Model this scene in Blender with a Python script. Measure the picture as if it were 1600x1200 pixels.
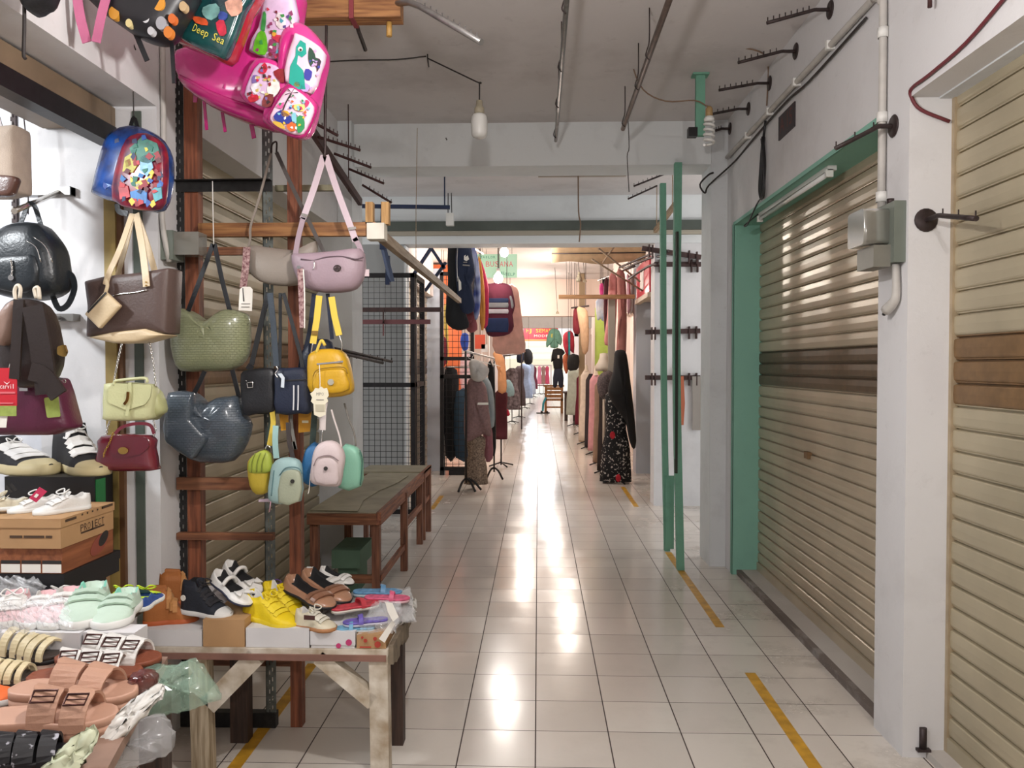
import bpy, math, random
from mathutils import Vector, Matrix
random.seed(7)
for _o in list(bpy.data.objects):
    bpy.data.objects.remove(_o)
SC = bpy.context.scene
COL = SC.collection
PI = math.pi

# ---------------------------------------------------------------- camera
F = 1250.0
PS = math.radians(1.88)
TH = math.radians(1.33)
CAMH = 1.517
cam_data = bpy.data.cameras.new('camera')
cam_data.sensor_width = 36.0
cam_data.lens = 36.0 * F / 1600.0
cam_data.clip_end = 300
cam = bpy.data.objects.new('camera', cam_data)
COL.objects.link(cam)
cam.location = (0, 0, CAMH)
cam.rotation_euler = (PI / 2 - TH, 0, PS)
SC.camera = cam
SC.view_settings.view_transform = 'Standard'
SC.view_settings.look = 'None'
SC.view_settings.gamma = 1.0
SC.view_settings.use_curve_mapping = False
SC.view_settings.exposure = 0.38

# ---------------------------------------------------------------- world (bright open sky past the market)
W = bpy.data.worlds.new('sky')
SC.world = W
W.use_nodes = True
_bg = W.node_tree.nodes['Background']
_bg.inputs[0].default_value = (0.93, 0.97, 1.0, 1)
_bg.inputs[1].default_value = 1.5


# ---------------------------------------------------------------- lamps of the place
def point_light(name, loc, energy, color=(1, 1, 1), r=0.05):
    d = bpy.data.lights.new(name, 'POINT')
    d.energy = energy
    d.color = color
    d.shadow_soft_size = r
    o = bpy.data.objects.new(name, d)
    COL.objects.link(o)
    o.location = loc
    return o


def area_light(name, loc, rot, energy, sx, sy, color=(1, 1, 1)):
    d = bpy.data.lights.new(name, 'AREA')
    d.shape = 'RECTANGLE'
    d.size = sx
    d.size_y = sy
    d.energy = energy
    d.color = color
    o = bpy.data.objects.new(name, d)
    COL.objects.link(o)
    o.location = loc
    o.rotation_euler = rot
    return o


NEAR_BULB = Vector((-0.14, 1.8, 2.42))
point_light('near_bulb_light', NEAR_BULB, 56, (1.0, 0.96, 0.93), 0.05)
point_light('rear_bulb_light', (0.35, -1.6, 2.6), 85, (1.0, 0.95, 0.92), 0.06)
point_light('stall_tube_light', (-2.6, 1.75, 2.55), 80, (0.93, 0.97, 1.0), 0.12)
LAMP_A = Vector((-0.445, 10.45, 2.99))
LAMP_B = Vector((-0.48, 9.6, 2.56))
point_light('hanging_lamp_light', LAMP_A - Vector((0, 0, .1)), 60, (1.0, 0.93, 0.86), 0.05)
point_light('low_lamp_light', LAMP_B, 60, (1.0, 0.95, 0.90), 0.05)
for _y, _x in ((13.5, 0.5), (16.0, -0.3), (19.5, 0.4), (23.0, -0.3)):
    point_light('deep_lamp_light', (_x, _y, 2.7), 45, (1.0, 0.87, 0.76), 0.06)
for _y, _x in ((28.0, 0.3), (34.0, -0.3)):
    point_light('far_lamp_light', (_x, _y, 2.7), 90, (0.95, 0.97, 1.0), 0.06)
point_light('side_lamp_light', (2.8, 7.6, 2.6), 22, (1, .95, .9), .06)
point_light('left_side_lamp_light', (-3.2, 7.2, 2.6), 11, (1, .95, .9), .06)
point_light('shop_lamp_light', (-2.1, 13.2, 2.5), 60, (1, .86, .7), .06)


# ---------------------------------------------------------------- pixels of the photograph -> points in the room
cp, sp, ct, st = math.cos(PS), math.sin(PS), math.cos(TH), math.sin(TH)
CR = Vector((cp, sp, 0))
CF = Vector((-sp * ct, cp * ct, -st))
CU = CR.cross(CF)
CP = Vector((0, 0, CAMH))


def ray(px, py):
    return CR * ((px - 800) / F) + CU * ((600 - py) / F) + CF


def at(px, py, Y):
    d = ray(px, py)
    return CP + d * (Y / d.y)


def fl(px, py, z=0.0):
    d = ray(px, py)
    return CP + d * ((z - CAMH) / d.z)


def atx(px, py, x):
    d = ray(px, py)
    return CP + d * (x / d.x)


class Plane:
    """a standing (or tilted) plane a thing hangs in: through the point seen at px,py at distance Y"""

    def __init__(s, px, py, Y, yaw=0.0, tilt=0.0):
        s.o = at(px, py, Y)
        a, b = math.radians(yaw), math.radians(tilt)
        s.n = Vector((math.sin(a) * math.cos(b), -math.cos(a) * math.cos(b), math.sin(b)))
        s.r = Vector((0, 0, 1)).cross(s.n) * 1.0
        s.r.normalize()
        s.u = s.n.cross(s.r)

    def p(s, px, py, off=0.0):
        d = ray(px, py)
        t = (s.o + s.n * off - CP).dot(s.n) / d.dot(s.n)
        return CP + d * t


# ---------------------------------------------------------------- materials
def lin(c):
    if isinstance(c, str):
        c = c.lstrip('#')
        c = [int(c[i:i + 2], 16) / 255 for i in (0, 2, 4)]
        return tuple((v / 12.92 if v <= .04045 else ((v + .055) / 1.055) ** 2.4) for v in c)
    return tuple(c)


MATS = {}


def mat(name, col, rough=0.6, metal=0.0, var=0.0, vscale=8.0, bump=0.0, bscale=60.0, coat=0.0,
        trans=0.0, alpha=1.0, emit=None, estr=1.0, spec=0.5, col2=None, detail=4):
    if name in MATS:
        return MATS[name]
    m = bpy.data.materials.new(name)
    m.use_nodes = True
    nt = m.node_tree
    b = nt.nodes['Principled BSDF']
    c = lin(col)
    b.inputs['Base Color'].default_value = (*c, 1)
    b.inputs['Roughness'].default_value = rough
    b.inputs['Metallic'].default_value = metal
    b.inputs['Specular IOR Level'].default_value = spec
    b.inputs['Coat Weight'].default_value = coat
    b.inputs['Coat Roughness'].default_value = 0.12
    b.inputs['Transmission Weight'].default_value = trans
    b.inputs['Alpha'].default_value = alpha
    if emit is not None:
        b.inputs['Emission Color'].default_value = (*lin(emit), 1)
        b.inputs['Emission Strength'].default_value = estr
    if var > 0 or col2 is not None:
        tc = nt.nodes.new('ShaderNodeTexCoord')
        n = nt.nodes.new('ShaderNodeTexNoise')
        n.inputs['Scale'].default_value = vscale
        n.inputs['Detail'].default_value = detail
        nt.links.new(tc.outputs['Object'], n.inputs['Vector'])
        r = nt.nodes.new('ShaderNodeValToRGB')
        r.color_ramp.elements[0].position = 0.32
        r.color_ramp.elements[1].position = 0.68
        if col2 is not None:
            r.color_ramp.elements[0].color = (*lin(col2), 1)
            r.color_ramp.elements[1].color = (*c, 1)
        else:
            r.color_ramp.elements[0].color = (*[v * (1 - var) for v in c], 1)
            r.color_ramp.elements[1].color = (*[min(1, v * (1 + var)) for v in c], 1)
        nt.links.new(n.outputs['Fac'], r.inputs['Fac'])
        nt.links.new(r.outputs['Color'], b.inputs['Base Color'])
    if bump > 0:
        tc2 = nt.nodes.new('ShaderNodeTexCoord')
        n2 = nt.nodes.new('ShaderNodeTexNoise')
        n2.inputs['Scale'].default_value = bscale
        n2.inputs['Detail'].default_value = 3
        nt.links.new(tc2.outputs['Object'], n2.inputs['Vector'])
        bp = nt.nodes.new('ShaderNodeBump')
        bp.inputs['Strength'].default_value = bump
        bp.inputs['Distance'].default_value = 0.01
        nt.links.new(n2.outputs['Fac'], bp.inputs['Height'])
        nt.links.new(bp.outputs['Normal'], b.inputs['Normal'])
    MATS[name] = m
    return m


def nodes_of(m):
    return m.node_tree.nodes, m.node_tree.links, m.node_tree.nodes['Principled BSDF']


def math_node(nt, op, a=None, b=None):
    n = nt.nodes.new('ShaderNodeMath')
    n.operation = op
    for i, v in enumerate((a, b)):
        if v is None:
            continue
        if isinstance(v, (int, float)):
            n.inputs[i].default_value = v
        else:
            nt.links.new(v, n.inputs[i])
    return n.outputs[0]


def plaster(name, col, dirt=(0.30, 0.27, 0.24), amount=0.35, scale=1.6):
    """old painted plaster with grey blotches and scuffs"""
    if name in MATS:
        return MATS[name]
    m = mat(name, col, rough=0.72)
    nt = m.node_tree
    b = nt.nodes['Principled BSDF']
    tc = nt.nodes.new('ShaderNodeTexCoord')
    n1 = nt.nodes.new('ShaderNodeTexNoise')
    n1.inputs['Scale'].default_value = scale
    n1.inputs['Detail'].default_value = 8
    n1.inputs['Roughness'].default_value = .62
    n2 = nt.nodes.new('ShaderNodeTexNoise')
    n2.inputs['Scale'].default_value = scale * 7
    n2.inputs['Detail'].default_value = 6
    n2.inputs['Roughness'].default_value = .7
    for n in (n1, n2):
        nt.links.new(tc.outputs['Object'], n.inputs['Vector'])
    r1 = nt.nodes.new('ShaderNodeValToRGB')
    r1.color_ramp.elements[0].position = .50
    r1.color_ramp.elements[1].position = .85
    r2 = nt.nodes.new('ShaderNodeValToRGB')
    r2.color_ramp.elements[0].position = .60
    r2.color_ramp.elements[1].position = .80
    nt.links.new(n1.outputs['Fac'], r1.inputs['Fac'])
    nt.links.new(n2.outputs['Fac'], r2.inputs['Fac'])
    s = math_node(nt, 'ADD', math_node(nt, 'MULTIPLY', r1.outputs['Color'], amount),
                  math_node(nt, 'MULTIPLY', r2.outputs['Color'], amount * .6))
    mx = nt.nodes.new('ShaderNodeMix')
    mx.data_type = 'RGBA'
    mx.inputs['A'].default_value = (*lin(col), 1)
    mx.inputs['B'].default_value = (*dirt, 1)
    nt.links.new(s, mx.inputs['Factor'])
    nt.links.new(mx.outputs['Result'], b.inputs['Base Color'])
    bp = nt.nodes.new('ShaderNodeBump')
    bp.inputs['Strength'].default_value = .18
    bp.inputs['Distance'].default_value = .01
    nt.links.new(n2.outputs['Fac'], bp.inputs['Height'])
    nt.links.new(bp.outputs['Normal'], b.inputs['Normal'])
    return m


def wood(name, c1, c2, axis='X', scale=6.0, rough=.6):
    if name in MATS:
        return MATS[name]
    m = mat(name, c1, rough=rough)
    nt = m.node_tree
    b = nt.nodes['Principled BSDF']
    tc = nt.nodes.new('ShaderNodeTexCoord')
    mp = nt.nodes.new('ShaderNodeMapping')
    s = {'X': (1, 14, 14), 'Y': (14, 1, 14), 'Z': (14, 14, 1)}[axis]
    mp.inputs['Scale'].default_value = s
    n = nt.nodes.new('ShaderNodeTexNoise')
    n.inputs['Scale'].default_value = scale
    n.inputs['Detail'].default_value = 5
    nt.links.new(tc.outputs['Object'], mp.inputs['Vector'])
    nt.links.new(mp.outputs['Vector'], n.inputs['Vector'])
    r = nt.nodes.new('ShaderNodeValToRGB')
    r.color_ramp.elements[0].position = .35
    r.color_ramp.elements[1].position = .68
    r.color_ramp.elements[0].color = (*lin(c2), 1)
    r.color_ramp.elements[1].color = (*lin(c1), 1)
    nt.links.new(n.outputs['Fac'], r.inputs['Fac'])
    nt.links.new(r.outputs['Color'], b.inputs['Base Color'])
    bp = nt.nodes.new('ShaderNodeBump')
    bp.inputs['Strength'].default_value = .25
    bp.inputs['Distance'].default_value = .005
    nt.links.new(n.outputs['Fac'], bp.inputs['Height'])
    nt.links.new(bp.outputs['Normal'], b.inputs['Normal'])
    return m


# ---------------------------------------------------------------- mesh building
def interp(tab, x):
    if x <= tab[0][0]:
        return tab[0][1]
    for (a, va), (b, vb) in zip(tab, tab[1:]):
        if x <= b:
            t = (x - a) / (b - a)
            t = t * t * (3 - 2 * t)
            return va + (vb - va) * t
    return tab[-1][1]


def smooth_closed(pts, sub=4):
    """closed Catmull-Rom through the points"""
    n = len(pts)
    out = []
    for i in range(n):
        p0, p1, p2, p3 = pts[i - 1], pts[i], pts[(i + 1) % n], pts[(i + 2) % n]
        for k in range(sub):
            t = k / sub
            out.append(0.5 * ((2 * p1) + (p2 - p0) * t + (2 * p0 - 5 * p1 + 4 * p2 - p3) * t * t +
                              (3 * p1 - p0 - 3 * p2 + p3) * t * t * t))
    return out


def smooth_open(pts, sub=5):
    pts = [Vector(p) for p in pts]
    if len(pts) < 3:
        return pts
    out = []
    for i in range(len(pts) - 1):
        p1, p2 = pts[i], pts[i + 1]
        p0 = pts[i - 1] if i else p1 * 2 - p2
        p3 = pts[i + 2] if i + 2 < len(pts) else p2 * 2 - p1
        for k in range(sub):
            t = k / sub
            out.append(0.5 * ((2 * p1) + (p2 - p0) * t + (2 * p0 - 5 * p1 + 4 * p2 - p3) * t * t +
                              (3 * p1 - p0 - 3 * p2 + p3) * t * t * t))
    out.append(pts[-1])
    return out


def round_corners(pts, r, n=4):
    """closed polygon with corners cut round"""
    out = []
    k = len(pts)
    for i in range(k):
        p0, p1, p2 = pts[i - 1], pts[i], pts[(i + 1) % k]
        a, b = p0 - p1, p2 - p1
        la, lb = a.length, b.length
        ra = min(r, la * .49, lb * .49)
        pa, pb = p1 + a * (ra / la), p1 + b * (ra / lb)
        for j in range(n + 1):
            t = j / n
            out.append(pa * (1 - t) ** 2 + p1 * 2 * t * (1 - t) + pb * t * t)
    return out


_TXT = {}


def text_geo(s):
    if s not in _TXT:
        cu = bpy.data.curves.new('lettering', 'FONT')
        cu.body = s
        cu.size = 1.0
        cu.align_x = 'CENTER'
        cu.align_y = 'CENTER'
        cu.resolution_u = 2
        o = bpy.data.objects.new('lettering', cu)
        me = bpy.data.meshes.new_from_object(o)
        _TXT[s] = ([v.co.copy() for v in me.vertices], [list(p.vertices) for p in me.polygons])
        bpy.data.objects.remove(o)
        bpy.data.curves.remove(cu)
        bpy.data.meshes.remove(me)
    return _TXT[s]


class MB:
    def __init__(s):
        s.v = []
        s.f = []
        s.m = []
        s.s = []

    def add(s, verts, faces, mi=0, smooth=False):
        b = len(s.v)
        s.v += [Vector(p) for p in verts]
        for i, f in enumerate(faces):
            s.f.append([b + k for k in f])
            s.m.append(mi[i] if isinstance(mi, list) else mi)
            s.s.append(smooth)
        return s

    def box(s, x0, x1, y0, y1, z0, z1, mi=0):
        v = [(x, y, z) for z in (z0, z1) for y in (y0, y1) for x in (x0, x1)]
        return s.add(v, [(0, 2, 3, 1), (4, 5, 7, 6), (0, 1, 5, 4), (2, 6, 7, 3), (0, 4, 6, 2), (1, 3, 7, 5)], mi)

    def obox(s, o, a, b, c, mi=0):
        """box from corner o with edge vectors a, b, c"""
        o, a, b, c = Vector(o), Vector(a), Vector(b), Vector(c)
        v = [o + a * i + b * j + c * k for k in (0, 1) for j in (0, 1) for i in (0, 1)]
        fs = [(0, 2, 3, 1), (4, 5, 7, 6), (0, 1, 5, 4), (2, 6, 7, 3), (0, 4, 6, 2), (1, 3, 7, 5)]
        if a.cross(b).dot(c) < 0:
            fs = [f[::-1] for f in fs]
        return s.add(v, fs, mi)

    def beam(s, p0, p1, w, h, up=(0, 0, 1), mi=0):
        p0, p1, up = Vector(p0), Vector(p1), Vector(up)
        d = (p1 - p0).normalized()
        if abs(d.dot(up)) > .98:
            up = Vector((0, 1, 0))
        a = d.cross(up).normalized()
        c = a.cross(d)
        return s.obox(p0 - a * w / 2 - c * h / 2, p1 - p0, a * w, c * h, mi)

    def tube(s, path, r, n=8, mi=0, cap=True, sub=0):
        path = [Vector(p) for p in path]
        if sub:
            path = smooth_open(path, sub)
        k = len(path)
        rs = r if isinstance(r, (list, tuple)) else [r] * k
        if len(rs) != k:
            rs = [rs[0] + (rs[-1] - rs[0]) * i / (k - 1) for i in range(k)]
        rings = []
        prev = None
        for i in range(k):
            d = (path[min(i + 1, k - 1)] - path[max(i - 1, 0)])
            if d.length < 1e-9:
                d = Vector((0, 0, 1))
            d.normalize()
            if prev is None:
                a = d.orthogonal().normalized()
            else:
                a = prev - d * prev.dot(d)
                a = a.normalized() if a.length > 1e-6 else d.orthogonal().normalized()
            prev = a
            b = d.cross(a)
            rings.append([path[i] + (a * math.cos(t) + b * math.sin(t)) * rs[i] for t in
                          [2 * PI * j / n for j in range(n)]])
        return s.loft(rings, cap=(cap, cap), mi=mi, smooth=True)

    def loft(s, rings, cap=(True, True), mi=0, smooth=True, closed=True):
        n = len(rings[0])
        b = len(s.v)
        for r in rings:
            s.v += [Vector(p) for p in r]
        nn = n if closed else n - 1
        for i in range(len(rings) - 1):
            for j in range(nn):
                s.f.append([b + i * n + j, b + i * n + (j + 1) % n, b + (i + 1) * n + (j + 1) % n, b + (i + 1) * n + j])
                s.m.append(mi)
                s.s.append(smooth)
        if cap[0]:
            s.f.append([b + j for j in range(n)][::-1])
            s.m.append(mi)
            s.s.append(False)
        if cap[1]:
            s.f.append([b + (len(rings) - 1) * n + j for j in range(n)])
            s.m.append(mi)
            s.s.append(False)
        return s

    def band(s, path, across, w, t=.003, mi=0, sub=0, smooth=False):
        """flat strip along a path; across is a vector or a list of vectors"""
        path = [Vector(p) for p in path]
        if sub:
            path = smooth_open(path, sub)
        k = len(path)
        rings = []
        for i in range(k):
            d = (path[min(i + 1, k - 1)] - path[max(i - 1, 0)]).normalized()
            a = Vector(across[i] if isinstance(across, list) else across)
            a = (a - d * a.dot(d))
            a = a.normalized() if a.length > 1e-6 else d.orthogonal().normalized()
            nrm = d.cross(a)
            ww = w[i] if isinstance(w, list) else w
            rings.append([path[i] + a * (ww / 2) + nrm * (t / 2), path[i] - a * (ww / 2) + nrm * (t / 2),
                          path[i] - a * (ww / 2) - nrm * (t / 2), path[i] + a * (ww / 2) - nrm * (t / 2)])
        return s.loft(rings, smooth=smooth, mi=mi)

    def lathe(s, prof, o=(0, 0, 0), n=20, sx=1, sy=1, mi=0, cap=(True, True), axis='Z'):
        o = Vector(o)
        rings = []
        for r, z in prof:
            ring = []
            for j in range(n):
                t = 2 * PI * j / n
                x, y = r * math.cos(t) * sx, r * math.sin(t) * sy
                p = {'Z': (x, y, z), 'X': (z, x, y), 'Y': (x, -z, y)}[axis] if axis != 'Y' else (x, z, -y)
                ring.append(o + Vector(p))
            rings.append(ring)
        return s.loft(rings, cap=cap, mi=mi)

    def puff(s, pts, n, depth, p=3.0, mi=0, back=True, fold=0.0, seed=0, bx=1.0):
        """cushion-like solid from a closed outline: pts in a plane with normal n; depth measured both ways"""
        n = Vector(n).normalized()
        c = sum(pts, Vector()) / len(pts)
        ss = [1.0, .985, .94, .84, .66, .42, .18]
        rnd = random.Random(seed)
        ph = [rnd.uniform(0, 6) for _ in range(3)]

        def ring(q, sgn):
            out = []
            for i, P in enumerate(pts):
                d = P - c
                y = depth / 2 * (max(0, 1 - q ** p)) ** (1 / p) * sgn
                if fold:
                    y += fold * sgn * (math.sin(d.x * 55 + ph[0] + d.z * 9) * .5 + math.sin(d.x * 23 + ph[1] - d.z * 13)) * (1 - q ** 4)
                out.append(c + d * q + n * y)
            return out
        rings = [ring(q, -1) for q in ss[::-1]] + [ring(q, 1) for q in ss[1:]]
        # orientation
        area = Vector()
        for i in range(len(pts)):
            area += (pts[i] - c).cross(pts[(i + 1) % len(pts)] - c)
        if area.dot(n) < 0:
            rings = [r[::-1] for r in rings]
        return s.loft(rings, mi=mi)

    def slab(s, pts, n, t, mi=0):
        """flat plate of thickness t (grows along n) from a closed outline"""
        n = Vector(n).normalized()
        c = sum(pts, Vector()) / len(pts)
        area = Vector()
        for i in range(len(pts)):
            area += (pts[i] - c).cross(pts[(i + 1) % len(pts)] - c)
        if area.dot(n) < 0:
            pts = pts[::-1]
        return s.loft([pts, [q + n * t for q in pts]], smooth=False, mi=mi)

    def text(s, txt, o, right, up, size, mi=0, width=None):
        vs, fs = text_geo(txt)
        right, up, o = Vector(right).normalized(), Vector(up).normalized(), Vector(o)
        k = size
        kx = k
        if width is not None:
            w = max(v.x for v in vs) - min(v.x for v in vs)
            kx = width / w
        return s.add([o + right * (v.x * kx) + up * (v.y * k) for v in vs], fs, mi)

    def xform(s, M):
        s.v = [M @ p for p in s.v]
        return s

    def build(s, name, mats, parent=None, label=None):
        me = bpy.data.meshes.new(name)
        o0 = ORI.get(parent, Vector()) if parent is not None else Vector()
        me.from_pydata([tuple(p - o0) for p in s.v], [], s.f)
        for m in (mats if isinstance(mats, (list, tuple)) else [mats]):
            me.materials.append(m)
        me.polygons.foreach_set('material_index', s.m)
        me.polygons.foreach_set('use_smooth', s.s)
        me.update()
        o = bpy.data.objects.new(name, me)
        COL.objects.link(o)
        if parent is not None:
            o.parent = parent
            ORI[o] = o0
        if label:
            o['label'] = label
        return o


ORI = {}


def tag(o, label, cat, group=None, kind=None):
    o['label'] = label
    o['category'] = cat
    if group:
        o['group'] = group
    if kind:
        o['kind'] = kind
    return o


def thing(name, label, cat, loc=(0, 0, 0), group=None):
    o = bpy.data.objects.new(name, None)
    o.empty_display_size = .05
    COL.objects.link(o)
    o.location = loc
    ORI[o] = Vector(loc)
    return tag(o, label, cat, group)


def solo(name, mb, mats, label, cat, group=None, loc=None, kind=None):
    """a thing that is one mesh; its origin goes to its base"""
    zs = min(p.z for p in mb.v)
    c = sum(mb.v, Vector()) / len(mb.v)
    l = Vector(loc) if loc is not None else Vector((c.x, c.y, zs))
    mb.v = [p - l for p in mb.v]
    o = mb.build(name, mats)
    o.location = l
    return tag(o, label, cat, group, kind)


def struct(name, mb, mats, parent=None):
    o = mb.build(name, mats, parent)
    if parent is None:
        o['kind'] = 'structure'
    return o


def dup(root, loc=None, rot=None, label=None, group=None, scale=None):
    r = root.copy()
    COL.objects.link(r)
    for ch in list(root.children):
        c = ch.copy()
        COL.objects.link(c)
        c.parent = r
        for g in list(ch.children):
            d = g.copy()
            COL.objects.link(d)
            d.parent = c
    if loc is not None:
        r.location = loc
    if rot is not None:
        r.rotation_euler = rot
    if scale is not None:
        r.scale = scale
    if label:
        r['label'] = label
    if group:
        r['group'] = group
    return r
# ================================================================= THE SETTING
XL, XR, CEIL = -1.5, 1.41, 3.343
LINT = 2.535      # underside of the shutter lintels
M_WALL = plaster('wall_paint', '#d9d8d9', dirt=(.24, .21, .20), amount=.34, scale=1.9)
M_WALL2 = plaster('pillar_paint', '#d3d6d8', dirt=(.2, .19, .18), amount=.34, scale=2.8)
M_CEIL = plaster('ceiling_paint', '#d6d1d0', dirt=(.22, .19, .18), amount=.50, scale=1.3)
M_BEAM = plaster('beam_paint', '#dcdfe0', dirt=(.24, .22, .22), amount=.36, scale=1.6)
M_STALL = plaster('stall_wall_paint', '#dcdee4', amount=.12)
M_GREEN = plaster('green_paint', '#84b8a6', dirt=(.16, .28, .23), amount=.40, scale=3)
M_GREENP = plaster('green_post_paint', '#6fa48d', dirt=(.08, .16, .12), amount=.45, scale=9)
M_DEEP = plaster('deep_wall_paint', '#e3d6cf', amount=.12)
M_METALD = mat('dark_bracket_metal', '#3a2f2e', .5, .4, var=.3, vscale=40)
M_METALG = mat('grey_steel', '#8e8c8a', .38, .8, var=.15, vscale=30)
M_BLACK = mat('black_plastic', '#17171a', .45)
M_BLACKM = mat('black_painted_steel', '#1d1a1c', .45, .3, var=.3, vscale=30)
M_WHITEP = mat('white_plastic', '#e3e2dd', .4)
M_WIRE_D = mat('dark_cable', '#2c2625', .6)
M_WIRE_B = mat('brown_cable', '#7b6350', .7)


def tile_floor():
    m = mat('floor_tiles', '#d8d2ca', .16)
    nt = m.node_tree
    N, L, b = nodes_of(m)
    geo = N.new('ShaderNodeNewGeometry')
    sep = N.new('ShaderNodeSeparateXYZ')
    L.new(geo.outputs['Position'], sep.inputs[0])

    def line(out, off, w):
        t = math_node(nt, 'DIVIDE', math_node(nt, 'SUBTRACT', out, off), .30)
        fr = math_node(nt, 'FRACT', t)
        a = math_node(nt, 'ABSOLUTE', math_node(nt, 'SUBTRACT', fr, .5))
        return math_node(nt, 'GREATER_THAN', a, .5 - w / .6), math_node(nt, 'FLOOR', t)
    lx, ix = line(sep.outputs[0], -.01, .0052)
    ly, iy = line(sep.outputs[1], 2.99 - 3.0, .0036)
    grout = math_node(nt, 'MAXIMUM', lx, ly)
    cmb = N.new('ShaderNodeCombineXYZ')
    L.new(ix, cmb.inputs[0])
    L.new(iy, cmb.inputs[1])
    wn = N.new('ShaderNodeTexWhiteNoise')
    L.new(cmb.outputs[0], wn.inputs['Vector'])
    # dirt: more of it towards the walls
    n = N.new('ShaderNodeTexNoise')
    n.inputs['Scale'].default_value = 2.6
    n.inputs['Detail'].default_value = 9
    n.inputs['Roughness'].default_value = .68
    L.new(geo.outputs['Position'], n.inputs['Vector'])
    ax = math_node(nt, 'ABSOLUTE', sep.outputs[0])
    edge = N.new('ShaderNodeMapRange')
    edge.inputs['From Min'].default_value = .75
    edge.inputs['From Max'].default_value = 1.45
    L.new(ax, edge.inputs['Value'])
    r = N.new('ShaderNodeMapRange')
    r.inputs['From Min'].default_value = .50
    r.inputs['From Max'].default_value = .74
    L.new(n.outputs['Fac'], r.inputs['Value'])
    d = math_node(nt, 'MULTIPLY', r.outputs[0], math_node(nt, 'ADD', math_node(nt, 'MULTIPLY', edge.outputs[0], .55), .10))
    base = N.new('ShaderNodeMix')
    base.data_type = 'RGBA'
    base.inputs['A'].default_value = (*lin('#d9d2c9'), 1)
    base.inputs['B'].default_value = (*lin('#cbc3ba'), 1)
    L.new(wn.outputs['Value'], base.inputs['Factor'])
    mx = N.new('ShaderNodeMix')
    mx.data_type = 'RGBA'
    L.new(base.outputs['Result'], mx.inputs['A'])
    mx.inputs['B'].default_value = (*lin('#6f6256'), 1)
    L.new(d, mx.inputs['Factor'])
    mg = N.new('ShaderNodeMix')
    mg.data_type = 'RGBA'
    L.new(mx.outputs['Result'], mg.inputs['A'])
    mg.inputs['B'].default_value = (*lin('#3c2f2b'), 1)
    L.new(grout, mg.inputs['Factor'])
    L.new(mg.outputs['Result'], b.inputs['Base Color'])
    rr = math_node(nt, 'ADD', math_node(nt, 'MULTIPLY', grout, .5),
                   math_node(nt, 'ADD', math_node(nt, 'MULTIPLY', d, .6),
                             math_node(nt, 'ADD', math_node(nt, 'MULTIPLY', wn.outputs['Value'], .06), .15)))
    L.new(rr, b.inputs['Roughness'])
    # each tile sits at its own slight tilt, edges dip into the grout
    bp = N.new('ShaderNodeBump')
    bp.inputs['Strength'].default_value = .5
    bp.inputs['Distance'].default_value = .004
    n2 = N.new('ShaderNodeTexNoise')
    n2.inputs['Scale'].default_value = 5
    L.new(geo.outputs['Position'], n2.inputs['Vector'])
    L.new(math_node(nt, 'SUBTRACT', math_node(nt, 'MULTIPLY', n2.outputs['Fac'], .35), grout), bp.inputs['Height'])
    vm = N.new('ShaderNodeVectorMath')
    vm.operation = 'SUBTRACT'
    L.new(wn.outputs['Color'], vm.inputs[0])
    vm.inputs[1].default_value = (.5, .5, .5)
    vs = N.new('ShaderNodeVectorMath')
    vs.operation = 'SCALE'
    vs.inputs['Scale'].default_value = .016
    L.new(vm.outputs[0], vs.inputs[0])
    va = N.new('ShaderNodeVectorMath')
    va.operation = 'ADD'
    L.new(bp.outputs[0], va.inputs[0])
    L.new(vs.outputs[0], va.inputs[1])
    vn = N.new('ShaderNodeVectorMath')
    vn.operation = 'NORMALIZE'
    L.new(va.outputs[0], vn.inputs[0])
    L.new(vn.outputs[0], b.inputs['Normal'])
    return m


struct('floor', MB().box(-6, 6, -4.2, 62, -.1, 0), tile_floor())
struct('ceiling', MB().box(-6, 6, -4.2, 38, CEIL, CEIL + .15), M_CEIL)
struct('wall_back', MB().box(-6, 6, -4.3, -4.2, 0, CEIL), M_WALL)

# ---- right side
mb = MB()
mb.box(XR, 1.90, -4.2, 3.112, LINT, CEIL)                     # above the near shutter
mb.box(XR, 1.90, 3.112, 3.376, 0, CEIL)                       # pier between the shutters
mb.box(XR, 1.90, 3.376, 5.84, LINT, CEIL)
mb.box(XR, 1.90, 5.84, 6.045, 0, CEIL)
mb.box(1.90, 1.98, -4.2, 6.4, 0, CEIL)
struct('wall_right', mb, M_WALL)
struct('trim_1', MB().box(1.29, 1.90, 6.045, 6.40, 0, CEIL), M_WALL2)          # projecting pillar
mb = MB()
mb.box(1.25, 1.76, 8.67, 8.95, 0, CEIL)
mb.box(1.76, 6, 8.72, 8.95, 0, CEIL)
struct('wall_far_right', mb, M_WALL)
mb = MB()
mb.box(1.37, 1.62, 11.25, 11.6, 0, CEIL)
struct('trim_2', mb, plaster('blue_grey_pillar', '#c3c9d4', amount=.2))
mb = MB()
mb.box(XR, 1.9, 8.95, 11.25, 2.4, CEIL)
mb.box(1.62, 1.9, 8.95, 38, 0, 2.4)
mb.box(1.5, 1.9, 11.6, 38, 2.4, CEIL)
for y in (14.2, 17.0, 20.0, 23.0, 26.0, 30, 34):
    mb.box(1.35, 1.62, y, y + .35, 0, CEIL)
struct('wall_right_deep', mb, M_DEEP)
struct('trim_3', MB().box(1.02, 1.34, 14.4, 14.5, 0.0, 2.55), mat('lime_paint', '#8fa346', .6, var=.08))

# painted green reveal of the far right shutter
mb = MB()
mb.box(XR - .004, 1.62, 5.826, 5.84, .0, LINT)
mb.box(XR - .004, 1.62, 3.376, 5.84, LINT - .012, LINT)
mb.box(XR - .006, XR, 3.376, 5.84, LINT - .012, LINT + .012)
mb.box(XR - .006, XR, 5.826, 5.87, .0, LINT)
struct('trim_4', mb, M_GREEN)
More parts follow.
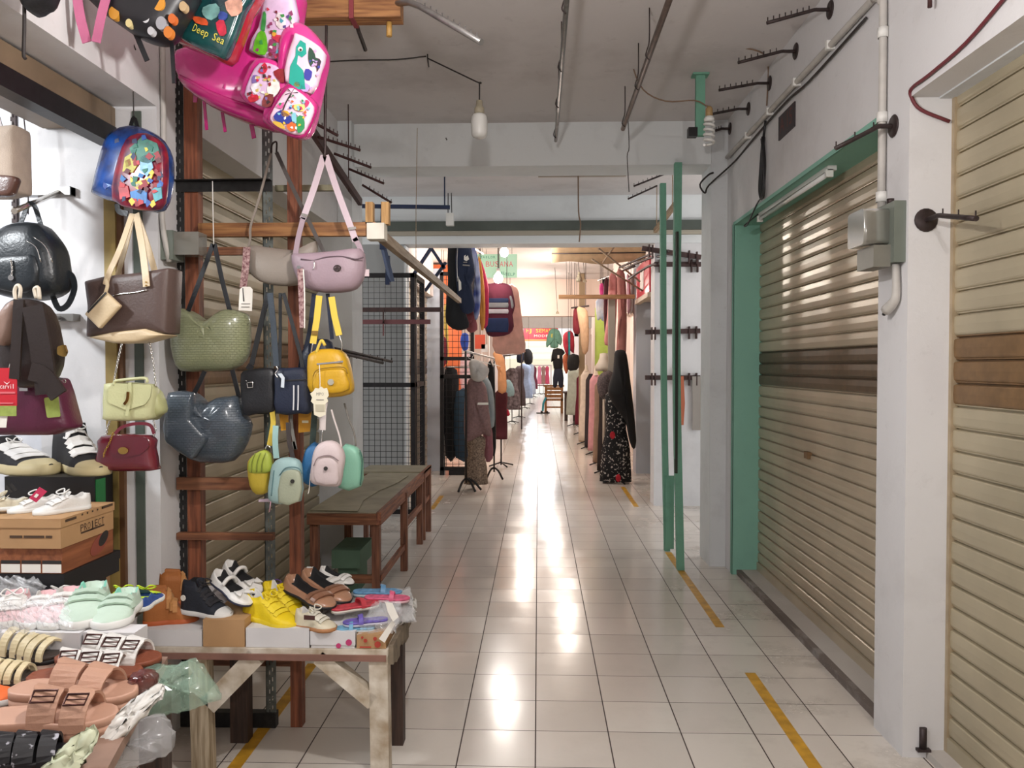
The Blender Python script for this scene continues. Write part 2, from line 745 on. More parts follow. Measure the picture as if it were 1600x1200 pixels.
# raised sill with dirty edge
mb = MB()
mb.box(1.475, 1.62, 3.376, 5.83, 0, .035)
struct('trim_5', mb, plaster('sill_tile', '#b9b3ad', amount=.5, scale=3))
mb = MB()
mb.box(1.44, 1.475, 3.376, 5.83, 0, .034)
struct('trim_6', mb, plaster('sill_concrete', '#6d635d', dirt=(.6, .58, .56), amount=.6, scale=6))
struct('trim_7', MB().box(1.50, 1.62, -2.0, 3.112, 0, .03), plaster('sill_tile', '#b9b3ad'))


def shutter_mat(name, col, rough=.32):
    m = mat(name, col, rough, .25, var=.10, vscale=3, bump=.15, bscale=5)
    return m


M_SH = shutter_mat('shutter_enamel', '#b0a58c', .42)
M_SHG = shutter_mat('shutter_enamel_grey', '#bcae97', .33)
M_VENT = mat('brown_vent_slats', '#7b5f40', .5, .2, var=.15, vscale=20)
M_VENTG = mat('dark_vent_slats', '#62503c', .4, .2, var=.15, vscale=20)
M_RAIL = mat('shutter_guide_enamel', '#a8977c', .5, .2, var=.15, vscale=12)


def shutter(name, x, y0, y1, z0, z1, side, pitch, vent, m, mv, knob=None):
    """roller shutter lying in the plane x = const; side = +1 faces -x (right wall)"""
    def slats(za, zb):
        s = MB()
        k = max(1, round((zb - za) / pitch))
        p = (zb - za) / k
        prof = []
        for i in range(k):
            b = za + i * p
            for t, o in ((0, 0), (.05, .005), (.12, .0075), (.45, .0095), (.80, .0075), (.85, .003), (.875, -.012), (.93, -.012), (.95, -.001)):
                prof.append((b + t * p, o))
        prof.append((zb, 0))
        ring = [[Vector((x - side * o, y, z)) for z, o in prof] for y in ((y0, y1) if side > 0 else (y1, y0))]
        s.loft(ring, cap=(False, False), closed=False, smooth=False)
        return s
    root = slats(z0 + .06, vent[0])
    r2 = slats(vent[1], z1)
    root.add(r2.v, r2.f)
    root.box(min(x - side * .016, x + side * .01), max(x - side * .016, x + side * .01), y0, y1, z0, z0 + .058)
    o = struct(name, root, m)
    v = slats(vent[0], vent[1])
    v.build('vent_band', mv, o)
    if knob:
        kb = MB().box(x - side * .028 if side > 0 else x, x if side > 0 else x + .028, knob[0] - .03, knob[0] + .03, knob[1] - .02, knob[1] + .02)
        kb.build('lock_plate', M_VENT, o)
    return o


shutter('door_1', 1.585, -2.0, 3.10, .03, LINT + .05, 1, .0845, (1.37, 1.63), M_SH, M_VENT)
shutter('door_2', 1.60, 3.36, 5.83, .035, LINT + .02, 1, .0775, (1.38, 1.615), M_SHG, M_VENTG, knob=(4.75, .99))
# guide rails
mb = MB()
mb.box(1.568, 1.60, 3.092, 3.112, .0, LINT)
struct('trim_8', mb, M_RAIL)
struct('trim_9', MB().box(1.52, 1.90, -2, 3.112, LINT - .006, LINT), M_WALL2)
shutter('door_3', 1.60, 8.98, 11.25, 0, 2.4, 1, .085, (1.4, 1.6), M_SHG, M_VENTG)

# ---- left side
mb = MB()
mb.box(-1.98, XL, -4.2, 3.12, LINT, CEIL)
mb.box(-1.98, XL, 3.12, 3.45, 0, CEIL)
mb.box(-1.98, XL, 3.45, 6.0, LINT, CEIL)
mb.box(-2.06, -1.98, 3.45, 6.4, 0, CEIL)
struct('wall_left', mb, M_WALL)
struct('trim_10', MB().box(-1.98, -1.395, 5.97, 6.32, 0, CEIL), M_WALL2)
shutter('door_4', -1.66, 3.45, 5.97, 0, LINT + .02, -1, .095, (1.42, 1.66), M_SH, M_VENT)
# left pier paint: dark green strip and olive guide rail on the jamb
struct('trim_11', MB().box(-1.595, -1.56, 3.112, 3.12, 0, LINT - .02), mat('dark_green_strip', '#515a52', .6, var=.15))
struct('trim_12', MB().box(-1.70, -1.655, 3.09, 3.12, 0, 2.2), mat('olive_guide', '#a08a52', .5, .1, var=.2))
struct('trim_13', MB().box(-1.655, -1.635, 3.10, 3.12, 0, 2.2), mat('brown_guide_edge', '#6b4a2f', .6))
# rolled-up shutter of the open stall: brown box and black track
struct('trim_14', MB().box(-1.95, -1.66, -2.0, 3.11, LINT - .085, LINT - .01), mat('brown_shutter_roll', '#7d6a55', .5, .1, var=.2, vscale=5))
struct('trim_15', MB().box(-1.72, -1.655, -2.0, 3.11, LINT - .155, LINT - .085), M_BLACKM)
# stall room
mb = MB()
mb.box(-5, -1.665, 3.20, 3.30, 0, CEIL)
mb.box(-5.1, -5, -3, 3.3, 0, CEIL)
mb.box(-5, -1.98, -3.1, -3, 0, CEIL)
struct('wall_stall', mb, M_STALL)
# left cross passage
mb = MB()
mb.box(-6, -1.46, 8.67, 8.85, 0, CEIL)
struct('wall_far_left', mb, plaster('grey_wall', '#969796', amount=.25))
struct('trim_16', MB().box(-1.56, -1.44, 8.675, 8.9, 0, 2.82), M_WALL2)
shutter('door_5', -1.60, 8.9, 11.42, 0, 2.5, -1, .09, (1.4, 1.6), M_SHG, M_VENTG)
struct('trim_17', MB().box(-1.62, -1.395, 11.42, 11.75, 0, 2.9), plaster('blue_grey_pillar', '#c3c9d4'))
mb = MB()
mb.box(-1.9, XL, 8.9, 11.42, 2.5, CEIL)
mb.box(-1.98, -1.9, 8.9, 11.42, 0, CEIL)
mb.box(-3.6, -3.5, 11.4, 38, 0, CEIL)
mb.box(-3.5, -1.9, 11.42, 11.5, 0, CEIL)
for y in (14.4, 17.2, 20.0, 23.0, 26.0, 30, 34):
    mb.box(-1.75, -1.42, y, y + .35, 0, CEIL)
mb.box(-1.9, -1.7, 17.5, 38, 0, CEIL)
struct('wall_left_deep', mb, M_DEEP)
struct('trim_18', MB().box(-3.45, -1.36, 14.15, 14.25, 0, 3.3), mat('orange_panel', '#b4592e', .6, var=.12, vscale=4))

# ---- beams across the corridor
mb = MB().box(-6, 1.40, 6.06, 6.39, 3.02, CEIL)
struct('trim_19', mb, M_BEAM)
mb = MB().box(-5.9, 5.9, 8.655, 8.96, 2.83, CEIL)
struct('trim_20', mb, M_BEAM)
struct('trim_21', MB().box(-3.2, 3.2, 8.57, 8.67, 2.96, 3.06), mat('dark_green_channel', '#4d544e', .5, .1, var=.15, vscale=4))
struct('trim_22', MB().box(-3.2, 3.2, 8.595, 8.65, 2.915, 2.959), mat('cream_channel', '#a79f90', .6))
struct('trim_23', MB().box(-6, 6, 17.0, 17.3, 2.56, CEIL), plaster('pink_beam', '#e6d3c8', amount=.1))
struct('trim_24', MB().box(-6, 6, 22.0, 22.3, 2.55, 2.87), M_BEAM)
struct('trim_25', MB().box(-6, 6, 30.0, 30.3, 2.6, CEIL), M_BEAM)
# far end: pale shuttered front in daylight
mb = MB()
mb.box(-8, 8, 48, 48.2, 0, 1.9)
struct('wall_end', mb, mat('far_wall_white', '#f2ece2', .7))
shutter_end = MB()
for i in range(26):
    shutter_end.box(-2.4, 2.4, 47.94, 48.0, 1.25 + i * .085, 1.25 + i * .085 + .07)
struct('door_6', shutter_end, mat('far_shutter_cream', '#efe0c4', .5))

# painted yellow guide lines on the floor
M_YEL = mat('yellow_floor_paint', '#c0902a', .45, var=.25, vscale=14)
mb = MB()
for (y0, y1, x) in ((3.0 - 1.4, 3.95, 1.045), (4.64, 6.5, 1.055), (8.6, 10.0, 1.055)):
    mb.box(x - .026, x + .026, y0, y1, 0, .0012)
solo('floor_line', mb, M_YEL, 'broken yellow line painted on the tiles along the right hand shutters', 'floor marking', loc=(1.05, 6, 0))
mb = MB()
for (y0, y1, x) in ((2.7, 4.0, -1.145), (8.36, 9.25, -1.12)):
    mb.box(x - .026, x + .026, y0, y1, 0, .0012)
solo('floor_line', mb, M_YEL, 'worn yellow line painted on the tiles under the left hand tables', 'floor marking', loc=(-1.13, 5, 0))
# ================================================================= FIXTURES ON WALLS AND CEILING
M_PEG = M_METALD


def display_arm(base, tip, n_pegs, label, group, base_n, drop=.35, r=.011, plate=True, m=None, peg_h=.026):
    """garment display arm: mounting plate, bent bar, upright pegs"""
    m = m or M_METALD
    base, tip = Vector(base), Vector(tip)
    t = thing('peg_hook', label, 'display hook', base, group)
    bn = Vector(base_n).normalized()
    if plate:
        q = bn.to_track_quat('Z', 'Y').to_matrix()
        pb = MB()
        pb.lathe([(.0, 0), (.042, 0), (.045, .004), (.040, .008), (.0, .010)], n=18)
        pb.v = [base + q @ p for p in pb.v]
        pb.build('mounting_plate', m, t)
    bend = base + bn * max(.06, (tip - base).dot(bn) * .25) if plate else base + (tip - base) * .15
    bar = MB()
    pts = [base, base + (bend - base) * .7, bend, bend + (tip - bend) * .15, tip]
    bar.tube(smooth_open(pts, 3), r * .8, n=7)
    bar.build('bar', m, t)
    d = tip - bend
    for i in range(n_pegs):
        p = bend + d * (.12 + .86 * i / max(1, n_pegs - 1))
        MB().tube([p, p + Vector((0, 0, peg_h))], [.0028, .0028], n=5).build('peg', m, t)
    return t


def arm_on_right(fx, fy, tx, ty, n, label, x=XR):
    b = atx(fx, fy, x)
    tip = at(tx, ty, b.y)
    return display_arm(b, tip, n, label, 'peg hooks high on the right wall', (-1, 0, 0))


arm_on_right(1298, 15, 1198, 36, 8, 'dark metal peg hook with pegs high on right wall, nearest the camera at the ceiling')
arm_on_right(1244, 80, 1153, 98, 7, 'dark metal peg hook high on right wall, second in the ceiling row')
arm_on_right(1203, 130, 1123, 141, 7, 'dark metal peg hook high on right wall, third in the ceiling row')
arm_on_right(1170, 170, 1103, 180, 6, 'dark metal peg hook behind the spiral bulb on right wall')
arm_on_right(1141, 201, 1115, 205, 4, 'short dark peg hook beside the projecting right pillar, last in the ceiling row')
b = atx(1397, 197, XR)
display_arm(b, at(1305, 232, b.y), 3, 'slim bare peg hook on the pier above the electricity meter', None, (-1, 0, 0), r=.012)
b = Vector((1.475, 3.112, 2.07))
display_arm(b, Vector((1.455, 2.72, 2.005)), 3, 'rusty peg hook with round plate on the white pier beside the near shutter', None, (0, -1, 0), r=.012)

# pale rail with three arms by the green posts
r0, r1 = Vector((1.20, 7.05, 2.93)), Vector((1.20, 8.3, 2.90))
solo('hanging_rail', MB().beam(r0, r1, .035, .045).tube([r0 + Vector((0, .2, 0)), r0 + Vector((0, .2, CEIL - 2.93))], .004).tube([r1 + Vector((0, -.1, 0)), r1 + Vector((0, -.1, CEIL - 2.9))], .004),
     wood('pale_wood', '#b49c7c', '#8d765a', 'Y'), 'pale wooden rail hung from the ceiling behind the green posts', 'rail')
for k, (bx, by, tx, ty) in enumerate(((1051, 258, 1003, 271), (1038, 272, 990, 291), (1027, 290, 981, 311))):
    b = atx(bx, by, 1.19)
    display_arm(b, at(tx, ty, b.y), 6, 'dark peg hook on the pale rail by the green posts, ' + ('nearest', 'middle', 'farthest')[k] + ' of three',
                'peg hook on the pale rail', (-1, 0, 0), plate=False)

# dark red rail on the left with five arms
M_REDR = mat('dark_red_rail', '#42211f', .55, .1, var=.25, vscale=30)
ra, rb = atx(470, 178, -1.33), Vector((-1.33, 5.965, 2.735))
solo('display_rail', MB().beam(ra, rb, .03, .05).tube([(-1.33, 4.7, ra.z), (-1.33, 4.7, CEIL)], .004, n=5).tube([(-1.33, 5.6, rb.z), (-1.33, 5.6, CEIL)], .004, n=5), M_REDR, 'dark red wooden rail running back to the left pillar under the ceiling', 'rail')
for k, (bx, by, tx, ty, n) in enumerate(((487, 190, 528, 212, 6), (497, 214, 563, 235, 8), (522, 240, 580, 262, 8), (545, 264, 600, 287, 8), (566, 289, 612, 317, 6))):
    b = atx(bx, by, -1.315)
    display_arm(b, at(tx, ty, b.y), n, 'dark red peg hook on the left rail, ' + ('nearest to camera', 'second from the camera', 'middle one of five', 'fourth from the camera', 'last one by the pillar')[k],
                'peg hook on the dark red rail', (1, 0, 0), plate=False, m=M_REDR)

# ---- ceiling bulb on a hooked wire
Yb = 4.46
t = thing('light_bulb', 'unlit white capsule bulb hanging from a wire in the middle of the ceiling', 'light bulb', at(749, 190, Yb))
o = at(749, 183, Yb)
MB().lathe([(0, -.118), (.02, -.117), (.038, -.108), (.045, -.092), (.046, -.05), (.046, -.02), (.043, .0), (.036, .012), (.026, .018), (0, .018)], o, 20).build(
    'globe', mat('bulb_white', '#d9d8d4', .35, var=.04), t)
MB().lathe([(.022, .018), (.027, .02), (.027, .05), (.02, .055), (.017, .09), (.0, .092)], o, 14, cap=(False, True)).build('socket', mat('socket_cream', '#a59c86', .55, var=.2, vscale=30), t)
MB().tube([o + Vector((0, 0, .09)), at(749, 130, Yb), at(745, 128, Yb + .02), at(668, 91, 4.72)], .004, sub=4).build('cord', M_WIRE_D, t)
hook = at(668, 91, 4.72)
hook.z = CEIL
mb = MB().tube([at(480, 98, 4.75), at(560, 94, 4.74), at(620, 93, 4.73), at(666, 88, 4.72)], .0045, sub=4)
mb.tube([Vector((hook.x, hook.y, CEIL)), at(668, 91, 4.72), at(670, 105, 4.72)], .004)
solo('ceiling_cable', mb, M_WIRE_D, 'dark cable strung along the ceiling to the white bulb', 'cable')

# ---- spiral lamp
Yc = 4.9
o = at(1108, 195, Yc)
t = thing('spiral_bulb', 'white spiral energy saving bulb hanging beside the green bracket', 'light bulb', o)
sp_ = []
for i in range(90):
    a = i / 89 * 2 * PI * 4.5
    sp_.append(o + Vector((math.cos(a) * .028, math.sin(a) * .028, .02 - i / 89 * .14)))
MB().tube(sp_, .0085, n=6).build('spiral_tube', mat('bulb_white', '#d9d8d4', .35), t)
MB().lathe([(0, .02), (.03, .02), (.032, .035), (.024, .05), (.0, .05)], o, 14).build('ballast', M_WHITEP, t)
MB().lathe([(.018, .05), (.022, .055), (.021, .095), (.012, .11), (0, .11)], o, 14).build('socket', mat('socket_amber', '#a4875b', .5), t)
MB().tube([o + Vector((0, 0, .11)), at(1103, 165, Yc), at(1085, 157, 4.95), at(1040, 158, 5.0), at(1005, 140, 5.0), at(988, 100, 5.0), at(992, 77, 5.0)], .0045, sub=4).build('cord', M_WIRE_B, t)
solo('ceiling_cable', MB().tube([at(988, 78, 4.98), at(1040, 76, 4.85), at(1080, 83, 4.8), at(1140, 75, 4.75), at(1185, 80, 4.7), atx(1200, 100, 1.40), atx(1198, 165, 1.40)], .0045, sub=4), M_WIRE_B,
     'brown cable running across the ceiling to the right wall', 'cable')

# ---- green bracket hanging from the ceiling
g = at(1094, 123, 5.1)
t = thing('ceiling_bracket', 'short green steel bracket fixed to the ceiling near the spiral bulb', 'bracket', g)
MB().box(g.x - .028, g.x + .028, 5.08, 5.12, at(1090, 213, 5.1).z, CEIL).build('drop_post', M_GREENP, t)
MB().box(g.x - .05, g.x + .05, 5.06, 5.14, CEIL - .012, CEIL).build('ceiling_plate', M_GREENP, t)
z = at(1090, 213, 5.1).z
MB().box(g.x - .075, g.x - .02, 5.07, 5.13, z - .005, z + .05).build('clamp', M_BLACKM, t)

# ---- two steel rods hanging along the ceiling, with hooks
def ceiling_rod(x, y0, y1, z, r, label, hooks, m):
    t = thing('hanging_rod', label, 'rod', (x, (y0 + y1) / 2, z))
    MB().tube([(x, y0, z), (x, y1, z)], r, n=9).build('rod', m, t)
    for y in hooks:
        MB().tube([(x, y, z - .02), (x - .018, y, z - .0), (x - .012, y, z + .03), (x, y, z + .08), (x, y, CEIL)], .0035, n=5, sub=3).build('hanger_wire', M_METALD, t)
    return t


ceiling_rod(.122, 2.4, 5.68, 3.1, .0125, 'thin grey steel rod hung along the ceiling, left of two', (3.6, 4.3, 4.9, 5.55), M_METALG)
ceiling_rod(.566, 2.4, 5.42, 3.1, .0150, 'thick dark steel rod hung along the ceiling, right of two', (3.3, 4.15, 4.6, 5.3), mat('dark_rod', '#6a5b54', .45, .5, var=.2, vscale=20))
# wire with hook under the right rod
solo('hanging_wire', MB().tube([at(981, 180, 5.35), at(983, 230, 5.36), at(980, 245, 5.37), at(983, 300, 5.38)], .003, n=5, sub=4), M_METALD, 'thin dark wire with a ring dangling under the right ceiling rod', 'wire')
# cord with white switch box
bx_ = at(703, 343, 8.45)
t = thing('pendant_socket', 'white plastic socket box dangling on twin cords in front of the second beam', 'socket', bx_)
MB().box(bx_.x - .04, bx_.x + .04, 8.42, 8.49, bx_.z - .065, bx_.z + .065).build('housing', M_WHITEP, t)
MB().tube([bx_ + Vector((-.02, 0, .06)), at(700, 280, 8.3), at(697, 216, 6.05)], .005, sub=3).tube([bx_ + Vector((.02, 0, .06)), at(704, 270, 8.3), at(698, 218, 6.05)], .005, sub=3).build('cord', M_WIRE_D, t)

# ---- two leaning green posts
def green_post(base, top, bend, w, label):
    t = thing('wooden_post', label, 'post', base)
    m = Vector(base) + (Vector(top) - Vector(base)) * .5 + Vector((bend, 0, 0))
    mb = MB()
    path = smooth_open([base, m, top], 5)
    ring = [[p + Vector((sx * w / 2, sy * .03, 0)) for sx, sy in ((-1, -1), (1, -1), (1, 1), (-1, 1))] for p in path]
    mb.loft(ring, smooth=False)
    mb.build('post', M_GREENP, t)
    return t, path


p0 = fl(1063, 890)
t, _ = green_post(p0, Vector((at(1060, 250, 6.0).x, 6.02, 3.02)), -.02, .052, 'green painted timber post leaning under the beam, nearer of two')
q = Vector(p0)
MB().box(q.x - .045, q.x - .027, 5.93, 5.97, .72, 2.5).build('side_batten', mat('dark_batten', '#2a2f28', .7), t)
p0 = fl(1042, 860)
t, _ = green_post(p0, Vector((at(1036, 290, 6.55).x, 6.56, 2.99)), -.01, .045, 'green painted timber post beside the cross passage, farther of two')
MB().box(p0.x - .02, p0.x + .05, p0.y - .04, p0.y - .0325, 0.02, .62).build('foot_splint', M_GREENP, t)

b0_, b1_ = at(841, 290, 8.0), at(975, 279, 8.0)
b0_.z = CEIL - .07
solo('timber_strip', MB().box(at(841, 285, 7.6).x, at(978, 285, 7.6).x, 7.58, 7.62, CEIL - .05, CEIL), wood('grey_strip_wood', '#b7ada1', '#958b80', 'X', 3), 'pale timber strip nailed to the ceiling between the two beams', 'timber strip')
solo('hanging_wire', MB().tube([Vector((at(903, 300, 7.6).x, 7.57, CEIL)), at(904, 330, 7.57), at(907, 350, 7.56), at(905, 378, 7.56)], .007, n=5, sub=4), M_WIRE_B, 'brown cord dangling from the timber strip in front of the second beam', 'cord')
# ---- electricity meter on the right pier
t = thing('electricity_meter', 'grey electricity meter with clear cover on the right pier', 'electricity meter', (XR, 3.24, 1.9))
zt, zb = 2.135, 1.90
MB().box(XR - .045, XR, 3.13, 3.345, 1.915, 2.15).build('back_plate', mat('meter_green_grey', '#6f766d', .5, var=.1), t)
mb = MB()
pts = round_corners([Vector((XR - .045, y, z)) for y, z in ((3.17, 1.99), (3.33, 1.99), (3.33, 2.13), (3.17, 2.13))], .02)
mb.loft([pts, [p + Vector((-.085, 0, 0)) for p in pts], [(p + Vector((-.1, 0, 0)) - Vector((0, 3.25, 2.06))) * 1 + Vector((0, 3.25, 2.06)) for p in pts]])
mb.build('clear_cover', mat('meter_glass', '#aaa79d', .12, trans=.55, spec=.6), t)
MB().box(XR - .10, XR - .05, 3.19, 3.30, 2.01, 2.10).build('register', mat('meter_dial', '#5f5a50', .4), t)
MB().box(XR - .11, XR - .045, 3.16, 3.32, 1.90, 1.985).build('terminal_box', mat('meter_brown_grey', '#77756c', .45, var=.1), t)
MB().lathe([(.0, 0), (.014, 0), (.014, .02), (0, .02)], (XR - .03, 3.2, 2.15), 10).build('hanging_lug', M_METALD, t)
# conduit
M_COND = mat('grey_white_conduit', '#bdb9b3', .5, var=.12, vscale=10)
t = thing('conduit_pipe', 'pale grey conduit climbing the right pier and running back under the ceiling', 'conduit', (XR - .02, 3.3, 2.15))
MB().tube([(XR - .02, 3.31, 2.15), (XR - .02, 3.31, 2.9), (XR - .02, 3.325, 2.99), (XR - .02, 3.40, 3.035), (XR - .02, 3.6, 3.04), (XR - .02, 5.98, 3.05)], .016, n=8, sub=4).build('pipe', M_COND, t)
for y in (3.9, 4.4, 4.9, 5.4):
    MB().box(XR - .04, XR, y - .012, y + .012, 3.022, 3.064).build('clip', M_WHITEP, t)
for z in (2.2, 2.52, 2.86):
    MB().lathe([(.019, z - .02), (.021, z - .02), (.021, z + .02), (.019, z + .02)], (XR - .02, 3.31, 0), 12, cap=(False, False)).build('coupling', M_WHITEP, t)
solo('wall_cable', MB().tube([(XR - .012, 3.5, 3.0), (XR - .012, 4.2, 2.985), (XR - .012, 4.6, 3.005), (XR - .012, 5.3, 2.99), (XR - .012, 5.8, 2.97), (1.27, 6.03, 2.86), (1.24, 6.03, 2.80), (1.2, 6.02, 2.86), (1.26, 6.02, 2.93), (1.30, 6.03, 2.95)], .007, n=6, sub=4),
     M_WIRE_D, 'black cable under the conduit looping at the projecting right pillar', 'cable')
t = thing('conduit_stub', 'short white conduit with broken elbow below the electricity meter', 'conduit', (XR - .02, 3.2, 1.75))
MB().tube([(XR - .02, 3.17, 1.91), (XR - .02, 3.165, 1.80), (XR - .022, 3.18, 1.765), (XR - .03, 3.23, 1.735)], [.014, .014, .016, .022], n=8, sub=3).build('pipe', M_COND, t)
MB().tube([(XR - .03, 3.235, 1.733), (XR - .03, 3.25, 1.72)], .008, n=6).build('cable_end', M_BLACK, t)

# ---- fluorescent batten under the green lintel
a, b2 = Vector((1.47, 5.35, LINT - .035)), Vector((1.47, 4.12, LINT - .035))
t = thing('tube_light', 'unlit fluorescent tube batten under the green lintel', 'tube light', (1.47, 4.7, LINT - .012))
MB().box(1.455, 1.50, 4.10, 5.37, LINT - .035, LINT - .012).build('batten', mat('batten_white', '#cfcfcb', .4), t)
MB().tube([a + Vector((-.005, 0, -.014)), b2 + Vector((-.005, 0, -.014))], .013, n=10).build('glass_tube', mat('tube_glass', '#e6e6e4', .15, coat=.5), t)
for y in (4.10, 5.36):
    MB().box(1.448, 1.484, y, y + .02, LINT - .068, LINT - .03).build('end_holder', M_WHITEP, t)

# ---- number plaque
t = thing('number_plaque', 'small dark plaque with faint red characters on the right wall', 'plaque', (XR, 4.6, 2.86))
MB().box(XR - .008, XR, 4.47, 4.76, 2.83, 2.965).build('plate', mat('plaque_dark', '#2c2227', .5), t)
MB().text('A 15', (XR - .0085, 4.615, 2.90), (0, -1, 0), (0, 0, 1), .13, width=.22).build('lettering', mat('plaque_red', '#6d3a36', .6), t)

# ---- hank of dark cable
t = thing('cable_hank', 'hank of black cable tied up on the right wall above the green reveal', 'cable', (XR - .015, 5.0, 2.8))
mb = MB()
for k, (dy, w) in enumerate(((0, .045), (.02, .06), (-.02, .035))):
    mb.tube([(XR - .015 - .006 * k, 5.05 + dy, 2.93), (XR - .015 - .006 * k, 5.05 + dy - w, 2.75), (XR - .02, 5.05 + dy - w * .8, 2.60), (XR - .02, 5.05 + dy, 2.555), (XR - .02, 5.05 + dy + w * .8, 2.62), (XR - .015, 5.05 + dy + w * .8, 2.75), (XR - .015, 5.05 + dy, 2.93)], .006, n=6, sub=4)
mb.build('coil', M_BLACK, t)
MB().tube([(XR - .015, 5.0, 3.02), (XR - .015, 5.05, 2.92)], .008).build('tie', M_BLACK, t)
MB().tube([(XR - .015, 5.06, 2.57), (XR - .012, 5.2, 2.45 + .1), (XR - .012, 5.42, 2.46), (XR - .01, 5.5, 2.37 + .1), (1.45, 5.36, LINT - .02)], .005, n=6, sub=4).build('tail', M_BLACK, t)

# ---- red-brown cable over the near lintel
solo('wall_cable', MB().tube([(XR - .008, 2.3, 2.66), (XR - .008, 2.45, 2.63), (XR - .008, 2.7, 2.575), (XR - .008, 2.95, 2.56), (XR - .006, 3.085, 2.56), (1.415, 3.105, 2.53), (1.45, 3.104, 2.485), (1.555, 3.103, 2.44)], .007, n=6, sub=4),
     mat('dark_red_cable', '#6b2c33', .5), 'dark red cable tacked over the lintel of the near right shutter', 'cable')
solo('wall_peg', MB().tube([(XR, 2.9, 2.86), (XR - .03, 2.9, 2.86), (XR - .03, 2.9, 2.78)], .008, n=6), M_REDR, 'short dark red hook on the right wall above the near shutter', 'hook')
solo('floor_bolt', MB().tube([(1.485, 3.105, .03), (1.485, 3.105, .12)], .014, n=8).box(1.46, 1.51, 3.09, 3.112, .03, .04), M_METALD, 'dark steel bolt at the foot of the white pier beside the near shutter', 'bolt')

# ---- rails with hooks on the white wall of the right cross passage
M_BROWNR = mat('brown_hook_rail', '#3d2522', .6, var=.3, vscale=20)
for k, (a, b_, y, lab) in enumerate((((1003, 388), (1095, 402), 8.605, 'slanting dark rail across the white wall, topmost of the hook rails'),
                                    ((1022, 413), (1095, 413), 8.653, 'level dark rail under the slanting one on the white wall'),
                                    ((1008, 519), (1094, 517), 8.653, 'brown hook rail at head height on the white wall'),
                                    ((1008, 590), (1094, 590), 8.653, 'brown hook rail at chest height on the white wall'))):
    A, B = at(*a, y), at(*b_, y)
    t = thing('hook_rail', lab, 'rail', (A + B) / 2, 'hook rails on the white wall')
    MB().beam(A, B, .03, .05).build('rail', M_BROWNR, t)
    for f in (.12, .18, .8, .93):
        c = A + (B - A) * f
        MB().box(c.x - .007, c.x + .007, y - .03, y + .02, c.z - .085, c.z + .05).build('hook', M_BROWNR, t)
solo('cloth_strip', MB().band([at(1064, 588, 8.628), at(1066, 630, 8.62), at(1064, 664, 8.63)], (1, 0, 0), .055, .01), mat('orange_cloth', '#b5674a', .8), 'faded orange cloth strip hanging from the lower hook rail', 'cloth')
solo('cloth_strip', MB().band([at(1058, 570, 8.628), at(1056, 588, 8.628), at(1056, 602, 8.628)], (1, 0, 0), .035, .01), mat('yellow_tape', '#c9ad4a', .8), 'short yellow tape end on the lower hook rail', 'cloth')
solo('cloth_strip', MB().band([at(1088, 588, 8.628), at(1089, 640, 8.63), at(1088, 672, 8.63)], (1, 0, 0), .09, .01), mat('grey_cloth', '#9c958e', .8), 'grey cloth hanging at the end of the lower hook rail', 'cloth')
# ================================================================= LEFT RACK, TABLES, CAGE
M_WOODR = wood('red_brown_wood_upright', '#95583c', '#5f3423', 'Z', 5)
M_WOODRX = wood('red_brown_wood_cross', '#8f5e40', '#5c3623', 'X', 5)
M_WOODO = wood('orange_brown_wood', '#a87848', '#714627', 'X', 5)
M_WOODOY = wood('pale_old_wood', '#a8957b', '#7b664f', 'Y', 5)
M_SLOT = mat('slotted_angle_black', '#2b2a2a', .5, .4, var=.3, vscale=40)
M_SLOTG = mat('slotted_angle_grey', '#6f7470', .45, .6, var=.3, vscale=30)
M_HOLE = mat('slot_hole_light', '#b9b7b4', .7)


def slotted(mb, x0, x1, y, z0, z1, t=.003, depth=.035, side=-1):
    """L shaped angle iron standing upright, with punched slots left open"""
    w = x1 - x0
    xs = [x0, x0 + w * .30, x0 + w * .42, x0 + w * .60, x0 + w * .72, x1]
    zz = z0
    # solid strips and bridges leave real slots
    mb.box(xs[0], xs[1], y, y + t, z0, z1)
    mb.box(xs[4], xs[5], y, y + t, z0, z1)
    mb.box(xs[2], xs[3], y, y + t, z0, z1)
    while zz < z1:
        e = min(zz + .022, z1)
        mb.box(xs[1], xs[2], y, y + t, zz, e)
        mb.box(xs[3], xs[4], y, y + t, zz + .012, min(zz + .034, z1))
        zz += .04
    xx = x0 if side < 0 else x1 - t
    mb.box(xx, xx + t, y, y + depth, z0, z1)


RK = 3.285
# black slotted posts with wood uprights
xa0, xa1 = at(272, 600, RK).x, at(290, 600, RK).x
t = thing('display_rack', 'tall rack of red-brown timber and black slotted steel hung with bags beside the left pier', 'rack', (-1.28, RK, 0))
rack = t
mb = MB()
slotted(mb, xa0, xa1, RK, 0, 3.10)
mb.build('slotted_post', M_SLOT, t)
xb0, xb1 = at(412, 600, RK).x, at(428, 600, RK).x
mb = MB()
slotted(mb, xb0, xb1, RK, 0, at(420, 180, RK).z)
mb.build('slotted_post', M_SLOTG, t)
for px0, px1, top, in ((290, 311, 0, ), (450, 468, -40, )):
    MB().box(at(px0, 600, RK).x, at(px1, 600, RK).x, RK + .005, RK + .055, 0, at(450, top, RK).z).build('timber_post', M_WOODR, t)
mb = MB()
zb_ = at(400, 290, RK).z
mb.box(xa0, xb1, RK - .006, RK - .003, zb_ - .025, zb_ + .02)
mb.box(xa0, xb1, RK - .04, RK - .003, zb_ + .017, zb_ + .02)
mb.build('slotted_crossbar', M_SLOT, t)
for x in range(7):
    pass


def cross(p0, p1, py, h, dy, m, name='crossbar', th=.03):
    a, b = at(p0, py, RK + dy), at(p1, py, RK + dy)
    return MB().box(a.x, b.x, RK + dy - th / 2, RK + dy + th / 2, a.z - h / 2, a.z + h / 2).build(name, m, t)


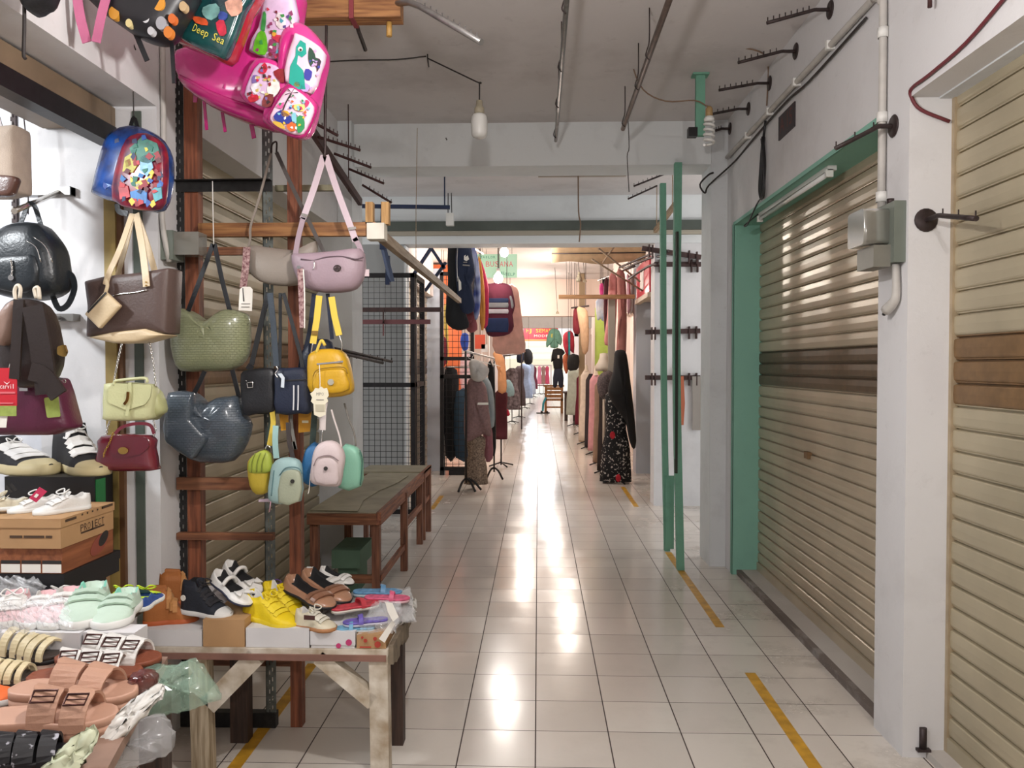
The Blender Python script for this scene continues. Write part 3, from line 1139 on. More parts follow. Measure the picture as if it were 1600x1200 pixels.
cross(312, 588, 360, .055, -.025, M_WOODO, 'long_crossbar')
cross(300, 400, 393, .032, .0, M_WOODRX)
cross(278, 470, 755, .05, -.02, M_WOODRX)
cross(278, 428, 837, .028, -.02, M_WOODRX)
cross(278, 470, 1030, .04, .03, M_WOODRX)
MB().box(xa0, xb1, RK - .01, RK + .03, at(350, 1135, RK).z, at(350, 1112, RK).z).build('base_bar', M_SLOT, t)
# pale pole returning along the aisle
a, b_ = at(592, 366, RK), at(718, 470, 7.0)
solo('clothes_pole', MB().beam(a, b_, .032, .042).tube([at(650, 410, 4.7), at(650, 330, 4.7), at(652, 200, 4.7)], .0025, n=4), M_WOODOY,
     'long pale timber pole running back along the aisle from the rack corner', 'pole')
MB().box(a.x - .035, a.x + .035, RK - .07, RK - .0, a.z - .03, a.z + .035).build('corner_block', mat('white_painted_block', '#cfcabd', .6, var=.1), t)
for dx in (-.035, .03):
    MB().box(a.x + dx - .012, a.x + dx + .018, RK - .04, RK, a.z + .035, a.z + .125).build('corner_peg', wood('peg_wood', '#c39a63', '#8f6838', 'Z'), t)
# top beam sticking out into the aisle
p0, p1 = at(455, 18, 3.3), at(628, 20, 3.3)
t2 = thing('top_beam', 'red-brown timber beam with split end sticking out above the pink backpacks', 'beam', p1)
MB().box(p0.x, p1.x, 3.26, 3.34, p1.z - .032, p1.z + .04).build('beam', M_WOODO, t2)
MB().box(at(545, 20, 3.25).x, at(552, 20, 3.25).x, 3.25, 3.35, p1.z - .04, p1.z + .046).build('lashing', mat('red_twine', '#7d3238', .8), t2)
MB().tube([at(608, 35, 3.3), at(608, 57, 3.3)], .012, n=8).build('bamboo_peg', mat('bamboo', '#b38b4a', .5), t2)
b0 = at(612, 6, 3.3)
MB().tube([b0, at(640, 4, 3.2), at(656, 10, 3.15), at(752, 66, 2.95)], .012, n=8).build('steel_arm', M_METALG, t2)
for i in range(10):
    q = at(664 + 9.0 * i, 14 + 5.2 * i, 3.14 - .02 * i)
    MB().tube([q, q + Vector((0, 0, .022))], .003, n=5).build('peg', M_METALG, t2)
solo('peg_hook', MB().tube([at(556, 34, 3.34), at(560, 48, 3.6), at(571, 78, 3.75)], .010, n=6), M_METALD, 'dark peg hook seen end on under the split top beam', 'display hook')
# bar with grey rail behind the mauve bag
solo('display_rail', MB().box(at(430, 292, 3.345).x, at(522, 290, 3.345).x, 3.341, 3.365, at(480, 298, 3.345).z, at(480, 289, 3.345).z), mat('olive_grey_bar', '#7a765f', .5, var=.1),
     'olive grey bar fixed across the rack beside the mauve bag strap', 'rail')

# ---- small peg bars sticking out on the right of the rack (behind the yellow bag)
t = thing('peg_hook', 'dark double peg bar sticking out behind the yellow mini backpack', 'display hook', at(462, 543, 3.355))
for k, (a, b_) in enumerate((((462, 541), (612, 565)), ((464, 546), (598, 567)))):
    A, B = at(*a, 3.355), at(*b_, 4.1 - .1 * k)
    MB().tube([A, A + (B - A) * .3 + Vector((0, 0, .02)), B], .008, n=6).build('bar', M_METALD, t)
    for i in range(8):
        q = A + (B - A) * (.4 + .6 * i / 7)
        MB().tube([q, q + Vector((0, 0, .02))], .003, n=4).build('peg', M_METALD, t)

# ---- low tables behind the rack
M_TOP = mat('worn_linoleum', '#8f8872', .45, var=.22, vscale=5, bump=.15, bscale=20)
M_LEGR = wood('table_leg_wood', '#8a5a42', '#573426', 'Z', 5)
M_EDGE = wood('table_edge_wood', '#9a6244', '#63392a', 'Y', 5)
TZ = .60
t = thing('low_table', 'long low brown timber table topped with worn linoleum behind the bag rack', 'table', (-1.21, 5.8, 0))
MB().box(-1.44, -.98, 4.93, 6.78, TZ - .02, TZ).build('table_top', M_TOP, t)
MB().box(-1.005, -.975, 4.92, 6.78, TZ - .075, TZ + .004).build('edge_board', M_EDGE, t)
MB().box(-1.44, -1.005, 4.915, 4.94, TZ - .075, TZ - .005).build('edge_board', M_WOODRX, t)
for x, y in ((-1.01, 4.97), (-.985, 5.86), (-1.40, 4.97), (-1.40, 5.86), (-1.0, 6.74), (-1.40, 6.74)):
    MB().box(x - .03, x + .02, y - .025, y + .025, 0, TZ - .02).build('leg', M_LEGR, t)
MB().box(-1.41, -.99, 4.955, 4.985, .15, .20).build('stretcher', M_WOODRX, t)
MB().box(-1.005, -.98, 4.97, 5.86, .16, .20).build('stretcher', M_EDGE, t)
MB().box(-1.01, -.985, 5.86, 6.74, .30, .35).build('stretcher', M_EDGE, t)
sheet = MB()
pts = []
for i in range(9):
    f = i / 8
    pts.append(Vector((-1.12 - .05 * math.sin(f * 5) - .02 * random.random(), 4.95 + 1.6 * f, TZ + .004)))
pts += [Vector((-1.435, 6.5, TZ + .004)), Vector((-1.435, 4.98, TZ + .004))]
sheet.slab(pts, (0, 0, 1), .004)
solo('floor_covering_sheet', sheet, mat('torn_linoleum', '#9a937c', .5, var=.2, vscale=6), 'torn loose sheet of linoleum lying on the long low table', 'sheet')
t = thing('low_table', 'second low timber table standing against the wire cage, behind the long one', 'table', (-1.25, 7.05, 0))
MB().box(-1.55, -.985, 6.86, 7.32, TZ - .02, TZ - .002).build('table_top', M_TOP, t)
MB().box(-1.01, -.985, 6.85, 7.33, TZ - .07, TZ).build('edge_board', M_EDGE, t)
for x, y in ((-1.0, 6.90), (-1.0, 7.26), (-1.5, 6.90), (-1.5, 7.26)):
    MB().box(x - .03, x + .02, y - .025, y + .025, 0, TZ - .02).build('leg', M_LEGR, t)
MB().box(-1.01, -.99, 6.9, 7.26, .30, .34).build('stretcher', M_EDGE, t)
solo('stool_crate', MB().box(-1.33, -1.2, 5.25, 5.55, .0, .18).box(-1.36, -1.17, 5.2, 5.6, .18, .30), mat('green_box', '#55705c', .7, var=.1), 'dull green box on a block under the long low table', 'box')

# ---- wire cage closing the left cross passage
def cage_panel(t, o, u, w, h, mesh=.055, r=.0032, fr=.035, bars=(), name='mesh_panel'):
    """welded mesh in a square-tube frame; o = lower corner, u = direction along the panel"""
    o, u = Vector(o), Vector(u).normalized()
    up = Vector((0, 0, 1))
    n = u.cross(up)
    mb = MB()
    for i in range(1, int(w / mesh)):
        q = o + u * (i * mesh)
        mb.obox(q - n * r, u * 2 * r, n * 2 * r, up * h)
    for i in range(1, int(h / mesh)):
        q = o + up * (i * mesh)
        mb.obox(q - n * r, u * w, n * 2 * r, up * 2 * r)
    mb.build(name, M_BLACKM, t)
    f = MB()
    f.obox(o - n * fr / 2, u * fr, n * fr, up * h)
    f.obox(o + u * (w - fr) - n * fr / 2, u * fr, n * fr, up * h)
    f.obox(o - n * fr / 2, u * w, n * fr, up * fr)
    f.obox(o + up * (h - fr) - n * fr / 2, u * w, n * fr, up * fr)
    for b in bars:
        f.obox(o + up * b - n * fr / 2, u * w, n * fr, up * fr)
    f.build('frame', M_BLACKM, t)


YC = 8.0
cx1 = at(649, 600, YC).x
ztop = at(600, 430, YC).z
t = thing('wire_cage', 'black wire mesh cage standing beyond the left pillar', 'cage', (cx1 - .4, YC, 0))
cage_panel(t, (cx1 - 1.1, YC, 0.02), (1, 0, 0), 1.1, ztop, .057, .0021, .045, bars=(at(600, 608, YC).z,))
cage_panel(t, (cx1 - .02, YC + .03, 0.02), (0, 1, 0), .62, ztop, .057, .0021, .05, bars=(at(600, 608, YC).z,), name='side_panel')
for py, m, x1 in ((484, M_BROWNR, 690), (503, mat('dusty_red_rail', '#6d3f42', .6, var=.1), 672)):
    A, B = at(552, py, 7.95), at(x1, py, 7.95)
    solo('hook_rail', MB().box(A.x, B.x, 7.94, 7.978, A.z - .022, A.z + .022).box(A.x + .3, A.x + .312, 7.92, 7.94, A.z - .14, A.z), m,
         'dark rail fixed across the front of the wire cage' if py == 484 else 'dusty red rail below the dark one on the wire cage', 'rail')
# blue steel pipes above the cage
M_BLUE = mat('dark_blue_steel', '#22304f', .45, .2, var=.15)
mb = MB()
A, B = at(550, 322, 7.6), at(703, 324, 7.6)
mb.beam(A, B, .035, .035)
mb.beam(A + Vector((.05, 0, 0)), Vector((A.x + .05, A.y, CEIL)), .03, .03).beam(B - Vector((.05, 0, 0)), Vector((B.x - .05, B.y, CEIL)), .012, .012)
mb.beam(at(600, 316, 7.6), at(598, 390, 7.6), .05, .05)
mb.beam(at(595, 370, 7.6), at(612, 440, 7.7), .04, .04)
mb.beam(at(606, 400, 7.7), at(606, 445, 7.7), .04, .04)
solo('pipe_frame', mb, M_BLUE, 'dark blue steel pipe frame above the wire cage', 'frame')
mb = MB()
mb.beam(at(684, 376, 9.3), Vector((at(684, 372, 9.3).x, 9.3, CEIL)), .03, .03)
mb.beam(at(646, 430, 9.3), at(684, 372, 9.3), .04, .04).beam(at(670, 382, 9.3), at(695, 420, 9.3), .035, .035).beam(at(664, 455, 9.3), at(697, 410, 9.3), .035, .035)
solo('pipe_frame', mb, M_BLUE, 'crossed blue steel braces behind the cage near the hoodies', 'frame')

# ---- white timber shoe table
M_TW = mat('white_painted_wood', '#d8d0c2', .6, var=.12, vscale=12, bump=.2, bscale=30, col2='#a08e76')
M_DARKLEG = wood('dark_leg_wood', '#4a352b', '#2b1f1a', 'Z', 6)
ZT = .485
t = thing('shoe_table', 'low white painted timber table with worn legs carrying shoe boxes and kids shoes', 'table', (-1.0, 3.03, 0))
MB().box(-1.50, -.545, 2.86, 3.30, ZT - .025, ZT).build('table_top', M_TW, t)
MB().box(-1.50, -.55, 2.852, 2.862, ZT - .04, ZT - .018).build('front_edge', mat('pink_brown_edge', '#7d5a4e', .6, var=.2), t)
MB().beam((-.575, 2.89, 0), (-.58, 2.89, ZT - .025), .068, .06).build('leg', M_TW, t)
MB().beam((-1.235, 2.89, 0), (-1.245, 2.89, ZT - .025), .068, .06).build('leg', wood('worn_leg_wood', '#b9aa92', '#7e6c52', 'Z', 6), t)
MB().box(-.598, -.538, 3.14, 3.2, 0, ZT - .025).build('leg', M_DARKLEG, t)
MB().box(-1.235, -1.165, 3.14, 3.2, 0, ZT - .025).build('leg', M_DARKLEG, t)
MB().beam((-.60, 2.885, .29), (-.80, 2.885, ZT - .03), .05, .055).build('brace', M_TW, t)
MB().beam((-1.21, 2.885, .27), (-1.03, 2.885, ZT - .03), .05, .07).build('brace', M_TW, t)
mb = MB()
for i in range(6):
    y0 = 2.88 + i * .07
    mb.box(-.545, -.528, y0, y0 + .07, ZT - .06 - .02 * math.sin(i * 2.1), ZT + .01)
mb.build('frayed_edge', mat('frayed_board', '#7b6f5f', .8, var=.3, vscale=20), t)
# ================================================================= HANGING BAGS
def leather(name, col, rough=.42, var=.06, **k):
    return mat(name, col, rough, var=var, bump=.12, bscale=120, **k)


def woven(name, col, rough=.28, size=.016):
    """glossy basket-weave leather"""
    m = mat(name, col, rough, coat=.5)
    nt = m.node_tree
    b = nt.nodes['Principled BSDF']
    tc = nt.nodes.new('ShaderNodeTexCoord')
    mp = nt.nodes.new('ShaderNodeMapping')
    mp.inputs['Rotation'].default_value = (PI / 2, 0, 0)
    nt.links.new(tc.outputs['Object'], mp.inputs['Vector'])
    br = nt.nodes.new('ShaderNodeTexBrick')
    br.inputs['Scale'].default_value = 1 / size
    br.inputs['Mortar Size'].default_value = .06
    br.inputs['Mortar Smooth'].default_value = .6
    br.inputs['Brick Width'].default_value = 1.0
    br.inputs['Row Height'].default_value = .6
    br.inputs['Color1'].default_value = (1, 1, 1, 1)
    br.inputs['Color2'].default_value = (.5, .5, .5, 1)
    br.inputs['Mortar'].default_value = (0, 0, 0, 1)
    nt.links.new(mp.outputs['Vector'], br.inputs['Vector'])
    bp = nt.nodes.new('ShaderNodeBump')
    bp.inputs['Strength'].default_value = .7
    bp.inputs['Distance'].default_value = .03
    nt.links.new(br.outputs['Color'], bp.inputs['Height'])
    nt.links.new(bp.outputs['Normal'], b.inputs['Normal'])
    return m


M_CHROME = mat('chrome', '#d6d4d0', .18, 1.0)
M_GOLD = mat('gold_metal', '#c9a15a', .25, 1.0)
M_CARD = mat('white_card', '#e9e5dc', .6)
M_INK = mat('dark_ink', '#2b2826', .6)
M_GREYI = mat('grey_ink', '#8d8982', .6)
M_NAVY = leather('navy_nylon', '#1c2438')
M_BLKN = leather('black_nylon', '#191a1e')


def trace(pl, pts, off=0.0, sub=0, rnd=0):
    q = [pl.p(x, y, off) for x, y in pts]
    if sub:
        q = smooth_closed(q, sub)
    if rnd:
        q = round_corners(q, rnd)
    return q


class Bag:
    def __init__(s, name, label, cx, cy, Y, yaw=0, cat='bag', group=None, base=None):
        s.pl = Plane(cx, cy, Y, yaw)
        s.t = thing(name, label, cat, s.pl.p(*(base or (cx, cy))), group)

    def body(s, pts, m, depth=.10, off=0.0, p=3.0, sub=3, rnd=0, name='body', fold=0.0, parent=None, label=None, seed=1):
        q = trace(s.pl, pts, off, sub, rnd)
        return MB().puff(q, s.pl.n, depth, p, fold=fold, seed=seed).build(name, m, parent or s.t, label)

    def plate(s, pts, m, off, t=.003, sub=0, rnd=0, name='patch', parent=None, label=None):
        q = trace(s.pl, pts, off, sub, rnd)
        return MB().slab(q, s.pl.n, t).build(name, m, parent or s.t, label)

    def strap(s, pts, m, wpx=10, off=0.0, t=.004, sub=4, name='strap', parent=None, offs=None, label=None):
        """webbing seen flat on: lies in the bag's plane"""
        q = [s.pl.p(x, y, offs[i] if offs else off) for i, (x, y) in enumerate(pts)]
        if sub:
            q = smooth_open(q, sub)
        w = wpx * (s.pl.o.y / F)
        ac = []
        for i in range(len(q)):
            d = (q[min(i + 1, len(q) - 1)] - q[max(i - 1, 0)])
            ac.append(d.cross(s.pl.n))
        return MB().band(q, ac, w, t).build(name, m, parent or s.t, label)

    def cord(s, pts, m, r=.002, off=0.0, sub=4, name='cord', parent=None, offs=None, n=6):
        q = [s.pl.p(x, y, offs[i] if offs else off) for i, (x, y) in enumerate(pts)]
        return MB().tube(q, r, n=n, sub=sub).build(name, m, parent or s.t)

    def disc(s, x, y, rpx, m, off, t=.004, name='badge', parent=None, ry=1.0):
        pts = [(x + rpx * math.cos(a), y + rpx * ry * math.sin(a)) for a in [2 * PI * i / 16 for i in range(16)]]
        return s.plate(pts, m, off, t, name=name, parent=parent)

    def chain(s, pts, m, off=0.0, name='chain', link=.007, r=.0016, parent=None):
        q = smooth_open([s.pl.p(x, y, off) for x, y in pts], 6)
        L = [0]
        for a, b in zip(q, q[1:]):
            L.append(L[-1] + (b - a).length)
        mb = MB()
        k = max(3, int(L[-1] / link))
        for i in range(k):
            d = (i + .5) / k * L[-1]
            j = max(1, next(ii for ii in range(1, len(L)) if L[ii] >= d - 1e-9))
            a, b = q[j - 1], q[j]
            c = a + (b - a) * ((d - L[j - 1]) / max(1e-9, L[j] - L[j - 1]))
            u = (b - a).normalized()
            v = (u.cross(s.pl.n) if i % 2 else s.pl.n)
            ring = [c + u * (math.cos(t) * link * .75) + v * (math.sin(t) * link * .42) for t in [2 * PI * z / 8 for z in range(9)]]
            mb.tube(ring, r, n=4, cap=False)
        return mb.build(name, m, parent or s.t)

    def writing(s, txt, x, y, hpx, m, off, wpx=None, ang=0.0, name='lettering', parent=None):
        k = s.pl.o.y / F
        a = math.radians(ang)
        r = s.pl.r * math.cos(a) + s.pl.u * math.sin(a)
        u = -s.pl.r * math.sin(a) + s.pl.u * math.cos(a)
        par = parent or s.t
        # each letter is a mesh of its own
        w = (wpx or hpx * .62 * len(txt)) * k
        step = w / len(txt)
        o = s.pl.p(x, y, off)
        for i, ch in enumerate(txt):
            if ch == ' ':
                continue
            MB().text(ch, o + r * ((i + .5) * step - w / 2), r, u, hpx * k * 1.35, width=step * (.82 if ch not in 'Iil1' else .3)).build(name, m, par)


def shards(B, parent, poly, cols, n, off, size, seed):
    """busy printed flecks scattered inside a polygon of the photograph's panel"""
    rnd = random.Random(seed)
    x0, x1 = min(p[0] for p in poly), max(p[0] for p in poly)
    y0, y1 = min(p[1] for p in poly), max(p[1] for p in poly)
    k = 0
    mbs = {}
    while k < n:
        x, y = rnd.uniform(x0, x1), rnd.uniform(y0, y1)
        ins = False
        for (ax, ay), (bx, by) in zip(poly, poly[1:] + poly[:1]):
            if (ay > y) != (by > y) and x < (bx - ax) * (y - ay) / (by - ay) + ax:
                ins = not ins
        if not ins:
            continue
        k += 1
        c = rnd.choice(cols)
        a0 = rnd.uniform(0, 6)
        pts = [(x + size * rnd.uniform(.5, 1.2) * math.cos(a0 + i * 1.4), y + size * rnd.uniform(.5, 1.2) * math.sin(a0 + i * 1.4)) for i in range(4)]
        B.plate(pts, mat('fleck_' + c[1:], c, .55), off + .0004 * k / n, .0012, name='print_fleck', parent=parent)


# ---- blue superhero-coloured backpack
B = Bag('backpack', 'small glossy blue kids backpack with red and yellow comic print hung on the left pier', 210, 265, 2.95, -12, 'backpack', base=(208, 185))
MBLUE = mat('glossy_blue_pvc', '#1f4f9e', .22, coat=.6, var=.45, vscale=14, col2='#10204c')
o = B.body([(154, 300), (164, 258), (175, 222), (190, 205), (210, 199), (230, 202), (249, 216), (261, 240), (263, 270), (260, 300), (249, 328), (225, 330), (200, 322), (178, 316), (157, 308)], MBLUE, .15, p=3.5, sub=2)
P = B.body([(179, 314), (183, 270), (195, 230), (208, 213), (232, 209), (252, 222), (260, 245), (259, 300), (249, 327), (215, 328)], mat('glossy_red_pvc', '#9c1f2b', .35, coat=.2, var=.5, vscale=22, col2='#3b1238'), .06, .065, p=4, sub=2, name='front_panel')
for pts, c in (([(203, 232), (222, 214), (246, 224), (252, 246), (232, 256), (210, 250)], '#1f6a58'), ([(196, 246), (212, 236), (218, 254), (208, 270), (192, 268)], '#b3aa3c'),
               ([(220, 246), (234, 240), (240, 262), (230, 276), (219, 266)], '#7fb2cf'), ([(204, 276), (214, 284), (226, 280), (240, 272), (234, 287), (216, 297), (205, 286)], '#d8c040'),
               ([(204, 300), (218, 296), (230, 300), (230, 318), (206, 318)], '#2a6fae'), ([(238, 296), (252, 288), (254, 310), (242, 316)], '#3f8f9a'),
               ([(186, 292), (200, 290), (204, 308), (188, 312)], '#b8323a'), ([(208, 284), (214, 288), (222, 286), (214, 294)], '#e4e2d4'), ([(196, 252), (204, 248), (206, 258), (198, 262)], '#c23a36')):
    B.plate(pts, mat('print_' + c[1:], c, .5, var=.3, vscale=40), .096, .003, sub=0, name='print_patch', parent=P)
shards(B, P, [(186, 308), (190, 272), (200, 240), (212, 218), (232, 214), (250, 230), (254, 296), (244, 320), (212, 322)], ['#b8323a', '#7fb2cf', '#d8c040', '#1f4f9e', '#10204c', '#8f1a24', '#2a6fae', '#8f1a24', '#5a1420', '#1f6a58'], 46, .0995, 6, 5)
shards(B, o, [(160, 298), (168, 262), (178, 226), (188, 214), (184, 262), (176, 306)], ['#3f7fce', '#10204c', '#7f9fd0', '#c9b04a', '#183a8a'], 16, .07, 6, 6)
B.strap([(202, 204), (209, 184), (217, 204)], M_BLKN, 6, .0, name='top_loop')
B.strap([(183, 318), (186, 330), (200, 334)], M_BLKN, 9, .0, name='strap_end')
B.cord([(209, 185), (208, 140), (207, 108), (205, 98), (208, 90), (204, 70), (207, 66), (212, 78)], M_WIRE_D, .0022, name='hanging_wire')

# ---- deep sea bag, black patterned bag, dark tote corner, pink ribbons at the top
B = Bag('backpack', 'dark green cartoon sea print kids backpack with red piping, cut by the top edge', 330, 40, 2.72, -8, 'backpack', base=(330, 0))
B.body([(270, 60), (285, 15), (300, -30), (410, -30), (390, 20), (364, 92), (345, 97), (310, 80)], mat('red_piping_pvc', '#a3202c', .25, coat=.5), .13, p=4, sub=2)
P = B.body([(279, 54), (290, 20), (306, -25), (398, -25), (382, 20), (357, 86), (343, 90), (305, 73)], mat('sea_green_pvc', '#1e5350', .22, coat=.6, var=.6, vscale=10, col2='#0a2430'), .06, .055, p=5, sub=2, name='front_panel')
B.writing('Deep Sea', 326, 54, 12, mat('yellow_print', '#d8cf57', .35), .088, 58, -26, parent=P)
for pts, c in (([(303, 26), (322, 30), (324, 40), (306, 36)], '#c4502a'), ([(292, 12), (303, 8), (306, 20), (296, 24)], '#3f8a3c'), ([(318, 12), (338, 6), (344, 20), (330, 32), (318, 24)], '#6f9b98'),
               ([(338, 36), (350, 32), (354, 52), (344, 56)], '#c42a44'), ([(352, 4), (376, -4), (378, 18), (362, 26)], '#cf9a86'), ([(344, 18), (356, 22), (352, 32), (342, 30)], '#32458f')):
    B.plate(pts, mat('print_' + c[1:], c, .3, var=.3, vscale=40), .086, .003, sub=2, name='print_patch', parent=P)

B = Bag('backpack', 'black backpack with orange and white blob pattern, cut by the top edge', 225, 20, 2.58, 0, 'backpack', base=(225, 0))
o = B.body([(132, -30), (150, 10), (188, 40), (220, 60), (250, 68), (270, 62), (282, 42), (305, -30)], mat('black_print_fabric', '#1b1a1f', .4), .16, p=3, sub=3)
for (x, y, rx, c) in ((252, 8, 10, '#d18f2f'), (273, 33, 6, '#c7642a'), (232, 32, 6, '#c8c8cc'), (256, 40, 8, '#9b9ba2'), (183, 24, 8, '#c98f33'), (198, 14, 7, '#c98f33'), (267, 54, 7, '#c7742a'), (290, 14, 6, '#b99f7a'), (206, 40, 5, '#d0c08a'), (240, 52, 5, '#b7b7bb'), (218, 10, 7, '#6d6d73')):
    B.disc(x, y, rx, mat('blob_' + c[1:], c, .45), .055 if 170 < x < 280 else .03, .02, 'printed_blob', ry=1.3, parent=o)
B.strap([(212, 52), (222, 76), (230, 95)], M_BLKN, 8, .0, name='strap_end')
B.strap([(268, 62), (270, 95), (272, 130)], M_BLKN, 6, -.02, name='strap_end')
B = Bag('bag_straps', 'two pink webbing straps hanging in a V from above, left of the black patterned backpack', 138, 30, 2.5, 0, 'bag strap', base=(138, 0))
MPW = mat('pink_webbing', '#c56c92', .6, var=.1)
B.strap([(118, -25), (125, 25), (136, 66)], MPW, 15, name='strap')
B.strap([(172, -25), (160, 18), (150, 66)], MPW, 14, .01, name='strap')
B = Bag('tote_bag', 'black bag corner peeking in at the top left edge above the stall lintel', 60, 5, 2.2, 0, 'bag', base=(60, 0))
B.body([(26, -40), (38, 2), (50, 22), (66, 14), (80, 4), (88, -40)], M_BLKN, .10, sub=2, p=3.5)
B.cord([(38, 0), (38, 45), (37, 85), (40, 92)], M_WIRE_D, .005, name='cord')

# ---- two pink kids backpacks
MP1 = mat('hot_pink_pvc', '#d8378f', .2, coat=.7, var=.12, vscale=9)
MP2 = mat('deep_pink_pvc', '#b3206f', .25, coat=.5, var=.1)
MLAV = mat('lavender_print', '#dcbfe0', .3, coat=.4, var=.12, vscale=20)
MPALE = mat('pale_pink_print', '#efc9dd', .3, coat=.4, var=.1, vscale=20)
B = Bag('backpack', 'big glossy hot pink kids backpack with lavender printed panel, left of the dinosaur one', 385, 95, 2.98, -14, 'backpack', base=(385, 0))
B.body([(282, 98), (296, 84), (362, 92), (385, 40), (404, -30), (468, -30), (466, 30), (452, 90), (446, 150), (432, 196), (415, 192), (365, 181), (320, 155), (290, 128)], MP1, .20, p=3.5, sub=2)
B.body([(286, 118), (330, 140), (400, 168), (450, 186), (440, 206), (395, 196), (340, 172), (296, 140)], MP2, .17, .01, p=3, sub=2, name='bottom_gusset')
for dx in (0, 20):
    B.cord([(352 + dx * .9, 140 + dx * .2), (366 + dx, 90), (384 + dx, 40), (400 + dx * .6, -20)], MP1, .012, .085, name='zip_welt')
P = B.body([(392, 82), (407, 47), (417, 0), (424, -25), (450, -25), (465, 26), (456, 62), (449, 96)], MLAV, .05, .105, p=5, sub=2, name='front_panel')
for pts, c in (([(396, 80), (404, 52), (414, 50), (418, 70), (414, 86)], '#62b52e'), ([(408, 46), (412, 20), (416, 22), (414, 48)], '#3d8f4a'), ([(428, 54), (452, 60), (450, 70), (428, 64)], '#c43a52'), ([(422, 62), (432, 64), (430, 82), (420, 80)], '#8f3f68'), ([(434, 78), (448, 82), (446, 94), (432, 90)], '#4d9ab0'), ([(434, 20), (446, 26), (444, 46), (432, 40)], '#e9dfe4')):
    B.plate(pts, mat('print_' + c[1:], c, .3, var=.2, vscale=40), .132, .003, sub=2, name='print_patch', parent=P)
Q = B.body([(378, 150), (388, 118), (405, 92), (434, 97), (449, 114), (446, 134), (432, 163), (416, 174), (395, 166)], MP1, .06, .115, p=4, sub=2, name='front_pocket')
B.body([(384, 150), (393, 121), (408, 99), (432, 103), (443, 117), (440, 133), (428, 159), (414, 168), (397, 160)], MLAV, .03, .142, p=5, sub=2, name='pocket_print', parent=Q)
for pts, c in (([(404, 112), (414, 98), (418, 108), (412, 116)], '#cf2f48'), ([(428, 112), (444, 108), (444, 130), (434, 124)], '#8c2a30'), ([(420, 132), (432, 124), (438, 138), (428, 152), (418, 144)], '#ece6e0'), ([(414, 150), (428, 148), (424, 166), (410, 166)], '#7f3a3a'), ([(388, 152), (402, 148), (404, 156), (392, 160)], '#c52f3f'), ([(392, 136), (402, 128), (408, 138), (400, 148)], '#efe4ee'), ([(396, 118), (406, 120), (402, 130), (394, 130)], '#7e6aa8')):
    B.plate(pts, mat('print_' + c[1:], c, .3, var=.2, vscale=40), .158, .003, sub=2, name='print_patch', parent=Q)
shards(B, P, [(398, 80), (410, 48), (420, 6), (450, 0), (461, 26), (453, 60), (446, 92)], ['#c43a52', '#8f3f68', '#4d9ab0', '#e9dfe4', '#d9a13a', '#3d8f4a', '#5b4a8a', '#7a2a3a'], 30, .1355, 4, 7)
shards(B, Q, [(386, 148), (394, 122), (408, 101), (432, 105), (440, 118), (430, 156), (414, 166)], ['#cf2f48', '#8c2a30', '#ece6e0', '#7e6aa8', '#d8c6e4', '#3b2c30', '#c9b36a'], 28, .1615, 3.6, 8)
for a, b_, w in (((306, 138), (305, 160), 7), ((318, 148), (323, 203), 5), ((346, 166), (352, 206), 5), ((392, 190), (397, 216), 7)):
    B.strap([a, ((a[0] + b_[0]) / 2, (a[1] + b_[1]) / 2), b_], MP2, w, -.02, name='strap_end')
B = Bag('backpack', 'hot pink kids backpack with teal dinosaur panel and palm tree pocket', 470, 130, 2.84, -10, 'backpack', base=(470, 30))
B.body([(446, 60), (462, 42), (478, 40), (496, 56), (510, 82), (504, 118), (496, 160), (484, 205), (470, 217), (448, 212), (418, 196), (424, 175), (440, 140)], MP1, .15, p=3.5, sub=2)
P = B.body([(449, 130), (451, 94), (462, 60), (466, 54), (490, 66), (508, 84), (500, 113), (486, 146)], MPALE, .05, .075, p=5, sub=2, name='front_panel')
B.plate([(452, 130), (454, 104), (462, 88), (463, 74), (470, 63), (478, 68), (479, 84), (472, 90), (466, 86), (464, 100), (474, 110), (478, 140), (466, 140)], mat('print_teal', '#1f9c8c', .3), .10, .003, name='dinosaur_print', parent=P)
B.disc(469.5, 77, 3.6, M_CARD, .104, .002, 'eye_print', parent=P)
B.disc(470, 78, 1.8, M_INK, .107, .002, 'pupil_print', parent=P)
for pts, c in (([(484, 74), (492, 84), (494, 100), (486, 104), (482, 92)], '#2d4a3c'), ([(478, 108), (488, 112), (484, 126), (476, 122)], '#3d3f9a'), ([(496, 92), (502, 96), (496, 112)], '#3c3340'), ([(474, 130), (484, 134), (480, 144), (470, 140)], '#b79bd0'), ([(462, 128), (470, 130), (468, 136), (460, 134)], '#e0b63c')):
    B.plate(pts, mat('print_' + c[1:], c, .3), .10, .003, sub=2, name='print_patch', parent=P)
Q = B.body([(420, 182), (432, 160), (446, 137), (462, 133), (492, 157), (495, 174), (482, 205), (471, 217), (450, 213), (423, 195)], MP2, .05, .085, p=4, sub=2, name='front_pocket')
B.body([(424, 181), (436, 160), (449, 142), (461, 139), (486, 160), (490, 174), (478, 202), (469, 211), (450, 207), (427, 193)], MPALE, .03, .105, p=5, sub=2, name='pocket_print', parent=Q)
B.strap([(440, 178), (447, 160), (455, 146)], M_INK, 1.6, .124, .002, name='palm_trunk', parent=Q)
for k in range(6):
    a = k * 1.05 - .2
    B.plate([(456, 145), (456 + 9 * math.cos(a) - 1.5 * math.sin(a), 144 + 8 * math.sin(a) + 1.5), (456 + 11 * math.cos(a), 144 + 9 * math.sin(a) + 3)], M_INK, .124, .002, name='palm_leaf', parent=Q)
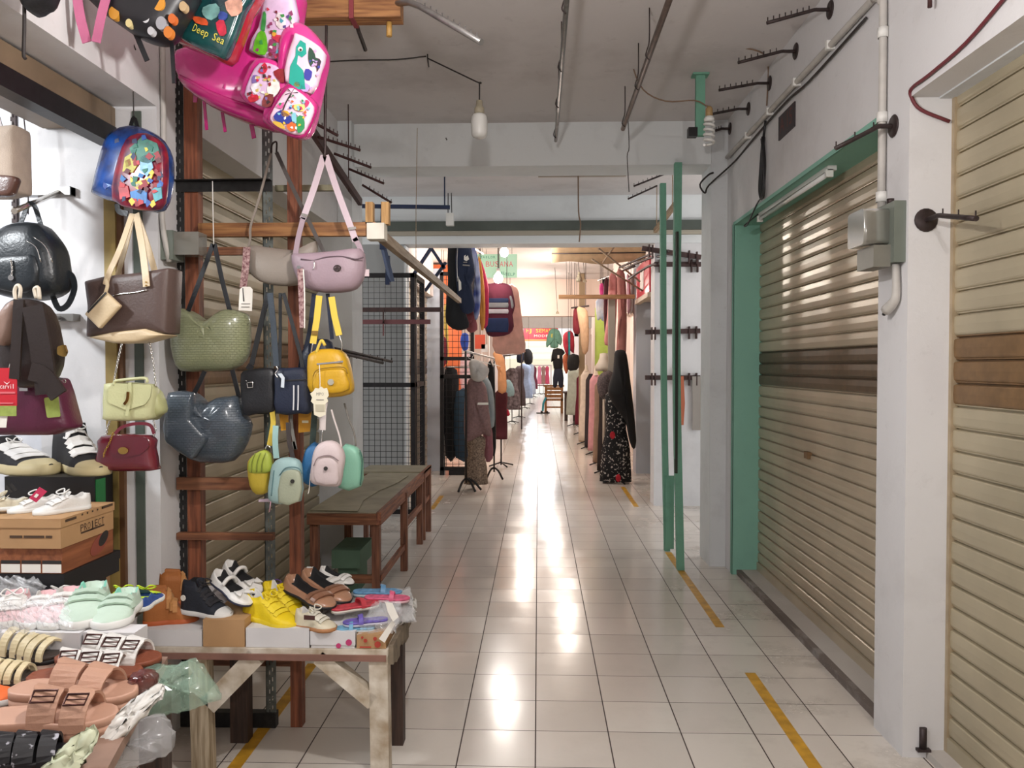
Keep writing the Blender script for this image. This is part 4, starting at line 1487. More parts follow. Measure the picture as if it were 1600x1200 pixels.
for pts, c in (([(428, 182), (440, 172), (456, 184), (452, 194), (434, 190)], '#26368c'), ([(440, 174), (450, 174), (452, 182), (442, 182)], '#e2a32c'), ([(460, 164), (476, 164), (474, 174), (462, 172)], '#efd77c'), ([(466, 166), (471, 166), (470, 171), (466, 171)], '#d24a32'), ([(464, 184), (474, 182), (476, 200), (466, 208)], '#2f8a52'), ([(448, 196), (460, 190), (464, 202), (454, 206)], '#c8622c'), ([(456, 180), (462, 176), (464, 192), (458, 192)], '#7fbccb'), ([(478, 156), (484, 160), (478, 168)], '#c5356a'), ([(432, 166), (444, 160), (440, 170)], '#d85a98'), ([(426, 190), (440, 192), (446, 202), (434, 198)], '#c9a23e')):
    B.plate(pts, mat('print_' + c[1:], c, .3), .124, .003, sub=2, name='print_patch', parent=Q)

shards(B, Q, [(428, 182), (438, 162), (450, 146), (462, 144), (484, 162), (486, 174), (474, 202), (452, 204)], ['#2f8a52', '#c8622c', '#7fbccb', '#c5356a', '#e0b63c', '#26368c', '#efe6ea', '#3c3340'], 26, .1275, 3, 9)
shards(B, P, [(482, 70), (500, 84), (498, 112), (486, 140), (478, 130)], ['#2d4a3c', '#3d3f9a', '#3c3340', '#b79bd0', '#c9a6c9'], 12, .1035, 3, 10)
# ---- stall side: fabric tote, black backpack, brown backpack, maroon bag, tags
B = Bag('tote_bag', 'beige canvas tote with brown leather base at the left edge', 8, 255, 2.75, 0, 'bag', base=(8, 200))
o = B.body([(-40, 206), (36, 199), (39, 303), (8, 309), (-40, 309)], mat('beige_canvas', '#a8988a', .85, var=.12, vscale=14, bump=.2, bscale=250), .12, p=6, rnd=.01, sub=0)
B.body([(-40, 279), (4, 274), (32, 277), (21, 307), (-40, 308)], leather('brown_leather', '#54382f', .35), .04, .05, p=6, rnd=.02, sub=0, name='leather_base')
B.strap([(-10, 205), (-4, 180), (4, 204)], leather('brown_leather', '#54382f'), 4, .0, name='handle')

B = Bag('backpack', 'black leather backpack with silver charm hanging from a chrome peg in the stall', 50, 410, 2.75, 0, 'backpack', base=(50, 330))
MBL = leather('black_leather', '#1b2126', .34)
B.body([(-18, 395), (2, 366), (28, 351), (64, 350), (82, 366), (96, 388), (101, 412), (104, 440), (99, 456), (80, 466), (48, 470), (10, 463), (-18, 448)], MBL, .16, p=3.5, sub=3)
B.body([(-18, 412), (4, 400), (40, 398), (60, 402), (64, 440), (40, 458), (0, 452), (-18, 445)], MBL, .05, .065, p=4, sub=2, name='front_pocket')
B.strap([(31, 353), (42, 324), (46, 318), (54, 322), (64, 352)], MBL, 7, .0, name='handle')
B.strap([(101, 424), (113, 432), (116, 452), (106, 476), (92, 482), (82, 462)], MBL, 9, -.02, name='shoulder_strap')
B.cord([(40, 376), (56, 386), (64, 410)], M_CHROME, .0018, .085, name='zip')
B.cord([(52, 370), (70, 384), (82, 410)], M_CHROME, .0018, .080, name='zip')
B.chain([(17, 406), (19, 420), (18, 430)], M_CHROME, .095, 'charm_chain', .006)
B.disc(18, 434, 4.5, M_CHROME, .092, .004, 'charm')
t = thing('peg_hook', 'chrome slanting peg bar carrying the black leather backpack in the stall', 'display hook', at(90, 300, 3.15))
A, b_ = at(92, 300, 3.10), at(22, 330, 2.62)
MB().tube([A, b_], .010, n=8).build('bar', M_CHROME, t)
MB().box(at(35, 300, 3.12).x, at(118, 300, 3.12).x, 3.09, 3.14, at(60, 307, 3.12).z, at(60, 295, 3.12).z).build('square_rail', mat('rail_grey', '#8a8783', .35, .6), t)
MB().box(at(116.5, 300, 3.12).x, at(118, 300, 3.12).x, 3.085, 3.145, at(60, 307.5, 3.12).z, at(60, 294.5, 3.12).z).build('end_cap', M_BLACK, t)

B = Bag('backpack', 'brown and beige backpack with wide dark straps toward the camera in the stall', 50, 540, 2.45, 0, 'backpack', base=(50, 460))
MDB = leather('dark_brown_leather', '#2a201d', .4)
MTP = leather('taupe_leather', '#8d7468', .42)
B.body([(4, 505), (12, 482), (28, 468), (60, 470), (80, 490), (90, 530), (94, 558), (86, 590), (60, 606), (20, 600), (2, 560)], MDB, .12, -.06, p=3.5, sub=2)
B.body([(2, 505), (12, 482), (26, 470), (34, 476), (26, 520), (14, 540), (0, 535)], MTP, .08, .0, p=4, sub=2, name='side_panel')
B.strap([(30, 468), (27, 520), (25, 560), (23, 592)], MDB, 16, .05, .008, name='shoulder_strap')
B.strap([(52, 478), (60, 520), (68, 570), (73, 616)], MDB, 33, .06, .010, name='shoulder_strap')
B.strap([(48, 580), (70, 588), (92, 618)], MDB, 28, .065, .01, name='strap_end')
B.cord([(25, 470), (23, 455), (27, 446), (32, 450), (31, 466)], mat('cream_hook', '#d8cdbb', .4), .006, .02, name='hook_loop')
B.cord([(57, 466), (54, 452), (60, 450), (62, 468)], mat('cream_hook', '#d8cdbb', .4), .006, .02, name='hook_loop')
B.plate([(92, 542), (103, 538), (107, 550), (103, 558), (92, 554)], M_GOLD, -.04, .01, name='gold_buckle', rnd=.006)
solo('peg_hook', MB().box(at(78, 497, 3.1).x, at(121, 497, 3.1).x, 3.07, 3.12, at(80, 502, 3.1).z, at(80, 491, 3.1).z).tube([at(92, 496, 3.06), at(60, 500, 2.8)], .010), mat('rail_grey', '#8a8783', .35, .6),
     'grey square rail end on the stall wall behind the brown backpack', 'display hook')

B = Bag('handbag', 'maroon handbag with green paper tag under the brown backpack', 60, 635, 2.62, 0, 'bag', base=(60, 585))
MMR = leather('maroon_leather', '#59203a', .36)
B.body([(-20, 640), (8, 598), (32, 590), (98, 590), (106, 612), (114, 642), (121, 668), (90, 679), (-20, 679)], MMR, .13, p=5, sub=0, rnd=.012)
B.plate([(69, 622), (91, 618), (95, 651), (74, 653)], mat('green_tag', '#93a34f', .6, var=.1, vscale=60), .09, .002, name='paper_tag', rnd=.006)
B.plate([(100, 608), (106, 608), (106, 622), (101, 620)], MMR, .0, .02, name='side_tab')
B.cord([(92, 590), (102, 594), (101, 598), (94, 592)], M_CHROME, .002, .05, name='ring')
B.plate([(31, 606), (44, 606), (44, 611), (31, 611)], M_CHROME, .072, .003, name='buckle')
B.strap([(30, 595), (34, 570), (60, 560), (80, 572), (86, 594)], MMR, 6, .02, name='handle')
B = Bag('price_tag', 'red brand card with green foot hanging before the maroon handbag', 8, 612, 2.4, 0, 'tag', base=(8, 575))
o = B.plate([(-20, 575), (27, 575), (27, 634), (-20, 634)], mat('red_card', '#c3202f', .5), .0, .003, name='card')
B.plate([(-20, 634), (26, 634), (26, 650), (-20, 650)], mat('green_tag', '#93a34f', .6), .0, .003, name='green_foot')
B.plate([(-20, 650), (12, 650), (10, 668), (-20, 668)], M_CARD, -.004, .003, name='white_slip')
B.writing('carvil', 11, 604, 8, mat('white_ink', '#f0dede', .6), .004, 24, name='lettering')
B.plate([(6, 596), (11, 599), (16, 596), (11, 601)], mat('white_ink', '#f0dede', .6), .004, .001, name='bird_mark')
B.plate([(0, 612), (24, 612), (24, 615), (0, 615)], mat('pink_ink', '#d86a72', .6), .004, .001, name='text_bar')
B.plate([(0, 629), (21, 629), (21, 631), (0, 631)], mat('pink_ink', '#d86a72', .6), .004, .001, name='text_bar')
B.cord([(14, 575), (18, 560), (22, 545)], M_CARD, .001, .0, name='string')

# ---- brown tote with beige pouch
B = Bag('tote_bag', 'dark brown tote with beige handles and dangling beige pouch under the blue backpack', 208, 478, 2.9, -6, 'bag', base=(208, 335))
o = B.body([(143, 441), (176, 433), (225, 428), (276, 420), (274, 470), (272, 523), (240, 517), (146, 528), (148, 480)], leather('brown_grain', '#55443f', .45), .12, p=7, sub=0, rnd=.008)
MBG = leather('beige_leather', '#cdb794', .45)
B.body([(148, 528), (190, 519), (241, 514), (271, 524), (228, 536), (190, 537)], MBG, .115, .003, p=6, sub=0, rnd=.006, name='leather_base')
B.strap([(165, 445), (170, 428), (188, 388), (207, 334)], MBG, 9, .062, name='handle', offs=[.065, .06, .04, .0])
B.strap([(229, 448), (227, 425), (222, 385), (213, 334)], MBG, 11, .065, name='handle', offs=[.068, .062, .04, .0])
B.strap([(183, 432), (195, 390), (208, 336)], MBG, 8, -.055, name='handle')
B.strap([(243, 428), (232, 390), (214, 336)], MBG, 10, -.055, name='handle')
for y in (441, 446):
    B.disc(228.5, y, 1.4, M_GOLD, .072, .002, 'rivet')
B.cord([(176, 462), (190, 459), (210, 457), (230, 453)], M_CHROME, .0022, .063, name='zip')
P = B.body([(134, 491), (166, 455), (190, 478), (157, 514)], MBG, .022, .09, p=6, sub=0, rnd=.006, name='pouch')
B.strap([(137, 488), (166, 457)], M_INK, 3, .103, .002, sub=0, name='pouch_zip', parent=P)
B.strap([(165, 457), (168, 446), (166, 436)], MBG, 5, .085, name='pouch_cord')

# ---- pale green handbag and burgundy handbag
B = Bag('handbag', 'pale green flap handbag on a silver chain below the brown tote', 208, 628, 2.88, 0, 'bag', base=(208, 540))
MPG = leather('pale_green_leather', '#c3c496', .4)
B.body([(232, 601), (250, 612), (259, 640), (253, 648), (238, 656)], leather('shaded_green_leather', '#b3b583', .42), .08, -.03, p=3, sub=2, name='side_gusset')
B.body([(167, 606), (176, 598), (238, 600), (245, 620), (243, 645), (236, 656), (172, 657), (166, 646)], MPG, .075, p=6, sub=2)
P = B.plate([(170, 606), (178, 599), (238, 601), (236, 620), (228, 632), (198, 641), (170, 629)], MPG, .038, .006, name='flap', rnd=.008)
B.strap([(203, 598), (203, 620), (198, 650)], MPG, 5, .047, .003, name='closing_tab')
B.strap([(200, 612), (199, 624), (194, 632)], M_GOLD, 4, .052, .004, name='clasp')
B.cord([(178, 602), (180, 596), (190, 594), (226, 591), (230, 598)], MPG, .006, .04, name='top_handle')
B.chain([(177, 604), (183, 570), (190, 538)], M_CHROME, .03)
B.chain([(244, 604), (240, 570), (234, 536)], M_CHROME, .0)
B.cord([(190, 538), (206, 520), (234, 536)], M_CHROME, .003, -.01, name='hook_rod')

B = Bag('handbag', 'shiny burgundy flap handbag with gold chain and medallion, lowest on the left pier', 198, 705, 2.86, 0, 'bag', base=(198, 662))
MBU = mat('burgundy_patent', '#6d2230', .2, coat=.6, var=.1)
B.body([(163, 680), (236, 680), (241, 700), (246, 728), (240, 735), (156, 734), (152, 724), (157, 700)], MBU, .075, p=5, sub=2)
B.plate([(174, 680), (230, 683), (235, 698), (221, 710), (194, 715), (174, 708)], MBU, .036, .007, name='flap', rnd=.012)
B.disc(193, 704, 8, M_GOLD, .045, .004, 'medallion', ry=.7)
B.chain([(177, 676), (171, 692), (164, 705), (162, 714)], M_GOLD, .046)
B.strap([(180, 678), (190, 668), (212, 662), (234, 664), (241, 678)], MBU, 5, .01, name='handle')
B.chain([(166, 680), (168, 668), (172, 657)], M_CHROME, .0)
B.chain([(240, 682), (243, 670), (240, 657)], M_CHROME, .0)

# ---- olive and slate woven totes on the rack
B = Bag('tote_bag', 'slouchy olive woven glossy tote hanging on black straps from the rack', 330, 535, 3.16, 0, 'bag', base=(333, 381))
MOL = woven('olive_woven_patent', '#8d9272')
B.body([(274, 485), (285, 482), (297, 485), (306, 492), (316, 499), (327, 500), (340, 491), (352, 484), (364, 483), (380, 488), (388, 494), (391, 520), (390, 545), (384, 563), (366, 577), (325, 580), (285, 580), (273, 560), (268, 524)], MOL, .15, p=2.6, sub=2, fold=.004)
B.strap([(294, 486), (312, 438), (333, 381)], M_BLKN, 7, .03, sub=0, name='strap')
B.strap([(359, 485), (347, 438), (335, 381)], M_BLKN, 7, .03, sub=0, name='strap')
B.cord([(334, 383), (333, 340), (332, 283)], mat('white_string', '#d8d6d0', .6), .0022, .03, name='hanging_string')
B = Bag('tote_bag', 'dark slate woven tote with folded flap hanging below the olive one', 325, 668, 3.12, 0, 'bag', base=(330, 585))
MSL = woven('slate_woven_patent', '#48525c')
B.body([(266, 613), (303, 613), (312, 624), (326, 629), (342, 621), (360, 619), (375, 620), (384, 648), (393, 664), (385, 694), (366, 720), (332, 723), (302, 718), (261, 687), (260, 650)], MSL, .15, p=2.8, sub=2, fold=.004)
B.body([(266, 612), (304, 612), (301, 655), (327, 685), (302, 719), (260, 690), (259, 650)], MSL, .06, .08, p=4, sub=0, rnd=.015, name='folded_flap')
B.strap([(302, 617), (311, 600), (320, 580)], M_BLKN, 7, .0, sub=0, name='strap')
B.strap([(374, 622), (369, 602), (363, 578)], M_BLKN, 7, .0, sub=0, name='strap')

# ---- taupe crescent bag and mauve bag
B = Bag('shoulder_bag', 'taupe crescent shoulder bag with maroon patterned strap and white tag', 440, 415, 3.2, 0, 'bag', base=(424, 240))
MTA = leather('taupe_grain', '#8f857b', .5)
B.body([(386, 388), (400, 384), (420, 387), (440, 389), (470, 391), (495, 377), (494, 410), (482, 436), (462, 446), (440, 447), (415, 443), (397, 433), (389, 416)], MTA, .09, p=3, sub=2)
B.strap([(388, 388), (391, 372), (392, 352), (405, 310), (424, 238)], MTA, 3.5, .0, name='strap')
B.strap([(432, 238), (452, 282), (475, 330), (507, 396)], leather('dark_grey_strap', '#4b4542', .5), 6, .02, name='strap')
MMP = mat('maroon_pattern_web', '#5e2630', .7, var=.8, vscale=110, col2='#b79a96')
B.strap([(386, 386), (384, 415), (380, 450)], MMP, 11, .055, name='patterned_strap')
P = B.plate([(375, 452), (380, 448), (391, 448), (395, 452), (394, 486), (373, 485)], M_CARD, .06, .003, name='paper_tag')
B.plate([(379, 450), (380, 450), (382, 471), (380, 471)], M_INK, .064, .001, name='ink_stroke', parent=P)
B.plate([(377, 474), (391, 474), (391, 475.5), (377, 475.5)], M_GREYI, .064, .001, name='ink_line', parent=P)
B.plate([(377, 479), (390, 479), (390, 480.5), (377, 480.5)], M_GREYI, .064, .001, name='ink_line', parent=P)
B.cord([(424, 240), (425, 226), (432, 222), (432, 238)], M_METALD, .004, .0, name='hook')

B = Bag('shoulder_bag', 'mauve crossbody bag with wide webbing strap hanging at the right of the rack', 515, 425, 3.12, 0, 'bag', base=(507, 242))
MMV = leather('mauve_nylon', '#9c8790', .5)
MMW = mat('mauve_webbing', '#c0aeb5', .7, var=.06)
B.body([(457, 400), (467, 397), (500, 395), (530, 392), (564, 389), (571, 406), (570, 428), (562, 446), (548, 455), (510, 458), (476, 449), (461, 424)], MMV, .12, p=3, sub=2)
B.strap([(506, 243), (492, 290), (478, 330), (473, 342)], MMW, 10, .0, name='strap')
B.strap([(474, 340), (466, 372), (461, 402)], MMV, 8, .0, name='strap_tail')
B.strap([(509, 243), (526, 295), (547, 352), (556, 377)], MMW, 10, .0, name='strap')
B.strap([(554, 372), (561, 384), (565, 395)], MMV, 8, .0, name='strap_tail')
B.plate([(472, 333), (482, 336), (480, 340), (471, 337)], M_CHROME, .006, .004, name='buckle')
B.plate([(544, 356), (556, 354), (557, 358), (545, 360)], M_CHROME, .006, .004, name='buckle')
B.cord([(470, 405), (490, 407), (510, 402), (535, 401), (555, 405), (568, 402)], mat('dark_mauve_zip', '#5b4a52', .5), .003, .056, name='zip')
B.cord([(491, 408), (491, 418), (489, 421)], M_CHROME, .0022, .064, name='zip_pull')
ring = [(527 + 5.5 * math.cos(a), 419 + 4.5 * math.sin(a)) for a in [2 * PI * i / 12 for i in range(13)]]
B.cord(ring, M_METALD, .002, .064, name='round_logo', sub=0)
for a in (0.5, 2.6, 4.7):
    B.disc(527 + 2.6 * math.cos(a), 419 + 2.2 * math.sin(a), 2, M_METALD, .062, .003, 'round_logo')
B.disc(467, 418, 3, M_CHROME, .06, .003, 'ring')
B.strap([(469, 420), (471, 460), (473, 512)], MMP, 9, .066, name='patterned_strap')
B.strap([(474, 421), (476, 460), (476, 513)], M_CARD, 1.5, .072, name='string')
B.plate([(570, 421), (577, 421), (577, 432), (570, 432)], mat('pale_pink_tag', '#d3c0c4', .7), -.01, .003, name='side_label')
B.cord([(507, 246), (508, 230), (508, 190), (509, 120), (510, 40)], M_METALD, .0065, .0, name='hanging_rod', sub=2)

# ---- black, navy sling bags, yellow mini backpack
B = Bag('sling_bag', 'black flat sling bag left of the navy one on the rack', 405, 612, 3.1, 0, 'bag', base=(420, 457))
B.body([(379, 584), (388, 578), (400, 576), (430, 576), (433, 600), (432, 643), (400, 647), (384, 648), (379, 615)], M_BLKN, .07, p=5, sub=2)
B.strap([(419, 458), (408, 505), (393, 570)], leather('black_webbing', '#26282b', .7), 8, -.02, sub=0, name='strap')
B.strap([(422, 458), (427, 505), (432, 572)], leather('slate_webbing', '#39424c', .7), 9, .03, sub=0, name='strap')
ring = [(386, 598), (395, 597), (395, 605), (387, 606), (386, 598)]
B.cord(ring, M_CHROME, .0018, .042, sub=0, name='square_badge')
B.cord([(384, 594), (386, 596)], M_CHROME, .002, .04, sub=0, name='zip_pull')
for pts in ([(393, 570), (388, 578)],):
    B.strap(pts, M_BLKN, 10, -.02, sub=0, name='strap_tail')
B = Bag('sling_bag', 'navy sling bag with two white stripes in the middle of the rack', 460, 612, 3.07, 0, 'bag', base=(443, 457))
B.body([(433, 578), (449, 575), (482, 575), (488, 592), (488, 642), (470, 646), (434, 646), (432, 610)], M_NAVY, .08, p=5, sub=2)
B.strap([(443, 458), (455, 500), (470, 556), (474, 580)], leather('black_webbing', '#26282b', .7), 6, -.02, sub=0, name='strap')
B.strap([(438, 458), (438, 520), (437, 575)], leather('black_webbing', '#26282b', .7), 5, -.03, sub=0, name='strap')
for x in (459, 466):
    B.strap([(x, 602), (x, 622), (x - .6, 641)], mat('white_tape', '#c9c9cc', .6), 2, .043, .002, name='white_stripe')
B.plate([(434, 584), (440, 583), (445, 590), (444, 606), (439, 605), (440, 592)], mat('clear_white_tag', '#cdd6de', .4), .05, .002, name='tag')
B.cord([(432, 572), (434, 578), (430, 584), (434, 590)], M_CHROME, .0025, .05, name='snap_hook')
B.plate([(438, 594), (484, 592), (484, 593.5), (438, 595.5)], M_INK, .042, .002, name='zip')
B = Bag('backpack', 'dark navy backpack mostly hidden behind the yellow mini backpack', 495, 550, 3.16, 0, 'backpack', base=(500, 460))
B.body([(467, 574), (474, 547), (488, 532), (512, 530), (522, 545), (526, 590), (480, 600)], M_NAVY, .08, p=3, sub=2)
B.strap([(491, 459), (488, 485), (484, 517), (478, 545)], M_NAVY, 7, .02, name='strap')
B.strap([(512, 459), (515, 490), (519, 530)], M_NAVY, 6, .02, name='strap')
B = Bag('backpack', 'yellow mini backpack with cream hang tag on the right of the rack', 517, 584, 3.02, 0, 'backpack', base=(508, 460))
MYE = leather('yellow_nylon', '#c79a1e', .42)
MYW = mat('yellow_webbing', '#d9bc4a', .7)
B.body([(483, 562), (488, 551), (505, 545), (532, 547), (544, 562), (550, 590), (552, 606), (547, 616), (517, 621), (487, 612), (483, 590)], MYE, .11, p=4, sub=2)
P = B.body([(490, 590), (494, 580), (508, 577), (537, 576), (543, 588), (546, 608), (520, 616), (491, 610)], MYE, .04, .045, p=4, sub=2, name='front_pocket')
B.cord([(489, 588), (494, 579), (510, 575), (537, 574), (543, 584)], mat('dark_yellow_piping', '#8a6a18', .5), .002, .066, name='piping')
B.strap([(495, 569), (515, 567), (536, 565)], M_CHROME, 2.5, .056, .002, name='zip')
B.disc(517, 597, 5, mat('silver_badge', '#cfc9b4', .3, .7), .068, .003, 'round_badge')
B.strap([(499, 462), (495, 500), (489, 537)], MYW, 10, .02, sub=0, name='strap')
B.strap([(518, 464), (523, 495), (530, 524)], MYW, 10, .02, sub=0, name='strap')
B.cord([(489, 536), (487, 546), (486, 556)], M_CHROME, .003, .02, name='snap_hook')
B.cord([(530, 524), (534, 536), (534, 548)], M_CHROME, .003, .02, name='snap_hook')
B.cord([(494, 552), (499, 538), (503, 532), (508, 540)], MYW, .006, .04, name='top_handle')
B.plate([(487, 517), (497, 517), (497, 523), (487, 523)], M_GOLD, .026, .003, name='buckle')
B.cord([(499, 570), (500, 590), (500, 607)], M_CARD, .0015, .075, name='tag_string')
P = B.plate([(485, 615), (490, 611), (493, 606), (498, 607), (502, 604), (506, 607), (511, 606), (513, 612), (514, 618), (511, 622), (513, 627), (509, 631), (509, 648), (500, 652), (491, 648), (490, 631), (486, 627), (488, 621)], mat('cream_tag', '#ddd6bf', .6), .078, .003, name='hang_tag')
B.writing('MPO', 500, 616, 5, M_GREYI, .082, 12, parent=P)
B.plate([(494, 624), (506, 624), (506, 625.2), (494, 625.2)], M_GREYI, .082, .001, name='ink_line', parent=P)
B.plate([(493, 632), (507, 632), (507, 643), (493, 643)], mat('tag_grey', '#b4ad97', .6), .082, .001, name='tag_panel', parent=P)

# ---- strap ends under the sling bags
B = Bag('bag_straps', 'mustard and grey strap ends hanging below the navy sling bag', 462, 660, 3.12, 0, 'bag strap', base=(462, 643))
MMU = leather('mustard_webbing', '#c98d1c', .5)
B.plate([(436, 640), (450, 640), (452, 671), (440, 673)], MMU, 0, .006, name='strap_end')
B.plate([(467, 640), (487, 640), (485, 674), (467, 676)], MMU, 0, .006, name='strap_end')
B.plate([(472, 657), (482, 657), (482, 661), (472, 661)], mat('pale_print', '#e3d9b8', .6), .007, .001, name='printed_mark')
B.strap([(455, 644), (456, 668), (462, 702), (458, 690)], leather('grey_webbing', '#79756f', .6), 5, 0, name='strap_end')
B.strap([(427, 640), (424, 665), (420, 690)], leather('dark_green_webbing', '#3b4a44', .6), 10, 0, name='strap_end')

# ---- mini pouches
def pouch(label, outline, m, Y, front=None, badge=None, fm=None, base=None, d=.07):
    cx = sum(p[0] for p in outline) / len(outline)
    cy = sum(p[1] for p in outline) / len(outline)
    b = Bag('mini_pouch', label, cx, cy, Y, 0, 'pouch', base=base or (cx, min(p[1] for p in outline)))
    b.body(outline, m, d, p=3.5, sub=2)
    if front:
        b.body(front, fm or m, .03, d / 2 - .01, p=4, sub=2, name='front_pocket')
    if badge:
        b.disc(badge[0], badge[1], 3.2, M_INK, d / 2 + .012, .003, 'round_badge')
    return b


b = pouch('yellow and lime striped mini pouch, leftmost of the small pouches', [(389, 727), (393, 715), (401, 708), (412, 703), (422, 709), (425, 722), (424, 745), (421, 768), (403, 772), (393, 758)], leather('yellow_nylon_soft', '#c2ab3a', .5), 3.08, d=.09)
b.body([(389, 727), (393, 715), (401, 708), (412, 703), (422, 709), (425, 722), (424, 736), (408, 740), (391, 738)], leather('lime_nylon', '#a9b84a', .5), .045, .03, p=4, sub=2, name='lime_top')
for x in (396, 404, 412):
    b.cord([(x - 3, 738), (x - 2, 722), (x + 3, 708)], leather('olive_piping', '#7e8a36', .5), .0025, .055, name='piping')
b.strap([(421, 696), (424, 680), (427, 660), (425, 640)], MYW, 8, 0, name='strap')
b.cord([(414, 702), (418, 696), (423, 700)], M_CHROME, .003, .03, name='snap_hook')
b.plate([(405, 780), (432, 778), (432, 784), (404, 784)], mat('lilac_tag', '#c8b4c4', .5), .0, .003, name='side_label')
b = pouch('light teal mini pouch with pale front pocket and dark badge', [(423, 745), (427, 725), (440, 715), (460, 716), (470, 724), (472, 745), (470, 783), (434, 787), (420, 777)], leather('light_teal_nylon', '#9dbcbc', .5), 3.02,
          [(438, 745), (448, 734), (464, 734), (471, 744), (468, 783), (436, 786)], (457, 752), leather('sage_nylon', '#a9b09a', .5))
b.cord([(428, 735), (426, 755), (424, 775)], leather('teal_piping', '#5d8288', .5), .0022, .035, name='piping')
b.cord([(437, 742), (447, 731), (465, 731), (472, 740)], leather('teal_piping', '#5d8288', .5), .0022, .04, name='piping')
b.cord([(424, 775), (421, 800)], mat('pink_string', '#d9a7b4', .6), .002, .02, sub=0, name='string')
b.strap([(432, 716), (430, 690), (431, 665)], leather('aqua_webbing', '#9cc0bd', .6), 9, -.02, name='strap')
b.strap([(458, 716), (452, 690), (450, 660)], leather('dark_brown_webbing', '#3b3331', .6), 7, -.02, name='strap')
b = pouch('blue mini pouch half hidden behind the pale pink one', [(473, 730), (477, 708), (484, 696), (498, 694), (500, 757), (478, 755), (473, 745)], leather('blue_nylon', '#2f6a9c', .5), 3.1)
b.strap([(488, 697), (490, 670), (492, 640)], leather('dark_green_webbing', '#3b4a44', .6), 9, -.01, name='strap')
b = pouch('mint green mini pouch on the right end of the small pouches', [(530, 762), (534, 700), (548, 695), (560, 701), (566, 715), (567, 735), (564, 760)], leather('mint_nylon', '#7fb39c', .5), 3.08)
b.cord([(562, 703), (566, 718), (565, 740), (563, 758)], leather('dark_mint_piping', '#3f6a5e', .5), .0025, .03, name='piping')
b.cord([(556, 697), (553, 675), (545, 655), (538, 630)], leather('grey_webbing', '#79756f', .6), .004, .0, name='strap')
b.strap([(538, 727), (532, 727), (528, 727)], M_INK, 2, .037, name='side_zip')
b = pouch('pale pink mini pouch in front of the blue and mint ones', [(488, 725), (491, 706), (500, 692), (518, 688), (532, 696), (539, 714), (536, 735), (533, 754), (526, 760), (494, 757), (486, 748)], leather('pale_pink_nylon', '#c9b9b9', .5), 3.0,
          [(491, 728), (498, 716), (516, 714), (528, 722), (530, 740), (527, 757), (494, 754)], (509, 732))
b.cord([(490, 728), (497, 715), (516, 712), (529, 720)], leather('rose_piping', '#8d7b7c', .5), .0022, .04, name='piping')
b.strap([(504, 672), (505, 645), (508, 625)], leather('pale_pink_webbing', '#cfc4c0', .6), 10, -.01, name='strap')
b.cord([(502, 692), (503, 682), (504, 672)], M_CHROME, .0025, 0, name='snap_hook')
b.cord([(534, 700), (530, 680), (522, 655), (518, 640)], leather('pale_pink_webbing', '#cfc4c0', .6), .004, 0, name='strap')
b.cord([(485, 740), (483, 765), (481, 772)], M_CARD, .0016, .0, name='string')
# ================================================================= SHOES, BOXES, STALL
WID = [(0, .30), (.04, .58), (.12, .76), (.25, .80), (.42, .76), (.58, .88), (.70, 1.0), (.80, .97), (.89, .80), (.95, .56), (.985, .32), (1, .14)]
UPPER = {
    'sneaker': ([(0, .24), (.06, .27), (.22, .22), (.30, .235), (.40, .27), (.48, .235), (.62, .185), (.78, .135), (.92, .11), (1, .05)], .46),
    'boot': ([(0, .62), (.08, .66), (.40, .66), (.46, .58), (.56, .40), (.68, .28), (.84, .22), (.94, .17), (1, .07)], .46),
    'hightop': ([(0, .46), (.08, .48), (.34, .50), (.42, .42), (.52, .31), (.66, .21), (.82, .15), (.94, .12), (1, .05)], .42),
    'flat': ([(0, .22), (.06, .23), (.25, .15), (.45, .12), (.60, .12), (.70, .135), (.85, .11), (.95, .08), (1, .04)], .64),
}
SOLE_T = {'sneaker': .085, 'boot': .10, 'hightop': .085, 'flat': .04}


def sole_ring(L, wr, z, grow=1.0, s0=0.0, s1=1.0, n=22, heel_lift=0.0):
    left, right = [], []
    for i in range(n + 1):
        s = s0 + (s1 - s0) * i / n
        h = interp(WID, s) * wr * L / 2 * grow
        x = (s - .5) * (1 + (grow - 1) * .35) * L + .5 * L
        zz = z + heel_lift * max(0, 1 - s / .55)
        left.append(Vector((x, h, zz)))
        right.append(Vector((x, -h, zz)))
    return right + left[::-1]


